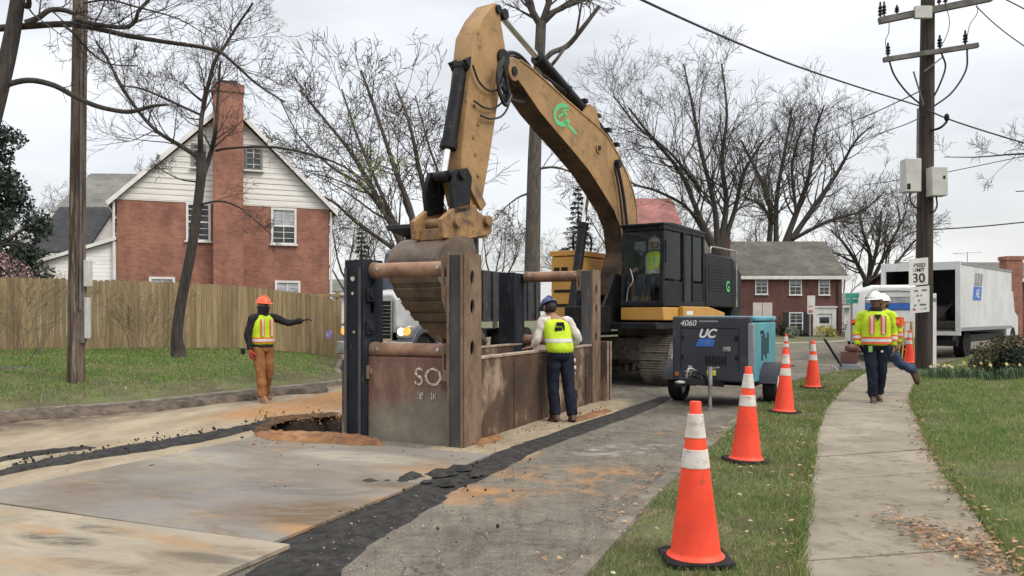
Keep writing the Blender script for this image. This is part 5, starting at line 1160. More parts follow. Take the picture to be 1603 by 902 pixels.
# ------------------------------------------------------------------ poles, wires, signs
m_polel = M('grey_pole_wood', (.15, .115, .09), (.06, .044, .035), 3, .95, stretch=(5, 5, .35), bumps=.7, bscale=9, lo=.42, hi=.58, c3=(.30, .26, .215), s3=4.0, t3=(.55, .66), spec=.12)
m_poler = M('creosote_pole_wood', (.055, .042, .035), (.026, .020, .018), 3, .9, stretch=(5, 5, .25), bumps=.5, bscale=9, c3=(.12, .085, .07), s3=2.4, t3=(.58, .76))
m_cross = M('weathered_crossarm', (.16, .15, .14), (.09, .085, .08), 4, .9)
m_boxg = M('grey_box', (.50, .50, .46), (.42, .42, .39), 3, .5, c3=(.25, .22, .18), s3=5, t3=(.62, .8))
PLx, PLy = (119 - CX) * 13.3 / F, 13.3; plz = zl(PLx, PLy)
PL = thing('wooden_pole', 'weathered grey-brown utility pole standing in the lawn at far left', 'utility pole', (PLx, PLy, plz))
b = MB(); b.tube([(0, 0, -.3), (0, 0, 0), (.02, 0, 2.5), (.06, 0, 5.5), (.14, 0, 12)], [.140, .136, .126, .114, .10], 20); b.build('shaft', m_polel, PL, smooth=60)
b = MB(); b.box((.185, -.12, 1.58 - .0), (.27, .02, 2.02)); b.box((.185, -.10, .72), (.25, .0, 1.40)); mb_ = b.build('meter_box', m_boxg, PL, bevel=.01)
b = MB(); b.box((.12, -.09, .65), (.182, .0, 2.0)); b.cyl((.13, -.11, 1.2), (.15, -.10, 7.5), .018, 8); b.build('conduit', m_cross, PL)
PRx, PRy = (1446 - CX) * 20 / F, 20.0; prz = .12
PR = thing('utility_pole', 'tall dark utility pole with crossarms and grey boxes beside the pavement', 'utility pole', (PRx, PRy, prz))
b = MB(); b.tube([(0, 0, -.3), (0, 0, 0), (.02, 0, 3), (.08, 0, 7), (.12, 0, 11)], [.21, .205, .195, .175, .15], 22); b.build('shaft', m_poler, PR, smooth=60)
P_ = lambda px, py, Y=20.0: W(px, py, Y) - Vector((PRx, PRy, prz))
b = MB()
b.bar(P_(1376, 33, 19.72), P_(1552, -3, 19.72), .13, .16); a1 = b.build('crossarm', m_cross, PR, bevel=.01)
b = MB(); b.bar(P_(1383, 94, 19.72), P_(1531, 71, 19.72), .11, .12); a2 = b.build('crossarm', m_cross, PR, bevel=.01)
b = MB(); b.box(tuple(P_(1433, 28, 19.6)), tuple(P_(1458, 10, 19.65) + Vector((0, .06, 0)))); b.build('bracket_plate', m_boxg, a1, bevel=.01)
def insul(par, px, py, h, r=.06):
    p = P_(px, py, 19.72); b = MB(); b.lathe([(r * .3, 0), (r * .35, h * .2), (r, h * .25), (r * .5, h * .38), (r * 1.0, h * .45), (r * .5, h * .58), (r * .9, h * .65), (r * .4, h * .8), (r * .35, h)], tuple(p), 12); return b.build('insulator', m_black, par)
for px, py, h in ((1384, 27, .38), (1378, 30, .42), (1404, 22, .22), (1470, 9, .35), (1480, 7, .3)): insul(a1, px, py, h)
for px, py, h in ((1390, 90, .36), (1471, 78, .36), (1511, 72, .38)): insul(a2, px, py, h, .065)
for q in ([(1391, 92), (1400, 118), (1420, 145), (1444, 166)], [(1474, 84), (1480, 105), (1470, 135), (1458, 158)], [(1514, 78), (1512, 110), (1490, 145), (1460, 168)]):
    b = MB(); b.tube(catmull([P_(x, y, 19.72 + .06 * i) for i, (x, y) in enumerate(q)], 6), .022, 7); b.build('drop_cable', m_hose, PR)
for q in ([(1390, 88), (1386, 65), (1391, 52), (1392, 34)], [(1472, 76), (1484, 50), (1486, 30), (1480, 8)], [(1512, 70), (1518, 40), (1530, 20), (1528, 2)], [(1404, 24), (1415, 20), (1432, 16)]):
    b = MB(); b.tube(catmull([P_(x, y, 19.66) for x, y in q], 6), .009, 6); b.build('jumper_wire', m_hose, PR)
b = MB(); b.cyl(P_(1446, 165, 19.75), P_(1430, 112, 19.78), .02); b.bar(P_(1447, 112, 19.75), P_(1475, 90, 19.75), .03); b.build('arm_brace', m_cross, a2)
for (xa, ya, xb, yb, Yb) in ((1412, 250, 1437, 302, 19.8), (1453, 263, 1478, 308, 19.7)):
    p, q = P_(xa, yb, Yb), P_(xb, ya, Yb); b = MB(); b.box((p.x, p.y - .18, p.z), (q.x, p.y + .12, q.z)); bx_ = b.build('control_box', m_boxg, PR, bevel=.02)
    b = MB(); b.box((p.x + .04, p.y - .19, p.z + .06), (p.x + .12, p.y - .183, p.z + .2)) if xa < 1430 else b.box((q.x - .12, p.y - .19, q.z - .3), (q.x - .07, p.y - .183, q.z - .22)); b.build('box_label', m_black, bx_)
    P = catmull([((p.x + q.x) / 2, p.y, p.z), ((p.x + q.x) / 2 + .02, p.y, p.z - .22), ((p.x + q.x) / 2 * .6, p.y, p.z - .38), (.1, p.y + .2, p.z - .30)], 6); b = MB(); b.tube(P, .02, 7); b.build('conduit', m_hose, bx_)
b = MB(); b.cyl(P_(1436, 255, 19.75), P_(1437, 170, 19.75), .025); b.build('riser_pipe', m_cross, PR)
b = MB(); b.tube(catmull([P_(1456, 205, 19.78), P_(1472, 200, 19.6), P_(1482, 190, 19.6), P_(1482, 180, 19.6)], 5), .03, 8); b.ell(P_(1482, 184, 19.6), (.06, .06, .1)); b.build('street_clamp', m_black, PR)
def wire(label, pts, r=.014):
    o = thing('power_cable', label, 'cable', tuple(W(*pts[0]))); b = MB(); b.tube(catmull([W(*p) for p in pts], 8), r, 6); b.build('strand', m_hose, o, world=True); return o
wire('thick cable slanting across the sky from top centre down to the utility pole', [(900, -60, 9), (1005, 0, 11), (1200, 86, 14.5), (1330, 132, 17.5), (1446, 168, 19.8)], .019)
wire('cable with small fittings leaving the pole to the right below the lower crossarm', [(1450, 172, 19.8), (1500, 192, 19.5), (1603, 224, 19), (1700, 250, 18.5)], .018)
wire('thin wire crossing the top right corner, the higher one', [(1570, -3, 18), (1603, 14, 18), (1680, 55, 18)], .014)
wire('thin wire leaving the top crossarm toward the right edge', [(1528, 10, 19.7), (1560, 40, 19.5), (1603, 72, 19), (1690, 130, 18)], .014)
wire('slack wire from the pole down leftwards into the bare trees', [(1446, 140, 19.8), (1400, 162, 22), (1355, 182, 26), (1250, 225, 40)], .016)
wire('lower slack wire with round clips left of the pole', [(1446, 182, 19.8), (1415, 196, 22), (1380, 208, 25), (1330, 228, 32)], .014)
wire('level wire behind the pole running right at chest height of the boxes', [(1350, 290, 26), (1420, 280, 24), (1480, 270, 23), (1603, 245, 22), (1700, 228, 21)], .011)
wire('lowest wire leaving the pole to the right above the box truck', [(1456, 360, 20), (1530, 355, 20), (1603, 348, 20), (1720, 336, 20)], .016)
m_sign = M('sign_white', (.62, .62, .59), (.54, .54, .51), 6, .5); m_ink = M('sign_ink', (.02, .02, .022), None, 5, .6)
SG = thing('speed_limit_sign', 'white 30 speed limit sign with a second notice plate mounted on the utility pole', 'road sign', tuple(W(1440, 490, 19.6)))
def sgn(px, py): return W(px, py, 19.56) - Vector(SG.location)
def tilt_plate(xa, ya, xb, yb, sk=3):
    b = MB(); q = [sgn(xa, yb + 0), sgn(xb, yb - sk), sgn(xb, ya - sk), sgn(xa, ya)]; b.add([tuple(v) for v in q] + [tuple(v + Vector((0, .012, 0))) for v in q], [(0, 1, 2, 3), (7, 6, 5, 4), (0, 4, 5, 1), (1, 5, 6, 2), (2, 6, 7, 3), (3, 7, 4, 0)]); return b
pa = tilt_plate(1423, 406, 1453, 448).build('limit_plate', m_sign, SG); pb = tilt_plate(1425, 450, 1455, 491).build('notice_plate', m_sign, SG)
rx = (1, 0, .09)
b = MB()
for xa, xb, y_ in ((1431, 1437, 455.5), (1443, 1451, 454.2), (1435, 1438, 463), (1441, 1443, 462.5), (1437, 1440, 470.5), (1431, 1434, 478), (1440, 1450, 476.8), (1443, 1444, 484), (1447, 1450, 483)): p_, q_ = sgn(xa, y_ + 1.2), sgn(xb, y_ - 1.2); b.box((p_.x, p_.y - .006, p_.z), (q_.x, p_.y - .001, q_.z))
b.build('faded_lettering', M('faded_ink', (.14, .14, .14), None, 5, .6), pb)
for body, px, py, s, par in (('SPEED', 1438, 415.5, .125, pa), ('LIMIT', 1438, 423, .125, pa), ('30', 1438, 436, .32, pa)):
    text('lettering', body, s, m_ink, par, sgn(px, py) + Vector((0, -.004, 0)), rx, (0, 0, 1), bold=.004 if s > .3 else .001)
b = MB(); b.box(tuple(sgn(1429, 486) + Vector((0, -.004, 0))), tuple(sgn(1433, 483) + Vector((0, -.001, 0)))); b.build('red_mark', M('sign_red', (.5, .05, .04), None, 4, .5), pb)
def posted(name, label, px, pbot, Y, plates, mat, pm=None, lean=0):
    """a small sign: thin post plus its plates given as pixel boxes"""
    base = W(px, pbot, Y); o = thing(name, label, 'road sign', tuple(base)); top = min(p[1] for p in plates)
    b = MB(); b.cyl((0, 0, 0), W(px + lean, top + 2, Y) - base, .035, 10); b.build('post', pm or m_steel, o)
    for i, (xa, ya, xb, yb) in enumerate(plates):
        b = MB(); p, q = W(xa, yb, Y) - base, W(xb, ya, Y) - base; b.box((p.x, -.075, p.z), (q.x, -.05, q.z)); b.build('plate', mat[i % len(mat)], o, bevel=.004)
    return o
m_signgreen = M('sign_green', (.05, .30, .22), (.04, .25, .19), 5, .5); m_signback = M('sign_back', (.52, .47, .42), (.44, .40, .36), 4, .5)
g_ = posted('street_name_sign', 'small green street name sign on a thin post left of the walkers', 1333, 566, 26, [(1322, 459, 1345, 467), (1324, 468, 1343, 475)], [m_signgreen])
posted('street_sign', 'pale double-panel sign seen from behind above the compressor', 1196, 540, 32, [(1178, 474, 1192, 500), (1193, 474, 1208, 500)], [m_signback])
ps = posted('parking_sign', 'narrow white sign with red marks standing before the far brick house', 1268, 545, 34, [(1263, 463, 1275, 492)], [m_sign], lean=0)
b = MB(); b.box((-.10, -.079, 1.5), (.08, -.0755, 1.62)); b.box((-.10, -.079, 1.75), (.08, -.0755, 1.80)); b.build('red_mark', M('sign_red_faded', (.5, .16, .14), None, 4, .5), ps)
YS = thing('yard_sign', 'small purple and white yard sign on the lawn by the fence end', 'sign', tuple(W(515, 541, 23)))
b = MB(); b.cyl((0, 0, -.1), (0, 0, .22), .012, 8); b.build('stake', m_steel, YS)
b = MB(); b.prism([(-.10, .40), (-.07, .22), (.07, .22), (.10, .40), (.0, .44)], lambda p, o: (p[0], o, p[1]), -.01, .01); b.build('plate', M('purple', (.16, .08, .42), (.4, .38, .6), 9, .5), YS)

# ------------------------------------------------------------------ box truck and van on the cross street
m_tw = M('truck_white', (.56, .57, .57), (.47, .48, .48), 1.2, .5, c3=(.33, .32, .30), s3=2.5, t3=(.58, .76))
BT = thing('box_truck', 'white box truck with open dark rear and blue and grey logo on its side', 'truck', (14.6, 26.0, 0), math.atan2(5.3, 5.0) - R(90))
m_boxin = M('dark_interior', (.02, .02, .023), (.012, .012, .014), 3, .9)
bl_, bw_, z0, z1 = 7.2, 2.45, .95, 3.18
b = MB(); b.box((-.04, 0, z0), (0, bl_, z1)); b.box((-bw_, 0, z0), (-bw_ + .04, bl_, z1)); b.box((-bw_ + .042, .0, z1 - .06), (-.042, bl_, z1)); b.box((-bw_ + .042, bl_ - .05, z0), (-.042, bl_, z1 - .062)); bo = b.build('cargo_box', m_tw, BT, bevel=.01)
b = MB(); b.box((-.14, -.05, z0 - .05), (.015, .06, z1 + .02)); b.box((-bw_ - .015, -.05, z0 - .05), (-bw_ + .14, .06, z1 + .02)); b.box((-bw_ + .142, -.05, z1 - .25), (-.142, .06, z1 + .02)); b.box((-bw_, -.05, z0 - .18), (0, .08, z0 - .052)); b.build('rear_frame', m_tw, bo, bevel=.01)
b = MB(); b.box((-bw_ + .045, .07, z0), (-.045, bl_ - .06, z0 + .04)); b.box((-bw_ + .045, 1.6, z0 + .042), (-.045, 1.65, z1 - .08)); b.box((-bw_ + .05, .08, z0 + .045), (-bw_ + .09, 1.55, z1 - .1)); b.box((-.09, .08, z0 + .045), (-.05, 1.55, z1 - .1)); b.build('interior', m_boxin, bo)
b = MB(); b.cyl((-1.2, .9, z0 + .5), (-.6, .9, z0 + .5), .32, 20); b.box((-2.1, .6, z0 + .05), (-1.4, 1.3, z0 + 1.0)); b.bar((-1.0, .3, z0 + .05), (-.3, .3, z0 + .9), .05); b.bar((-1.5, .4, z0 + .05), (-1.5, .4, z0 + 1.2), .05); b.box((-1.1, .3, z0 + .04), (-.2, .4, z0 + .3)); b.build('loaded_gear', m_seat, bo, bevel=.02)
b = MB(); b.box((.0022, .05, z0 - .03), (.02, bl_, z0 + .09)); b.box((.0022, .05, z1 - .08), (.02, bl_, z1)); b.build('edge_rail', m_lgrey, bo)
lp = lambda y0_, z0_, y1_, z1_, sk: [(y0_, z0_), (y1_, z0_), (y1_ + sk, z1_), (y0_ + sk, z1_)]
b = MB(); b.prism(lp(1.5, 1.95, 2.55, 2.42, .12), lambda p, o: (o, p[0], p[1]), .0025, .008); b.build('logo_blue_block', m_blue, bo)
b = MB()
for i in range(3): b.prism(lp(1.72 + i * .36, 2.46, 1.98 + i * .36, 2.88, .12), lambda p, o: (o, p[0], p[1]), .0025, .008)
b.prism(lp(1.66, 2.46, 2.6, 2.54, .02), lambda p, o: (o, p[0], p[1]), .0085, .012); b.build('logo_grey_letters', m_lgrey, bo)
text('logo_letters', 'AE', .42, m_white, bo, (.010, 2.1, 2.17), (0, 1, 0), (0, 0, 1), .2)
b = MB(); b.box((-2.1, .3, .5), (-.3, bl_ + 1.9, .76)); b.box((-2.35, -.0, .42), (-.1, .12, .60)); b.build('chassis', m_black, BT)
b = MB(); b.prism([(bl_ + .15, .6), (bl_ + 2.2, .6), (bl_ + 2.2, 1.4), (bl_ + 1.6, 1.6), (bl_ + 1.3, 2.4), (bl_ + .15, 2.45)], lambda p, o: (o, p[0], p[1]), -2.25, -.2); b.build('cab', m_tw, BT, bevel=.05)
for y in (1.6, bl_ + 1.2):
    for s in (-2.1, -.35):
        b = MB(); b.cyl((s - .16, y, .48), (s + .16, y, .48), .48, 24); b.cyl((s - .17, y, .48), (s + .17, y, .48), .24, 16); b.build('wheel', m_rubber, BT)
VN = thing('van', 'white van with rounded roof and blue banded window behind the two walkers', 'van', tuple(W(1398, 555, 24.4)), -R(18))
vz = lambda y: EYE - (y - HY) * 24.4 / F - VN.location.z
hgt = vz(446); b = MB()
b.loft([[(-w_, y, .28), (w_, y, .28), (w_ + .02, y, h_ * .45), (w_ * .97, y, h_ * .62), (w_ * .86, y, h_ * .92), (w_ * .62, y, h_), (-w_ * .62, y, h_), (-w_ * .86, y, h_ * .92), (-w_ * .97, y, h_ * .62), (-w_ - .02, y, h_ * .45)] for y, w_, h_ in ((0, .90, hgt - .08), (.08, .95, hgt), (3.6, .97, hgt), (4.3, .95, hgt * .62), (5.2, .92, hgt * .52), (5.3, .85, hgt * .45))]); vb = b.build('body', m_white, VN, smooth=35, bevel=.03)
b = MB(); b.box((-.78, -.012, vz(486)), (.78, -.003, vz(465))); pn = b.build('rear_window', m_pane, vb, bevel=.004)
b = MB(); b.box((-.76, -.022, vz(485)), (.76, -.014, vz(475))); b.build('blue_band', m_blue, vb)
b = MB(); b.box((-.76, -.022, vz(474.5)), (.76, -.014, vz(466))); b.build('grey_band', m_curtain, vb)
b = MB(); P = catmull([(-.7, -.012, vz(462)), (-.4, -.012, vz(456)), (.4, -.012, vz(456)), (.7, -.012, vz(462))], 6); b.tube(P, .018, 6); b.build('roof_moulding', m_lgrey, vb)
b = MB(); b.box((-.008, -.008, .5), (.008, -.002, vz(488))); b.box((-.9, -.10, .32), (.9, -.01, .52)); b.build('bumper', m_lgrey, VN, bevel=.01)
for s in (-.92, .80):
    b = MB(); b.box((s, -.02, .75), (s + .12, -.003, 1.15)); b.build('tail_lamp', M('tail_red', (.35, .03, .03), None, 3, .3), vb, bevel=.01)
for y in (.9, 4.2):
    for s in (-.8, .8): b = MB(); b.cyl((s - .11, y, .33), (s + .11, y, .33), .33, 22); b.cyl((s - .12, y, .33), (s + .12, y, .33), .18, 14); b.build('wheel', m_rubber, VN)
LD = thing('step_ladder', 'yellow stepladder standing between the white van and the pole', 'ladder', tuple(W(1412, 561, 22.4)), -.2)
m_lad = M('yellow_fibreglass', (.55, .33, .07), None, 4, .5); b = MB()
for x in (0, .34): b.bar((x, 0, 0), (.12 + x * .5, .15, 1.0), .05, .03)
for k in range(3): b.bar((.04 + k * .03, .04 + k * .04, .25 + k * .25), (.32 - k * .02, .04 + k * .04, .25 + k * .25), .05, .02)
b.build('front_frame', m_lad, LD); b = MB()
for x in (.02, .32): b.bar((x, .5, 0), (.12 + x * .5, .17, 1.0), .03, .03)
b.box((.10, .12, 1.0), (.32, .22, 1.03)); b.build('rear_frame', m_lad, LD)
MK = thing('marker_post', 'white marker post just right of the utility pole base', 'post', tuple(W(1461, 562, 21)))
b = MB(); b.box((-.07, -.03, -.3), (.07, .03, 1.72)); b.build('board', m_white, MK, bevel=.01)
b = MB(); b.box((-.071, -.032, 1.5), (.071, .032, 1.60)); b.build('band', m_lgrey, MK)
PC = thing('plate_compactor', 'small red and grey plate compactor at the pavement edge behind the walker', 'compactor', (8.62, 20.4, .0), -.3)
m_mred = M('dull_red_machine', (.17, .06, .05), (.10, .05, .045), 4, .5)
b = MB(); b.prism([(-.42, .12), (-.30, .0), (.30, .0), (.42, .12), (.38, .14), (.28, .03), (-.28, .03), (-.38, .14)], lambda p, o: (p[0], o, p[1]), -.25, .25); b.build('base_plate', m_steel, PC, bevel=.01)
b = MB(); b.box((-.2, -.17, .22), (.18, .17, .52)); b.cyl((-.05, -.12, .6), (.2, -.12, .6), .1, 14); b.cyl((.02, .1, .5), (.02, .1, .66), .12, 14); b.build('engine', m_mred, PC, bevel=.02)
b = MB(); b.box((-.24, -.2, .04), (.24, .2, .20)); b.build('exciter', m_lgrey, PC, bevel=.02)
b = MB(); b.tube(catmull([(-.2, -.2, .15), (-.55, -.22, .75), (-.6, -.2, .82), (-.6, .2, .82), (-.55, .22, .75), (-.2, .2, .15)], 5), .02, 8); b.build('handle', m_black, PC)
# ------------------------------------------------------------------ people
m_skin = M('skin', (.30, .17, .115), (.26, .14, .095), 8, .55); m_skin2 = M('darker_skin', (.20, .105, .07), (.16, .085, .055), 8, .55)
m_lime = M('lime_cloth', (.50, .66, .018), (.38, .53, .015), 6, .75, bumps=.3, bscale=14); m_orange = M('orange_cloth', (.72, .11, .025), (.6, .09, .02), 8, .75)
m_silver = M('silver_tape', (.55, .54, .52), (.42, .41, .40), 10, .45); m_navyc = M('navy_cloth', (.022, .026, .040), (.012, .014, .022), 5, .95, spec=.06, bumps=.5, bscale=12); m_char = M('charcoal_cloth', (.035, .035, .038), (.02, .02, .022), 5, .95, spec=.06, bumps=.5, bscale=12)
m_tan = M('rust_tan_trousers', (.29, .135, .055), (.19, .085, .035), 5, .95, spec=.06, bumps=.5, bscale=12, c3=(.12, .07, .04), s3=7, t3=(.56, .7)); m_whitec = M('white_cotton', (.62, .57, .53), (.48, .43, .40), 6, .85, bumps=.4, bscale=14)
m_jean = M('denim', (.055, .08, .14), (.035, .05, .09), 6, .95, spec=.06, bumps=.4, bscale=14); m_boot = M('brown_boot', (.085, .05, .032), (.05, .03, .02), 8, .7); m_boott = M('tan_boot', (.30, .17, .085), (.2, .11, .06), 8, .75)
m_hato = M('orange_hard_hat', (.80, .12, .045), (.74, .10, .04), 3, .35); m_hatw = M('white_hard_hat', (.70, .69, .66), (.62, .61, .58), 3, .35); m_hatb = M('blue_hard_hat', (.07, .09, .20), (.05, .065, .15), 4, .5)
m_glover = M('red_glove', (.50, .05, .045), (.38, .04, .035), 8, .8); m_gloveb = M('dark_glove', (.03, .028, .03), None, 8, .8); m_hair = M('black_hair', (.015, .012, .011), None, 9, .7); m_eye = M('dark_eye', (.015, .012, .010), None, 5, .3); m_lip = M('lip', (.16, .065, .055), None, 5, .5)
V = Vector
wrinkle = bpy.data.textures.new('cloth_wrinkle', 'CLOUDS'); wrinkle.noise_scale = .085; wrinkle.noise_depth = 2
def rumple(o, k=.022):
    a = o.modifiers.new('subdivide', 'SUBSURF'); a.levels = a.render_levels = 1
    d = o.modifiers.new('wrinkles', 'DISPLACE'); d.texture = wrinkle; d.strength = k; d.mid_level = .5; d.texture_coords = 'GLOBAL'; return o
def smooth_tube(b, pts, rad, n=14, k=4):
    P = catmull(pts, k); m = len(pts) - 1; Rr = []
    for i in range(len(P)):
        f = i / k; j = min(int(f), m - 1) if m else 0; t = f - j; Rr.append(rad[j] * (1 - t) + rad[min(j + 1, m)] * t)
    b.tube(P, Rr, n)
def ering(c, rx, ry, yaw=0, n=20, pw=2.4, tilt=0):
    o = []
    for i in range(n):
        a = 2 * math.pi * i / n; ca, sa = math.cos(a), math.sin(a)
        x = rx * math.copysign(abs(ca) ** (2 / pw), ca); y = ry * math.copysign(abs(sa) ** (2 / pw), sa)
        z = y * math.sin(tilt); y *= math.cos(tilt)
        o.append(V((c[0] + x * math.cos(yaw) - y * math.sin(yaw), c[1] + x * math.sin(yaw) + y * math.cos(yaw), c[2] + z)))
    return o
def head_geo(b, c, yaw, pitch):
    M3 = (Matrix.Rotation(yaw, 3, 'Z') @ Matrix.Rotation(pitch, 3, 'X')) * 1.06; n, m = 22, 16; vs = []; fs = []
    for i in range(m + 1):
        ph = math.pi * i / m; z = -math.cos(ph)
        for j in range(n):
            t = 2 * math.pi * j / n; x = math.sin(ph) * math.cos(t); y = math.sin(ph) * math.sin(t)
            X, Y_, Z = x * .074, y * .094, z * .118
            if Z < -.02: k = 1 - .30 * min(1, (-.02 - Z) / .09); X *= k; Y_ = Y_ * k - .012 * min(1, (-.02 - Z) / .09)
            if Y_ < 0 and abs(Z - .012) < .022 and .012 < abs(X) < .055: Y_ += .010        # eye sockets
            if Y_ < 0 and abs(Z - .038) < .014 and abs(X) < .06: Y_ -= .005                # brow
            vs.append(M3 @ V((X, Y_, Z)) + V(c))
    for i in range(m):
        for j in range(n): fs.append((i * n + j, i * n + (j + 1) % n, (i + 1) * n + (j + 1) % n, (i + 1) * n + j))
    b.add(vs, fs, 0); T = lambda p: M3 @ V(p) + V(c)
    nose = [[T((-.008, -.088, .022)), T((.008, -.088, .022)), T((0, -.099, .022))], [T((-.018, -.086, -.022)), T((.018, -.086, -.022)), T((0, -.119, -.018))], [T((-.012, -.086, -.032)), T((.012, -.086, -.032)), T((0, -.10, -.032))]]
    b.loft(nose, 0)
    for s in (-1, 1):
        b.ell(T((s * .031, -.080, .010)), (.013, .008, .008), 10, 6, M3, 1); b.ell(T((s * .076, .008, .0)), (.010, .022, .032), 10, 6, M3, 0); b.ell(T((s * .03, -.087, .036)), (.02, .006, .005), 8, 5, M3, 1)
    b.ell(T((0, -.089, -.055)), (.026, .009, .009), 10, 6, M3, 2)
    return T, M3
def hand_geo(b, wr, d, pn, side, curl=.5, k=None, s=1.0):
    """palm, four fingers of different length and a thumb from the palm's side; d: direction of the hand, pn: palm normal, side: towards the thumb"""
    d = V(d).normalized(); pn = (V(pn) - d * V(pn).dot(d)).normalized(); sd = d.cross(pn).normalized(); sd = sd if sd.dot(V(side)) > 0 else -sd; wr = V(wr)
    rings = []
    for f, w_, t in ((-.02, .024, .020), (.02, .034, .017), (.06, .041, .015), (.092, .040, .012)):
        c = wr + d * f * s; rings.append([c + sd * w_ * s * math.cos(a) + pn * t * s * math.sin(a) for a in [2 * math.pi * i / 12 for i in range(12)]])
    b.loft(rings, k)
    for off, L, r in ((.030, .072, .0095), (.010, .080, .010), (-.011, .074, .0095), (-.030, .058, .0085)):
        p = wr + d * .085 * s + sd * off * s; a = 0; P = [p - d * .02 * s]; dd = d
        for q in (.45, .32, .23):
            a += curl * .75; dd = d * math.cos(a) + pn * math.sin(a); P.append(p.copy()); p = p + dd * L * q * s
        P.append(p); b.tube(P, [r * s, r * s, r * s * .95, r * s * .88, r * s * .7], 8, True, k)
    p = wr + d * .03 * s + sd * .030 * s; P = [p]; 
    for q, (fa, fb, fc) in zip((.036, .03, .024), ((.55, .80, .25), (.80, .45, .40), (.85, .1, .55))):
        p = p + (d * fa + sd * fb + pn * fc).normalized() * q * s; P.append(p)
    b.tube(P, [.014 * s, .012 * s, .0105 * s, .008 * s], 8, True, k)
def skin_body(chain, radii, root):
    me = bpy.data.meshes.new('skeleton'); names = list(radii); me.from_pydata([tuple(p) for p, r in (radii[n] for n in names)], [(names.index(a), names.index(c)) for a, c in chain], [])
    o = bpy.data.objects.new('skeleton', me); COL.objects.link(o); o.modifiers.new('skin', 'SKIN'); sb = o.modifiers.new('sub', 'SUBSURF'); sb.levels = sb.render_levels = 1
    for i, n in enumerate(names):
        r = radii[n][1]; me.skin_vertices[0].data[i].radius = (r, r); me.skin_vertices[0].data[i].use_root = (n == root)
    dg = bpy.context.evaluated_depsgraph_get(); ev = bpy.data.meshes.new_from_object(o.evaluated_get(dg)); out = ([v.co.copy() for v in ev.vertices], [tuple(p.vertices) for p in ev.polygons])
    bpy.data.objects.remove(o); return out
def hat_geo(b, T, M3, k=None, brim=1.0):
    n = 24; rings = []
    for f in (0, .25, .5, .7, .85, .95, 1.0):
        a = f * math.pi / 2; rings.append([T((.104 * math.cos(a) * math.cos(t) * (1 if a < 1.5 else .01), .128 * math.cos(a) * math.sin(t), .040 + .108 * math.sin(a))) for t in [2 * math.pi * i / n for i in range(n)]])
    b.loft(rings, k)
    ring1 = []; ring2 = []; ring3 = []
    for i in range(n):
        t = 2 * math.pi * i / n; ex = .009 + (.040 * brim if math.sin(t) < -.2 else 0) * (abs(math.sin(t)) ** 1.5)
        ring1.append(T((.103 * math.cos(t), .127 * math.sin(t), .048))); ring2.append(T(((.105 + ex) * math.cos(t), (.129 + ex) * math.sin(t), .038))); ring3.append(T((.101 * math.cos(t), .125 * math.sin(t), .036)))
    b.loft([ring1, ring2, ring3], k, caps=False)
    P = [T((0, -.128 * math.cos(a), .043 + .112 * math.sin(a))) for a in [math.pi * i / 12 for i in range(1, 12)]]; b.tube(P, .012, 8, True, k)
def person(label, loc, rz, J, skin, hy, hp, fn):
    """J: joints in a frame whose -y is where the person faces and +x his left; fn adds the clothes and hands"""
    o = thing('person', label, 'person', loc, rz)
    rad = dict(pelvis=.10, spine=.10, chest=.115, neck=.055, nape=.05, shR=.06, elR=.042, wrR=.028, shL=.06, elL=.042, wrL=.028, hipR=.08, knR=.055, anR=.04, toR=.03, hipL=.08, knL=.055, anL=.04, toL=.03)
    J = {k: V(v) for k, v in J.items()}
    ch = [('pelvis', 'spine'), ('spine', 'chest'), ('chest', 'neck'), ('neck', 'nape')]
    for s in 'RL': ch += [('chest', 'sh' + s), ('sh' + s, 'el' + s), ('el' + s, 'wr' + s), ('pelvis', 'hip' + s), ('hip' + s, 'kn' + s), ('kn' + s, 'an' + s), ('an' + s, 'to' + s)]
    vs, fs = skin_body(ch, {k: (J[k], rad[k]) for k in rad}, 'pelvis')
    b = MB(); b.add(vs, fs, 0); T, M3 = head_geo(b, J['head'], hy, hp)
    fn(o, J, T, M3, b)
    b.build('body', [skin, m_eye, m_lip], o, smooth=60); return o
def trousers(o, J, mat, waist=.165):
    b = MB(); pe = J['pelvis']; b.loft([ering(pe + V((0, 0, z)), rx, ry) for z, rx, ry in ((-.13, .155, .115), (-.05, .175, .13), (.04, .168, .122), (.11, waist, .118))])
    for s in 'RL': smooth_tube(b, [J['hip' + s] + V((0, 0, .04)), J['hip' + s].lerp(J['kn' + s], .4), J['kn' + s], J['kn' + s].lerp(J['an' + s], .5), J['an' + s] + (J['an' + s] - J['kn' + s]).normalized() * .01], [.104, .102, .086, .080, .078])
    return rumple(b.build('trousers', mat, o, smooth=60), .034)
def boots(o, J, mat):
    for s in 'RL':
        a, t = J['an' + s], J['to' + s]; d = (t - a); up = (J['kn' + s] - a).normalized(); side_ = d.cross(up).normalized(); b = MB(); heel = a - (d - up * d.dot(up)).normalized() * .05
        fd_ = (t - heel).normalized(); nn = side_.cross(fd_); nn = nn if nn.dot(up) > 0 else -nn; rings = []
        base = a - up * .075; hb = base - fd_ * .07
        for f, w_, h_ in ((0, .030, .07), (.03, .042, .10), (.10, .045, .115), (.16, .047, .085), (.22, .047, .065), (.265, .035, .045), (.285, .015, .025)):
            c = hb + fd_ * f; rings.append([c + side_ * w_ * .95, c + side_ * w_ + nn * h_ * .4, c + side_ * w_ * .55 + nn * h_, c - side_ * w_ * .55 + nn * h_, c - side_ * w_ + nn * h_ * .4, c - side_ * w_ * .95])
        b.loft(rings); b.tube([a - up * .03, a + up * .10], [.052, .056], 12); b.build('boot', mat, o, smooth=50)
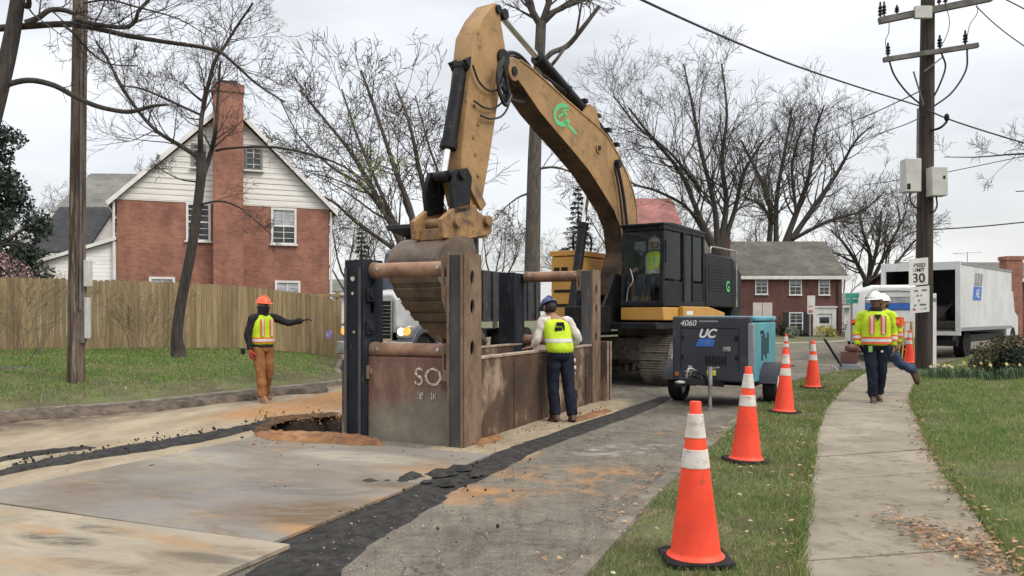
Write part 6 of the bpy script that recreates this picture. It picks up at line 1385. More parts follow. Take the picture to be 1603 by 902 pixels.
def jacket(o, J, mat, name='jacket', hem=-.08, bulk=1.0, cuffs=True, sleeves=(1, 1)):
    b = MB(); pe, sp, cht, nk = J['pelvis'], J['spine'], J['chest'], J['neck']
    shv = (J['shL'] - J['shR']); yaw = math.atan2(shv.y, shv.x)
    b.loft([ering(pe + V((0, 0, hem)), .182 * bulk, .138 * bulk), ering(pe + V((0, 0, .06)), .180 * bulk, .135 * bulk), ering(sp, .178 * bulk, .132 * bulk, yaw * .5), ering(sp.lerp(cht, .6), .192 * bulk, .135 * bulk, yaw), ering(cht + V((0, 0, .03)), .195 * bulk, .125 * bulk, yaw), ering(cht.lerp(nk, .75) + V((0, 0, .0)), .135, .095, yaw), ering(nk + V((0, 0, .015)), .070, .068, yaw)])
    for s, on in zip('RL', sleeves):
        if on:
            sh, el, wr = J['sh' + s], J['el' + s], J['wr' + s]; inn = sh.lerp(J['chest'], .35)
            smooth_tube(b, [inn, sh + V((0, 0, -.005)), sh.lerp(el, .5), el, el.lerp(wr, .55), wr.lerp(el, .06)], [.075, .078 * bulk, .066 * bulk, .058 * bulk, .052 * bulk, .045 * bulk])
    return rumple(b.build(name, mat, o, smooth=60), .030)
def vest_geo(o, J, mat, stripes, name='safety_vest', hem=-.02, bulk=1.07, vertical=True, print_back=None):
    b = MB(); pe, sp, cht, nk = J['pelvis'], J['spine'], J['chest'], J['neck']; shv = (J['shL'] - J['shR']); yaw = math.atan2(shv.y, shv.x)
    lv = [(pe + V((0, 0, hem)), .188, .143, 0), (pe + V((0, 0, .08)), .184, .139, 0), (sp, .182, .136, yaw * .5), (sp.lerp(cht, .6), .190, .138, yaw), (cht + V((0, 0, .04)), .178, .128, yaw), (cht.lerp(nk, .7), .135, .102, yaw), (nk + V((0, 0, -.01)), .085, .080, yaw)]
    b.loft([ering(c, rx * bulk, ry * bulk, y_) for c, rx, ry, y_ in lv]); v = rumple(b.build(name, mat, o, smooth=60), .016)
    def at(z):
        for (c0, a0, b0, y0_), (c1, a1, b1, y1_) in zip(lv, lv[1:]):
            if c0.z <= z <= c1.z: f = (z - c0.z) / (c1.z - c0.z); return c0.lerp(c1, f), a0 + (a1 - a0) * f, b0 + (b1 - b0) * f, y0_ + (y1_ - y0_) * f
        return lv[0]
    for z, h, m, g in stripes:
        b = MB(); rs = []
        for zz in (z - h / 2, z + h / 2): c, a_, b_, y_ = at(pe.z + zz); c = V((c.x, c.y, pe.z + zz)); rs += [(c, a_ * bulk + g, b_ * bulk + g, y_)]
        b.loft([ering(*rs[0][:3], rs[0][3]), ering(*rs[1][:3], rs[1][3])], caps=False); b.build('stripe', m, v, smooth=60)
    if vertical:
        for m, wv, g in vertical:
            for sx in (-1, 1):
                for fy in ((-1, 1) if print_back is None else (-1,)):
                    b = MB(); P = []
                    for q in range(9):
                        z = pe.z + .16 + q * .036; c, a_, b_, y_ = at(min(z, cht.z + .07)); tx = .085 * sx; yy = fy * (b_ * bulk * (max(0, 1 - abs(tx / (a_ * bulk)) ** 2.4)) ** (1 / 2.4) + g)
                        P.append(V((c.x + tx * math.cos(y_) - yy * math.sin(y_), c.y + tx * math.sin(y_) + yy * math.cos(y_), z)))
                    vs = []
                    for p in P: vs += [p - V((wv / 2, 0, 0)), p + V((wv / 2, 0, 0)), p + V((wv / 2, fy * .006, 0)), p + V((-wv / 2, fy * .006, 0))]
                    b.add(vs, [(4 * i + k, 4 * i + (k + 1) % 4, 4 * i + 4 + (k + 1) % 4, 4 * i + 4 + k) for i in range(8) for k in range(4)] + [(0, 1, 2, 3), (32, 35, 34, 33)]); b.build('stripe', m, v, smooth=0)
    return v
def arm_band(o, J, s, f, h, m, r):
    el, wr = J['el' + s], J['wr' + s]; c = el.lerp(wr, f); d = (wr - el).normalized(); b = MB(); b.tube([c - d * h / 2, c + d * h / 2], [r, r], 14); b.build('stripe', m, o, smooth=60)
def std(**k):
    J = dict(pelvis=(0, 0, .93), spine=(0, .01, 1.12), chest=(0, 0, 1.33), neck=(0, .012, 1.47), nape=(0, .005, 1.53), head=(0, -.02, 1.605), shR=(-.185, 0, 1.40), shL=(.185, 0, 1.40), elR=(-.235, .03, 1.12), elL=(.235, .03, 1.12), wrR=(-.245, -.05, .88), wrL=(.245, -.05, .88), hipR=(-.09, 0, .89), hipL=(.09, 0, .89), knR=(-.10, -.02, .49), knL=(.10, -.02, .49), anR=(-.11, .02, .085), anL=(.11, .02, .085), toR=(-.13, -.13, .03), toL=(.13, -.13, .03))
    J.update(k); return J
# pointing worker in the orange hat
def dress1(o, J, T, M3, b):
    trousers(o, J, m_tan); boots(o, J, m_boott); jk = jacket(o, J, m_char, 'hooded_jacket', -.10)
    vest_geo(o, J, m_lime, [(.10, .085, m_orange, .004), (.10, .045, m_silver, .007)], 'safety_vest', -.0, 1.09, [(m_orange, .075, .006), (m_silver, .035, .011)])
    q = MB(); hat_geo(q, T, M3); q.build('hard_hat', m_hato, o, smooth=50)
    q = MB(); 
    q.loft([[T((.080 * a_ * math.cos(t), .100 * a_ * math.sin(t) + y_, z)) for t in [2 * math.pi * i / 20 for i in range(20)]] for z, a_, y_ in ((-.16, 1.0, .01), (-.10, .93, -.004), (-.06, 1.0, -.004), (-.03, 1.05, -.002), (-.012, 1.06, .0))]); q.build('face_covering', m_char, o, smooth=60)
    q = MB(); hand_geo(q, J['wrR'], (J['wrR'] - J['elR']), (.9, 0, 0), (0, -1, 0), .45); q.build('glove', m_glover, o, smooth=60)
    q = MB(); d = J['wrL'] - J['elL']; hand_geo(q, J['wrL'], d, (0, 0, -1), (-1, -.3, 0), .5); q.build('glove', m_gloveb, o, smooth=60)
    q = MB(); q.box(tuple(J['wrR'] + V((-.09, .06, -.06))), tuple(J['wrR'] + V((-.05, .14, .04)))); q.build('radio', m_black, o, bevel=.01)
th = R(52)
def loc2(v): return (v[0] * math.cos(th) + v[1] * math.sin(th), -v[0] * math.sin(th) + v[1] * math.cos(th), v[2])
pt = V(loc2((.30, -.02, 0)))
person('worker in orange hard hat and lime vest pointing across the road by the left kerb', (-4.17, 13.35, 0), th, std(elL=(.20 + .17, -.20, 1.31), wrL=(.20 + .31, -.42, 1.36), shL=(.19, -.02, 1.41), elR=(-.25, .05, 1.12), wrR=(-.25, -.02, .86), knL=(.08, -.05, .50), anL=(.12, .12, .09), toL=(.15, -.03, .03), knR=(-.09, -.08, .49), anR=(-.11, -.16, .085), toR=(-.13, -.31, .03)), m_skin2, R(12), R(4), dress1)
# worker with his back to us at the trench box
def dress2(o, J, T, M3, b):
    trousers(o, J, m_navyc); boots(o, J, m_boot); jacket(o, J, m_whitec, 'long_sleeved_shirt', -.03, .95)
    v = vest_geo(o, J, m_lime, [(.17, .05, m_silver, .004)], 'safety_vest', -.03, 1.05, [(m_silver, .04, .005)], 1)
    q = MB(); c = J['chest']; 
    for k, (xa, za, xb, zb_) in enumerate(((-.06, .02, .05, .07), (-.03, -.05, .07, .0), (-.07, -.04, -.045, .03))): q.box((c.x + xa, c.y + .145 - .0, c.z + za - .02), (c.x + xb, c.y + .168, c.z + zb_ - .02))
    q.build('back_print', m_navyc, v, bevel=.004)
    q = MB(); hat_geo(q, T, M3); q.build('hard_hat', m_hatb, o, smooth=50)
    q = MB(); q.ell(T((0, .02, -.01)), (.081, .094, .085), 16, 10, M3); q.build('hair', m_hair, o, smooth=60)
    hand_geo(b, J['wrL'], (.75, -.45, -.12), (0, -.1, -1), (-.6, -1, 0), .12, 0); hand_geo(b, J['wrR'], (.35, -.85, -.2), (.8, .3, 0), (0, 0, 1), .5, 0)
    for x, z, s_ in ((-.19, .80, .05), (-.20, .70, .04), (-.19, .62, .035)): q = MB(); q.box((x - s_ * .5, .02, z), (x + s_ * .4, .05, z + .05)); q.build('hanging_tag', m_whitec, o, bevel=.01)
    q = MB(); q.box((-.24, .02, .30), (-.19, .06, .42)); q.build('hanging_tag', m_gloveb, o, bevel=.01)
rz2 = R(200)
person('worker in blue hard hat and lime vest leaning on the trench box, back turned', (.66, 10.93, 0), rz2, std(spine=(.01, -.04, 1.10), chest=(.03, -.10, 1.30), neck=(.05, -.15, 1.43), nape=(.055, -.175, 1.485), head=(.07, -.22, 1.55), shR=(-.155, -.10, 1.37), shL=(.215, -.13, 1.36), elL=(.29, -.11, 1.12), wrL=(.31, -.22, 1.005), elR=(-.29, -.04, 1.12), wrR=(-.22, -.24, .97), anL=(.10, .07, .085), toL=(.12, -.09, .03), anR=(-.11, .16, .085), toR=(-.14, .0, .03), knR=(-.10, .06, .49)), m_skin, R(8), R(28), dress2)
# walker in the hi-vis coat
def dress3(o, J, T, M3, b):
    trousers(o, J, m_navyc, .155); boots(o, J, m_boot); jk = jacket(o, J, m_lime, 'hi_vis_coat', -.02, 1.13)
    vest_geo(o, J, m_lime, [(.06, .115, m_orange, .006), (.06, .05, m_silver, .010)], 'coat_front', -.05, 1.22, [(m_orange, .085, .006), (m_silver, .035, .012)])
    for s in 'RL': arm_band(jk, J, s, .45, .10, m_orange, .067); arm_band(jk, J, s, .45, .045, m_silver, .070)
    for s in 'RL': arm_band(jk, J, s, -.6, .06, m_orange, .086)
    q = MB(); q.loft([ering(J['neck'] + V((0, 0, z)), r_, r_ * .95) for z, r_ in ((-.09, .125), (-.02, .105), (.04, .085), (.05, .078))]); q.prism([(-.055, 1.40), (0, 1.30), (.055, 1.40)], lambda p, y: (p[0], y, p[1]), -.175, -.16); q.build('dark_collar', m_char, o, smooth=60)
    q = MB(); hat_geo(q, T, M3); q.build('hard_hat', m_hatw, o, smooth=50)
    q = MB(); q.ell(T((0, .022, .0)), (.080, .090, .080), 16, 10, M3); q.build('hair', m_hair, o, smooth=60)
    hand_geo(b, J['wrR'], (0, -.15, -1), (1, 0, 0), (0, -1, 0), .5, 0); hand_geo(b, J['wrL'], (0, -.15, -1), (-1, 0, 0), (0, -1, 0), .5, 0)
    q = MB(); q.box((-.135, -.16, .80), (-.075, -.135, .90)); q.build('tape_measure', M('green_pouch', (.2, .45, .12), None, 5, .6), o, bevel=.01)
    q = MB(); q.box((.05, -.150, .80), (.085, -.135, .83)); q.build('badge', m_whitec, o, bevel=.004)
person('man in white hard hat and orange striped lime coat walking toward us on the pavement', (5.83, 12.8, .055), R(-14), std(elR=(-.27, .04, 1.13), wrR=(-.27, -.04, .89), elL=(.27, .06, 1.13), wrL=(.265, .02, .88), knR=(-.075, -.10, .50), anR=(-.06, -.13, .085), toR=(-.08, -.27, .03), knL=(.085, .02, .49), anL=(.07, .16, .12), toL=(.08, .02, .03)), m_skin2, R(-48), R(4), dress3)
def dress4(o, J, T, M3, b):
    trousers(o, J, m_jean); boots(o, J, m_boot); jk = jacket(o, J, m_lime, 'hi_vis_coat', -.06, 1.08)
    for s in 'RL': arm_band(jk, J, s, -.5, .16, m_orange, .085); arm_band(jk, J, s, .4, .10, m_orange, .066); arm_band(jk, J, s, .4, .045, m_silver, .069)
    vest_geo(o, J, m_lime, [(.10, .11, m_orange, .006), (.10, .05, m_silver, .010)], 'coat_front', -.05, 1.16, [(m_orange, .085, .006)])
    q = MB(); hat_geo(q, T, M3); q.build('hard_hat', m_hatw, o, smooth=50)
    q = MB(); q.ell(T((0, .022, -.01)), (.081, .092, .090), 16, 10, M3); q.build('hair', m_hair, o, smooth=60)
    hand_geo(b, J['wrR'], (0, -.2, -1), (1, 0, 0), (0, -1, 0), .5, 0); hand_geo(b, J['wrL'], (0, -.2, -1), (-1, 0, 0), (0, -1, 0), .5, 0)
person('second white-hatted walker half hidden behind the first, one foot kicked back', (6.62, 14.2, .055), R(-78), std(pelvis=(0, 0, .95), elL=(.25, .10, 1.15), wrL=(.25, .10, .90), elR=(-.25, -.05, 1.14), wrR=(-.25, -.2, .93), knR=(-.09, -.16, .52), anR=(-.10, -.10, .085), toR=(-.12, -.25, .03), knL=(.09, .20, .56), anL=(.10, .52, .40), toL=(.11, .55, .25)), m_skin, R(20), 0, dress4)
def dress5(o, J, T, M3, b):
    trousers(o, J, m_navyc); boots(o, J, m_boot); jacket(o, J, m_char, 'work_shirt', -.04, .95); vest_geo(o, J, m_lime, [(.12, .05, m_silver, .004)], 'safety_vest', -.0, 1.10, [(m_silver, .04, .005)])
    q = MB(); hat_geo(q, T, M3); q.build('hard_hat', m_hatw, o, smooth=50); q = MB(); q.ell(T((0, .022, -.01)), (.081, .092, .088), 16, 10, M3); q.build('hair', m_hair, o, smooth=60)
    for s, k in (('R', 1), ('L', -1)): hand_geo(b, J['wr' + s], (0, -1, -.3), (0, -.2, -1), (k, 0, 0), .6, 0)
em = Matrix.Rotation(-EA, 4, 'Z'); sp_ = em @ V((.83, .62, 0)) + V((EF[0], EF[1], 0)); zz_ = 1.62 + .52 - .82
sit = std(pelvis=(0, 0, .90), hipR=(-.09, -.03, .87), hipL=(.09, -.03, .87), knR=(-.13, -.44, .88), knL=(.13, -.44, .88), anR=(-.13, -.56, .48), anL=(.13, -.56, .48), toR=(-.14, -.70, .43), toL=(.14, -.70, .43), elR=(-.27, -.10, 1.12), wrR=(-.27, -.34, 1.08), elL=(.27, -.10, 1.12), wrL=(.27, -.34, 1.08))
person('operator in a lime vest seated at the controls inside the excavator cab', (sp_.x, sp_.y, zz_), -EA, sit, m_skin, R(10), R(6), dress5)
# ------------------------------------------------------------------ trees and shrubs
m_bark = M('dark_bark', (.062, .053, .046), (.030, .026, .023), 7, .95, stretch=(3, 3, .6), bumps=.6, bscale=12, c3=(.11, .095, .08), s3=5, t3=(.56, .72))
m_bark2 = M('grey_bark', (.115, .102, .086), (.055, .048, .042), 6, .95, stretch=(3, 3, .5), bumps=.6, bscale=10, c3=(.17, .155, .13), s3=4, t3=(.56, .72))
m_twig = M('grey_twig', (.095, .08, .07), (.055, .047, .04), 3, .95)
m_twigp = M('pale_twig', (.22, .19, .17), (.15, .13, .115), 3, .95)
def rv(r): 
    while True:
        v = V((r.uniform(-1, 1), r.uniform(-1, 1), r.uniform(-1, 1)))
        if .01 < v.length < 1: return v.normalized()
def grow(b, p, d, L, r0, lvl, r, rmin, up=.12, wig=.22, nkid=(4, 6), ang=(28, 62), shrink=(.45, .7), tips=None):
    """one limb and, from it, its side limbs down to twigs"""
    n = 5 if lvl > 1 else 4; P = [p]; Rr = [r0]; q = p.copy(); dd = d.normalized()
    for i in range(n):
        dd = (dd + rv(r) * wig + V((0, 0, up)) * (.6 if lvl else .3)).normalized(); q = q + dd * (L / n); P.append(q.copy()); Rr.append(max(rmin, r0 * (1 - .72 * (i + 1) / n)))
    b.tube(P, Rr, 6 if r0 > .05 else (4 if r0 > .018 else 3), False)
    if lvl == 0:
        if tips is not None: tips.append(q)
        return
    for _ in range(r.randint(*nkid)):
        f = r.uniform(.22, 1.0); i = min(int(f * n), n - 1); t = f * n - i; pp = P[i].lerp(P[i + 1], t); rr__ = (Rr[i] * (1 - t) + Rr[i + 1] * t)
        dl = (P[i + 1] - P[i]).normalized(); ax = dl.cross(rv(r)).normalized(); dk = Matrix.Rotation(R(r.uniform(*ang)), 3, ax) @ dl
        grow(b, pp, dk, L * r.uniform(*shrink) * (1.1 - .45 * f), max(rmin, rr__ * r.uniform(.45, .68)), lvl - 1, r, rmin, up, wig * 1.12, nkid, ang, shrink, tips)
def spray(b, P, Rr, r, n, L, lvl, rmin, start=.15, rk=.38, **k):
    for _ in range(n):
        f = r.uniform(start, 1) * (len(P) - 1); i = min(int(f), len(P) - 2); t = f - i; pp = P[i].lerp(P[i + 1], t); dl = (P[i + 1] - P[i]).normalized()
        dk = Matrix.Rotation(R(r.uniform(25, 65)), 3, dl.cross(rv(r)).normalized()) @ dl; q = f / (len(P) - 1)
        grow(b, pp, dk, L * r.uniform(.6, 1.15) * (1.15 - .5 * q), max(rmin, (Rr[i] * (1 - t) + Rr[i + 1] * t) * rk), lvl, r, rmin, **k)
def limb_pts(r, Y, px, dj=.0, y1=None, wk=1.0):
    """a limb drawn through image points, given real distance; it also wanders in depth"""
    o = []; n = len(px); y = Y
    for i, q in enumerate(px):
        yy = Y + ((y1 - Y) * i / (n - 1) if y1 is not None else 0) + (r.uniform(-dj, dj) if i else 0); o.append((W(q[0], q[1], yy), q[2] * wk * yy / F / 2))
    P = catmull([p for p, _ in o], 4); rad = [x for _, x in o]; R2 = []
    for i in range(len(P)): f = min(i / 4, n - 1.001); j = int(f); R2.append(rad[j] * (1 - f + j) + rad[min(j + 1, n - 1)] * (f - j))
    return P, R2
def traced_tree(name, label, Y, trunk, limbs, seed, bark, twig, n=8, L=2.0, lvl=2, rmin=.006, dj=.25, trunk_spray=0, cat='tree', **k):
    r = random.Random(seed); P, Rr = limb_pts(r, Y, trunk, .05); base = P[0]
    o = thing(name, label, cat, tuple(base)); b = MB(); b.tube(P, Rr, 14); b.build('trunk', bark, o, True, smooth=60)
    b = MB(); lb = MB(); tips = []
    for lm in limbs:
        nn = lm.get('n', n); P2, R2 = limb_pts(r, lm.get('Y', Y), lm['px'], lm.get('dj', dj), lm.get('y1'), .70 if Y > 50 else (.85 if Y > 30 else 1.0)); lb.tube(P2, R2, 8, True)
        if nn: spray(b, P2, R2, r, nn, lm.get('L', L), lm.get('lvl', lvl), rmin, tips=tips, **k)
    if trunk_spray: spray(b, P, Rr, r, trunk_spray, L, lvl, rmin, .45, .35, tips=tips, **k)
    lb.build('limbs', bark, o, True, smooth=60); b.build('crown', twig, o, True, smooth=60); return o, tips
# dark limbs reaching in from the left edge
traced_tree('bare_tree', 'dark bare tree leaning in at the far left edge with long low limbs', 12.5, [(-95, 600, 50), (-62, 400, 38), (-26, 240, 28), (2, 130, 25), (18, 60, 23), (31, -20, 20)],
    [dict(px=[(-20, 46, 12), (30, 42, 11), (110, 38, 10), (165, 48, 8), (200, 56, 8), (260, 66, 6.5), (335, 78, 5.5), (365, 98, 4.5), (400, 130, 3.5), (445, 160, 2.2)], n=14, L=1.4, y1=13.5),
     dict(px=[(-10, 142, 10), (20, 130, 9.5), (50, 126, 9), (85, 134, 8.5), (115, 150, 8), (145, 164, 7.5), (175, 172, 7), (205, 175, 7), (240, 166, 5.5), (263, 164, 3.5)], n=3, L=.5, dj=.03, lvl=1),
     dict(px=[(40, 36, 10), (60, 28, 9), (78, 16, 8), (100, 16, 8), (118, 22, 7)], n=5, L=.8),
     dict(px=[(118, 30, 8), (150, 38, 7), (195, 43, 7), (212, 32, 6), (218, 16, 5), (245, -12, 4)], n=10, L=1.2),
     dict(px=[(28, 0, 12), (45, 10, 8), (42, -20, 7)], n=6, L=1.1), dict(px=[(100, 40, 5), (115, 52, 4), (140, 80, 3.2), (170, 100, 2.5), (215, 103, 1.5)], n=8, L=.7),
     dict(px=[(130, 5, 4), (170, 0, 3), (210, 10, 3), (280, 30, 2), (330, 60, 1.2)], n=12, L=1.0)], 41, m_bark, m_twig, lvl=2, rmin=.0035, dj=.2)
# small leaning tree on the lawn
o, tips = traced_tree('leaning_tree', 'slender dark tree leaning over the lawn in front of the brick house', 17.5, [(280, 566, 28), (279, 549, 22), (277, 525, 17), (284, 470, 16), (300, 390, 15), (311, 310, 14), (315, 270, 15), (314, 238, 15)],
    [dict(px=[(314, 240, 10), (314, 205, 8), (318, 170, 7), (335, 100, 6), (352, 72, 5), (372, 40, 4), (396, 5, 3)], n=22, L=1.5),
     dict(px=[(310, 246, 8), (282, 228, 7), (245, 205, 6), (215, 172, 5.5), (190, 135, 5), (168, 92, 4), (150, 65, 3)], n=20, L=1.5),
     dict(px=[(318, 275, 9), (330, 240, 8), (338, 200, 6), (342, 140, 4), (345, 95, 3)], n=14, L=1.2),
     dict(px=[(314, 180, 4), (270, 160, 3.5), (225, 140, 3), (190, 134, 2)], n=10, L=1.0), dict(px=[(316, 158, 4), (300, 145, 3), (285, 128, 2)], n=7, L=.7),
     dict(px=[(338, 236, 4.5), (360, 232, 4), (420, 230, 4), (480, 240, 3.5), (540, 262, 3), (590, 300, 2.5)], n=18, L=1.3, y1=16.5),
     dict(px=[(316, 320, 4), (345, 315, 3.2), (375, 325, 2.6), (400, 345, 2), (425, 368, 1.4)], n=8, L=.7), dict(px=[(308, 285, 3), (280, 280, 2), (245, 262, 1.4)], n=8, L=.6)], 42, m_bark, m_twig, lvl=2, rmin=.0035)
m_bud = M('yellow_green_bud', (.32, .36, .05), (.22, .28, .04), 8, .7, isl=.3)
def leaves(pts, size, r, spread, n):
    b = MB()
    for p in pts:
        for _ in range(n):
            c = p + rv(r) * r.random() * spread; u, v = rv(r), rv(r); v = (v - u * v.dot(u)).normalized(); s = size * r.uniform(.5, 1.2); b.add([c - u * s, c + v * s * .5, c + u * s, c - v * s * .5], [(0, 1, 2, 3)])
    return b
r_ = random.Random(9); fl = [q for q in tips if q.x > W(420, 0, 17).x]
leaves(fl[:260] + [W(r_.gauss(600, 34), r_.gauss(250, 15), 16.6) for _ in range(70)], .022, r_, .10, 4).build('young_leaves', m_bud, o, True, smooth=0, recalc=False)
# spreading tree behind the trench box
traced_tree('bare_tree', 'wide bare tree fanning out behind the excavator bucket', 38, [(652, 500, 34), (650, 450, 30), (645, 415, 26)],
    [dict(px=[(645, 418, 16), (620, 365, 13), (585, 300, 10), (550, 240, 7), (510, 190, 5), (470, 140, 3)]), dict(px=[(650, 415, 16), (645, 340, 12), (620, 270, 9), (590, 180, 6), (565, 110, 4)]),
     dict(px=[(652, 410, 13), (668, 330, 10), (655, 260, 8), (640, 190, 6), (618, 130, 3)]), dict(px=[(645, 410, 10), (610, 385, 8), (560, 350, 6), (520, 315, 5), (480, 300, 3)]),
     dict(px=[(600, 330, 8), (565, 290, 6), (520, 262, 5), (470, 215, 3), (440, 160, 2)]), dict(px=[(655, 415, 9), (690, 370, 6), (705, 320, 5), (700, 270, 3)]), dict(px=[(640, 395, 8), (600, 310, 7), (560, 215, 5), (535, 140, 3)]), dict(px=[(668, 330, 7), (690, 290, 5), (672, 230, 4), (650, 150, 2.5)])], 43, m_bark2, m_twig, 12, 3.8, 2, .012, .8)
# tall trunk in the middle
traced_tree('tall_tree', 'tall straight trunk rising behind the excavator boom, forking at the top of the picture', 33, [(833, 480, 27), (833, 430, 25), (835, 330, 23), (837, 240, 21), (841, 150, 18), (845, 80, 17), (847, 35, 16)],
    [dict(px=[(846, 40, 13), (832, 15, 12), (815, -25, 10)], n=8), dict(px=[(848, 38, 13), (860, 0, 11), (865, -40, 9)], n=8), dict(px=[(850, 36, 11), (875, 14, 9), (905, 2, 7), (940, -15, 5)], n=8),
     dict(px=[(846, 105, 10), (862, 84, 10), (888, 72, 10), (912, 44, 9), (938, 10, 7)], n=2, L=1.5), dict(px=[(842, 140, 8), (856, 112, 7), (872, 92, 6), (886, 72, 6)], n=0), dict(px=[(900, 60, 6), (903, 50, 5), (908, 20, 4), (914, -15, 3)], n=4),
     dict(px=[(836, 300, 5), (810, 310, 3), (785, 330, 2)], n=7, L=2), dict(px=[(838, 265, 5), (870, 262, 4), (900, 272, 3)], n=7, L=2.2)], 44, m_bark2, m_bark2, 6, 2.6, 2, .010, .4, trunk_spray=0)
traced_tree('bare_tree', 'bare tree whose twigs show just at the top of the excavator arm', 24, [(708, 500, 22), (712, 300, 18), (718, 120, 14), (716, -20, 11)],
    [dict(px=[(716, -14, 6), (690, -4, 5), (720, 2, 5), (742, 12, 4), (752, 20, 3)], n=5, L=.5, dj=.05), dict(px=[(716, -18, 5), (745, -6, 4), (760, 6, 3)], n=3, L=.4, dj=.05)], 45, m_bark, m_bark, 5, 1.0, 1, .006) if False else None
# the row of bare trees across the side street
T5, _ = traced_tree('bare_tree', 'tall many-limbed bare tree right of the boom, above the cab', 56, [(1132, 530, 34), (1130, 440, 30), (1124, 392, 28)],
    [dict(px=[(1122, 395, 15), (1095, 340, 12), (1065, 270, 9), (1020, 215, 7), (985, 170, 4)]), dict(px=[(1124, 392, 15), (1118, 320, 12), (1098, 240, 9), (1085, 170, 6), (1070, 100, 3)]), dict(px=[(1126, 392, 16), (1137, 320, 12), (1130, 250, 9), (1138, 180, 6), (1130, 100, 3)]),
     dict(px=[(1128, 395, 13), (1150, 330, 10), (1165, 270, 8), (1195, 220, 5)]), dict(px=[(1120, 400, 10), (1080, 330, 8), (1030, 300, 6), (985, 285, 4), (955, 250, 3)]), dict(px=[(1098, 300, 8), (1050, 240, 6), (1000, 200, 5), (960, 150, 3)])], 46, m_bark, m_twig, 22, 5.2, 2, .011, 1.2)
T6, _ = traced_tree('bare_tree', 'broad bare tree behind the slate roof of the far brick house', 70, [(1222, 530, 36), (1222, 440, 30), (1220, 385, 26)],
    [dict(px=[(1204, 385, 13), (1206, 330, 11), (1190, 280, 8), (1160, 220, 5)]), dict(px=[(1215, 388, 13), (1216, 310, 10), (1228, 240, 7), (1240, 170, 4)]), dict(px=[(1226, 388, 15), (1250, 325, 12), (1268, 270, 9), (1275, 210, 6), (1290, 165, 3)]),
     dict(px=[(1232, 386, 14), (1270, 330, 11), (1308, 275, 8), (1340, 220, 5), (1368, 195, 3)]), dict(px=[(1240, 375, 9), (1300, 345, 7), (1350, 330, 5), (1385, 300, 3)]), dict(px=[(1212, 350, 8), (1190, 320, 6), (1165, 310, 4)]), dict(px=[(1246, 330, 8), (1240, 260, 6), (1255, 200, 4)])], 47, m_bark, m_twig, 22, 5.0, 2, .012, 1.4)
T7, _ = traced_tree('bare_tree', 'rounded bare tree behind the white van and the walkers', 66, [(1365, 530, 26), (1364, 465, 22), (1360, 440, 20)],
    [dict(px=[(1358, 445, 11), (1340, 410, 9), (1320, 380, 6), (1300, 360, 3)]), dict(px=[(1360, 440, 12), (1362, 400, 9), (1350, 360, 6), (1345, 330, 3)]), dict(px=[(1364, 442, 11), (1385, 400, 8), (1405, 360, 6), (1420, 330, 3)]), dict(px=[(1366, 445, 10), (1400, 415, 7), (1425, 385, 5), (1440, 370, 3)]), dict(px=[(1362, 430, 9), (1375, 380, 7), (1380, 330, 4)])], 48, m_bark, m_twig, 18, 3.8, 2, .012, 1.0)
def free_tree(name, label, h, seed, bark, twig, cat='tree', lean=0, lvl=3, rmin=.011, spread=1.0, group=None):
    r = random.Random(seed); o = thing(name, label, cat, (0, 0, 0), 0, group); b = MB(); P = [V((0, 0, -.4)), V((0, 0, 0)), V((lean * .1, .1, h * .15)), V((lean * .3, 0, h * .32))]; b.tube(P, [h * .024, h * .020, h * .016, h * .014], 10); b.build('trunk', bark, o, smooth=60)
    b = MB()
    for i in range(6):
        a_ = i * 1.05 + r.uniform(-.3, .3); d = V((math.cos(a_) * .62 * spread, math.sin(a_) * .62 * spread, 1)); grow(b, P[3] + V((0, 0, -h * .10 * r.random())), d, h * .52 * r.uniform(.85, 1.15), h * .0075, lvl, r, rmin, .10, .2, (4, 5))
    b.build('crown', twig, o, smooth=60); return o
GB = 'bare trees in the background'
ft = [free_tree('bare_tree', 'x', 12, s, m_bark2, m_twig, group=None) for s in (51, 52, 53)] + [free_tree('bare_tree', 'x', 12, 54, m_bark2, m_twigp)]
spots = [(0, 30, 58, .2, 1.0, 'hazy bare tree behind the dark evergreen at the left edge'), (3, 75, 50, .2, .78, 'pale bare tree above the charcoal roof at far left'), (1, 178, 78, .2, 1.25, 'distant bare tree between the wooden pole and the brick gable'), (2, 545, 66, 0, 1.05, 'bare tree just right of the brick house corner'),
         (0, 470, 80, 0, 1.35, 'bare tree rising behind the right half of the cream gable'), (1, 600, 90, 0, 1.2, 'low bare tree far behind the dark trench box post'), (2, 775, 85, 0, 1.2, 'bare tree far behind, between the excavator arm and the tall trunk'), (0, 900, 95, 0, 1.15, 'bare tree far behind, seen under the boom arch'),
         (1, 985, 80, 0, 1.3, 'bare tree left of the cab, behind the boom'), (2, 1180, 100, 0, 1.5, 'bare tree far behind, between the two big trees on the right'), (3, 1320, 105, 0, 1.05, 'pale bare tree far behind, over the right roof end'), (1, 1060, 95, 0, 1.5, 'bare tree far behind the red roof'), (2, 355, 60, .2, 1.15, 'bare tree showing over the ridge behind the chimney'), (3, 250, 66, .2, 1.1, 'pale bare tree behind the left slope of the gable')]
used = set()
for i, px, Y, z, s, lab in spots:
    p = W(px, 500, Y); p.z = z
    if i in used: dup(ft[i], tuple(p), rnd.uniform(0, 6), label=lab, scale=s)
    else: used.add(i); ft[i].location = p; ft[i].rotation_euler = (0, 0, rnd.uniform(0, 6)); ft[i].scale = (s,) * 3; ft[i]['label'] = lab
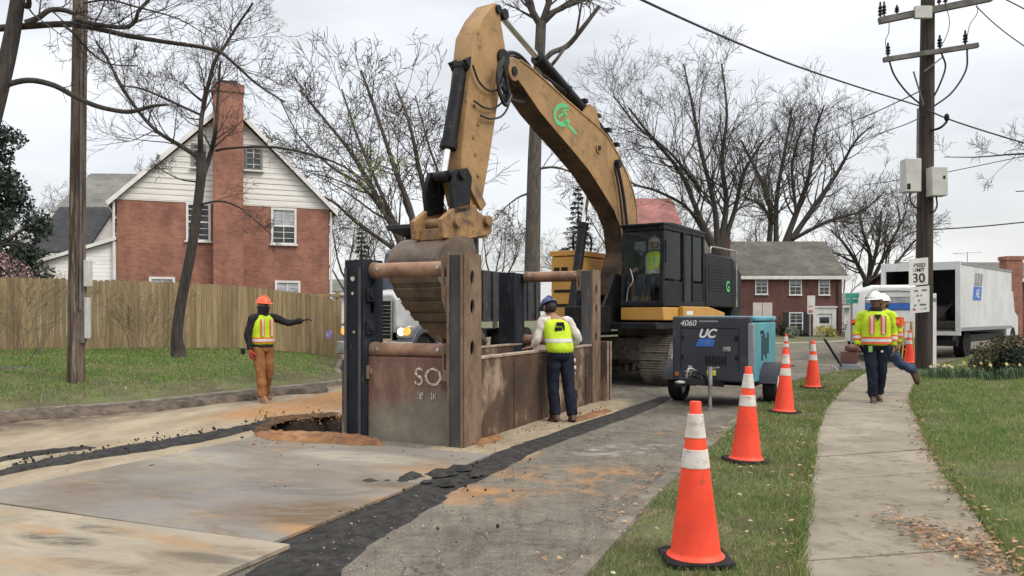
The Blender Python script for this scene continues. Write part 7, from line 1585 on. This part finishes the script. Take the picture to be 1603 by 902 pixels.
# branch that dips in at the right edge
r_ = random.Random(61)
traced_tree('bare_tree', 'bare tree outside the right edge, one twiggy branch reaching in beside the pole', 21, [(1760, 640, 40), (1750, 400, 32), (1745, 150, 26), (1740, -80, 20)], [dict(px=[(1745, 200, 10), (1690, 225, 6), (1640, 238, 4), (1580, 242, 2.6), (1530, 246, 1.8), (1478, 246, 1.2)], n=16, L=1.0, lvl=2), dict(px=[(1745, 260, 7), (1690, 280, 4), (1640, 296, 2), (1590, 300, 1.4)], n=8, L=.7), dict(px=[(1742, 60, 9), (1690, 100, 5), (1650, 160, 3), (1620, 190, 1.5)], n=6, L=.7)], 62, m_bark, m_twig, 6, 1.0, 2, .005, .1)
# evergreens
m_ever = M('dark_evergreen', (.030, .050, .030), (.014, .025, .018), 2.2, .6, isl=.55); m_spruce = M('spruce_needle', (.040, .058, .038), (.018, .028, .02), 2.0, .7, isl=.5)
def leafy(name, label, base, blobs, n, size, mat, seed, cat='tree', trunk=None, part='foliage', flat=.5, stems=0):
    """a plant whose foliage is many small leaves gathered in uneven clumps through its volume"""
    r = random.Random(seed); o = thing(name, label, cat, tuple(base)); b = MB()
    for c, rad, share in blobs:
        c = V(c)
        for _ in range(int(n * share)):
            d = rv(r); q = c + V((d.x * rad[0], d.y * rad[1], d.z * rad[2])) * (r.random() ** .45); u = (rv(r) + d * .6).normalized(); v = rv(r); v = (v - u * v.dot(u)).normalized(); s = size * r.uniform(.55, 1.3)
            b.add([q - u * s, q + v * s * flat, q + u * s, q - v * s * flat], [(0, 1, 2, 3)])
    b.build(part, mat, o, smooth=0, recalc=False); b = MB()
    if trunk: b.tube([V((0, 0, -.2)), V((0, 0, trunk[1] * .5)), V((0, 0, trunk[1]))], [trunk[0], trunk[0] * .8, trunk[0] * .4], 9)
    for _ in range(stems or 5):
        c, rad, _s = r.choice(blobs); e_ = V(c) + V((r.uniform(-.7, .7) * rad[0], r.uniform(-.7, .7) * rad[1], r.uniform(-.2, .8) * rad[2])); s0 = V((r.uniform(-.1, .1), r.uniform(-.1, .1), trunk[1] * .5 if trunk else -.05)); b.tube([s0, s0.lerp(e_, .5) + V((0, 0, .1)), e_], [.03, .02, .008] if not trunk else [trunk[0] * .4, trunk[0] * .25, .02], 5, False)
    b.build('stems' if not trunk else 'trunk', m_bark, o, smooth=60); return o
r_ = random.Random(71); EV = W(-8, 500, 27); EV.z = .5; bl = []
for _ in range(46):
    z = r_.uniform(1.2, 7.2); w_ = 1.55 * (1 - (z / 8.2) ** 2.2) + .2; a_ = r_.uniform(0, 6.3); k = r_.uniform(.35, 1.0); bl.append(((math.cos(a_) * w_ * k, math.sin(a_) * w_ * k, z), (.55, .55, .42), 1 / 46))
leafy('evergreen_tree', 'dark dense evergreen at the left edge behind the fence', EV, bl, 15000, .085, m_ever, 72, trunk=(.22, 6.5))
def spruce(label, px, ytop, Y, h_vis, hw, seed):
    base = W(px, 500, Y); base.z = -.2; top = W(px, ytop, Y).z - base.z; r = random.Random(seed); o = thing('spruce_tree', label, 'tree', tuple(base)); b = MB(); nb = MB(); b.tube([V((0, 0, -.2)), V((0, 0, top * .5)), V((0, 0, top))], [.22, .13, .02], 9)
    z = top * .12
    while z < top * .985:
        k = 1 - z / top; L = hw * (k ** .85) * r.uniform(.75, 1.15) + .12
        for _ in range(7):
            a_ = r.uniform(0, 6.3); d = V((math.cos(a_), math.sin(a_), -.28 - .25 * k)); p = V((0, 0, z)); l = L * r.uniform(.6, 1.1); P = [p, p + d * l * .5 + V((0, 0, .03)), p + d * l + V((0, 0, .14 * l))]; b.tube(P, [.035, .022, .008], 4, False)
            for _ in range(int(26 * l) + 5):
                f = r.uniform(.12, 1); q = P[0].lerp(P[1], f * 2) if f < .5 else P[1].lerp(P[2], f * 2 - 1); u = (V((d.x, d.y, -.5)) + rv(r) * .8).normalized(); v = rv(r); v = (v - u * v.dot(u)).normalized(); s = r.uniform(.12, .26); nb.add([q, q + u * s + v * .035, q + u * s * 1.25, q + u * s - v * .035], [(0, 1, 2, 3)])
        z += .32 + .1 * k
    b.build('trunk', m_bark, o, smooth=60); nb.build('needles', m_spruce, o, smooth=0, recalc=False)
spruce('dark spruce with drooping boughs seen between the tall trunk and the boom', 905, 292, 58, 0, 2.6, 73)
spruce('small dark conifer seen between the brick house corner and the trench box', 566, 352, 62, 0, 1.7, 74)
# blossom, shrubs and flowers
m_pink = M('pink_blossom', (.50, .27, .30), (.38, .2, .22), 4, .7, isl=.35)
PB = W(14, 470, 24); PB.z = .5; r_ = random.Random(75)
leafy('blossom_tree', 'small pink blossoming tree above the fence at the left edge', PB, [((r_.uniform(-1.4, .45), r_.uniform(-.8, .8), r_.uniform(1.7, 2.7)), (.38, .38, .3), 1 / 13) for _ in range(13)], 1300, .035, m_pink, 76, trunk=(.07, 2.6))
def twiggy(name, label, px, Y, h, w_, n, seed, mat, leaf=None, base=None):
    r = random.Random(seed); p = base or W(px, 550, Y); p.z = zl(p.x, p.y) if base is None else base.z; o = thing(name, label, 'shrub', tuple(p)); b = MB(); tips = []
    for _ in range(n): a_ = r.uniform(0, 6.3); grow(b, V((r.gauss(0, w_ * .2), r.gauss(0, w_ * .2), -.05)), V((math.cos(a_) * .45, math.sin(a_) * .45, 1)), h * r.uniform(.6, 1.1), .009, 2, r, .0028, .05, .16, (4, 6), (20, 45), tips=tips)
    b.build('stems', mat, o, smooth=60)
    if leaf: leaves([q for q in tips if r.random() < .8], .022, r, .05, 2).build('young_leaves', leaf, o, smooth=0, recalc=False)
m_stem = M('tan_stem', (.20, .155, .10), (.13, .10, .065), 5, .9); m_budg = M('greenish_bud', (.20, .20, .06), (.14, .14, .05), 6, .8, isl=.3)
twiggy('shrub', 'leafless tan shrub against the fence beside the meter box pole', 226, 19.5, 1.45, .9, 16, 81, m_stem, m_budg)
twiggy('shrub', 'thin leafless shrub against the fence at the far left', 38, 17.6, 1.7, 1.0, 14, 82, m_stem, m_budg)
leafy('forsythia_bush', 'yellow flowering bush beside the white door of the far house', V((*W(1293, 540, 56).xy, -.3)), [((-.45, 0, .55), (.5, .5, .45), .35), ((.4, .1, .5), (.5, .5, .42), .35), ((0, -.1, .75), (.55, .45, .4), .3)], 1500, .05, M('forsythia', (.42, .33, .035), (.22, .24, .04), 2.5, .7, isl=.4), 83, 'shrub')
m_shrub = M('dark_shrub', (.030, .042, .022), (.016, .022, .014), 3, .8, isl=.45)
for px, w_, h, lab in ((1243, .8, .9, 'dark clipped bush under the shuttered window of the far house'), (1222, .5, 1.5, 'tall dark bush left of the shuttered window of the far house'), (1335, .9, 1.6, 'dark bush at the right corner of the far brick house'), (1184, .7, .9, 'dark bush below the double-panel sign by the far house'), (1262, .4, .5, 'low dark bush left of the white door')):
    leafy('shrub', lab, V((*W(px, 540, 57).xy, -.3)), [((0, 0, h * .5), (w_, w_ * .8, h * .55), .6), ((w_ * .4, 0, h * .4), (w_ * .6, w_ * .6, h * .4), .4)], 800, .07, m_shrub, int(px), 'shrub')
leafy('planter_bush', 'pale grey-green bush in front of the shuttered window of the far house', V((*W(1240, 540, 52).xy, -.2)), [((0, 0, .5), (.5, .4, .5), 1)], 500, .06, M('pale_bush', (.22, .24, .18), (.14, .16, .11), 4, .8, isl=.3), 84, 'shrub')
m_brownb = M('brown_green_leaf', (.115, .085, .048), (.06, .055, .03), 3, .8, c3=(.05, .075, .025), s3=2.5, t3=(.45, .6), isl=.45)
p = W(1556, 545, 17.5); p.z = zr(p.x, p.y); r_ = random.Random(85)
leafy('shrub', 'brown and green leafy bush in the flower bed below the box truck', p, [((r_.uniform(-.55, .75), r_.uniform(-.4, .4), r_.uniform(.15, .75)), (.22, .22, .2), 1 / 22) for _ in range(22)], 3800, .035, m_brownb, 86, 'shrub', stems=16)
p = W(1625, 540, 17.0); p.z = zr(p.x, p.y)
leafy('shrub', 'low dark green bush at the right edge beside the brown leafy bush', p, [((r_.uniform(-.6, .5), r_.uniform(-.4, .4), r_.uniform(.1, .5)), (.25, .25, .2), 1 / 14) for _ in range(14)], 2200, .035, m_ever, 87, 'shrub', stems=10)
m_leafb = M('daffodil_leaf', (.075, .13, .060), (.05, .09, .045), 5, .6, isl=.3); m_pet = M('white_petal', (.70, .69, .58), (.60, .58, .42), 6, .6, isl=.15); m_yelc = M('yellow_cup', (.65, .42, .03), None, 5, .6)
GD = 'daffodil clumps along the flower bed'
DAF = ['daffodil clump nearest the pole with the first white blooms', 'daffodil clump second from the pole', 'daffodil clump in front of the marker post', 'daffodil clump under the truck opening', 'daffodil clump below the truck frame corner', 'daffodil clump left of the brown bush', 'daffodil clump in front of the brown bush', 'daffodil clump right of the brown bush', 'daffodil clump at the picture edge']
for k, (px, Y) in enumerate(((1452, 17.6), (1468, 17.9), (1484, 17.4), (1500, 17.8), (1516, 17.3), (1530, 17.0), (1556, 16.3), (1580, 16.2), (1600, 16.3))):
    q = W(px, 550, Y); q.z = zr(q.x, q.y); r = random.Random(90 + k); o = thing('daffodil_clump', DAF[k], 'flowers', tuple(q), 0, GD); b = MB(); fl = MB(); cp = MB()
    for _ in range(70):
        a_ = r.uniform(0, 6.3); d = V((math.cos(a_), math.sin(a_), 0)); s0 = V((r.gauss(0, .12), r.gauss(0, .10), 0)); h = r.uniform(.12, .28); l = r.uniform(.02, .13); sd_ = V((-d.y, d.x, 0)) * .008
        b.add([s0 - sd_, s0 + sd_, s0 + d * l * .4 + sd_ + V((0, 0, h * .6)), s0 + d * l * .4 - sd_ + V((0, 0, h * .6)), s0 + d * l + V((0, 0, h))], [(0, 1, 2, 3), (3, 2, 4)])
    for _ in range(r.choice((1, 2, 3, 4)) if k < 6 else 1):
        c = V((r.gauss(0, .12), r.gauss(-.03, .1), r.uniform(.24, .34))); b.tube([V((c.x, c.y, 0)), c], .004, 4)
        M3 = Matrix.Rotation(r.uniform(-.6, .6), 3, 'Z') @ Matrix.Rotation(R(75), 3, 'X')
        for j in range(6):
            t = j * math.pi / 3; u = M3 @ V((math.cos(t), math.sin(t), .15)); v = M3 @ V((-math.sin(t), math.cos(t), 0)); fl.add([c, c + u * .02 + v * .013, c + u * .04, c + u * .02 - v * .013], [(0, 1, 2, 3)])
        cp.cyl(c, c + M3 @ V((0, 0, .03)), .012, 8, r1=.018)
    b.build('leaves', m_leafb, o, smooth=0, recalc=False); fl.build('petals', m_pet, o, smooth=0, recalc=False); cp.build('cups', m_yelc, o)
# brush pile at the left edge of the lawn
r_ = random.Random(99)
for k, lab in enumerate(('weathered cut branch lying uppermost on the lawn at the left edge', 'short pale cut branch lying lowest on the lawn at the left edge')):
    q = W(8 + 16 * k, 556 + 12 * k, 14.6 - .6 * k); q.z = zl(q.x, q.y) + .05; o = thing('cut_branch', lab, 'branch', tuple(q)); b = MB(); grow(b, V((-.6, 0, .0)), V((1, .25 - .5 * k, .02)), 1.1, .035, 1, r_, .008, -.05, .1, (3, 4)); b.build('wood', m_twigp if k else m_bark2, o, smooth=60)
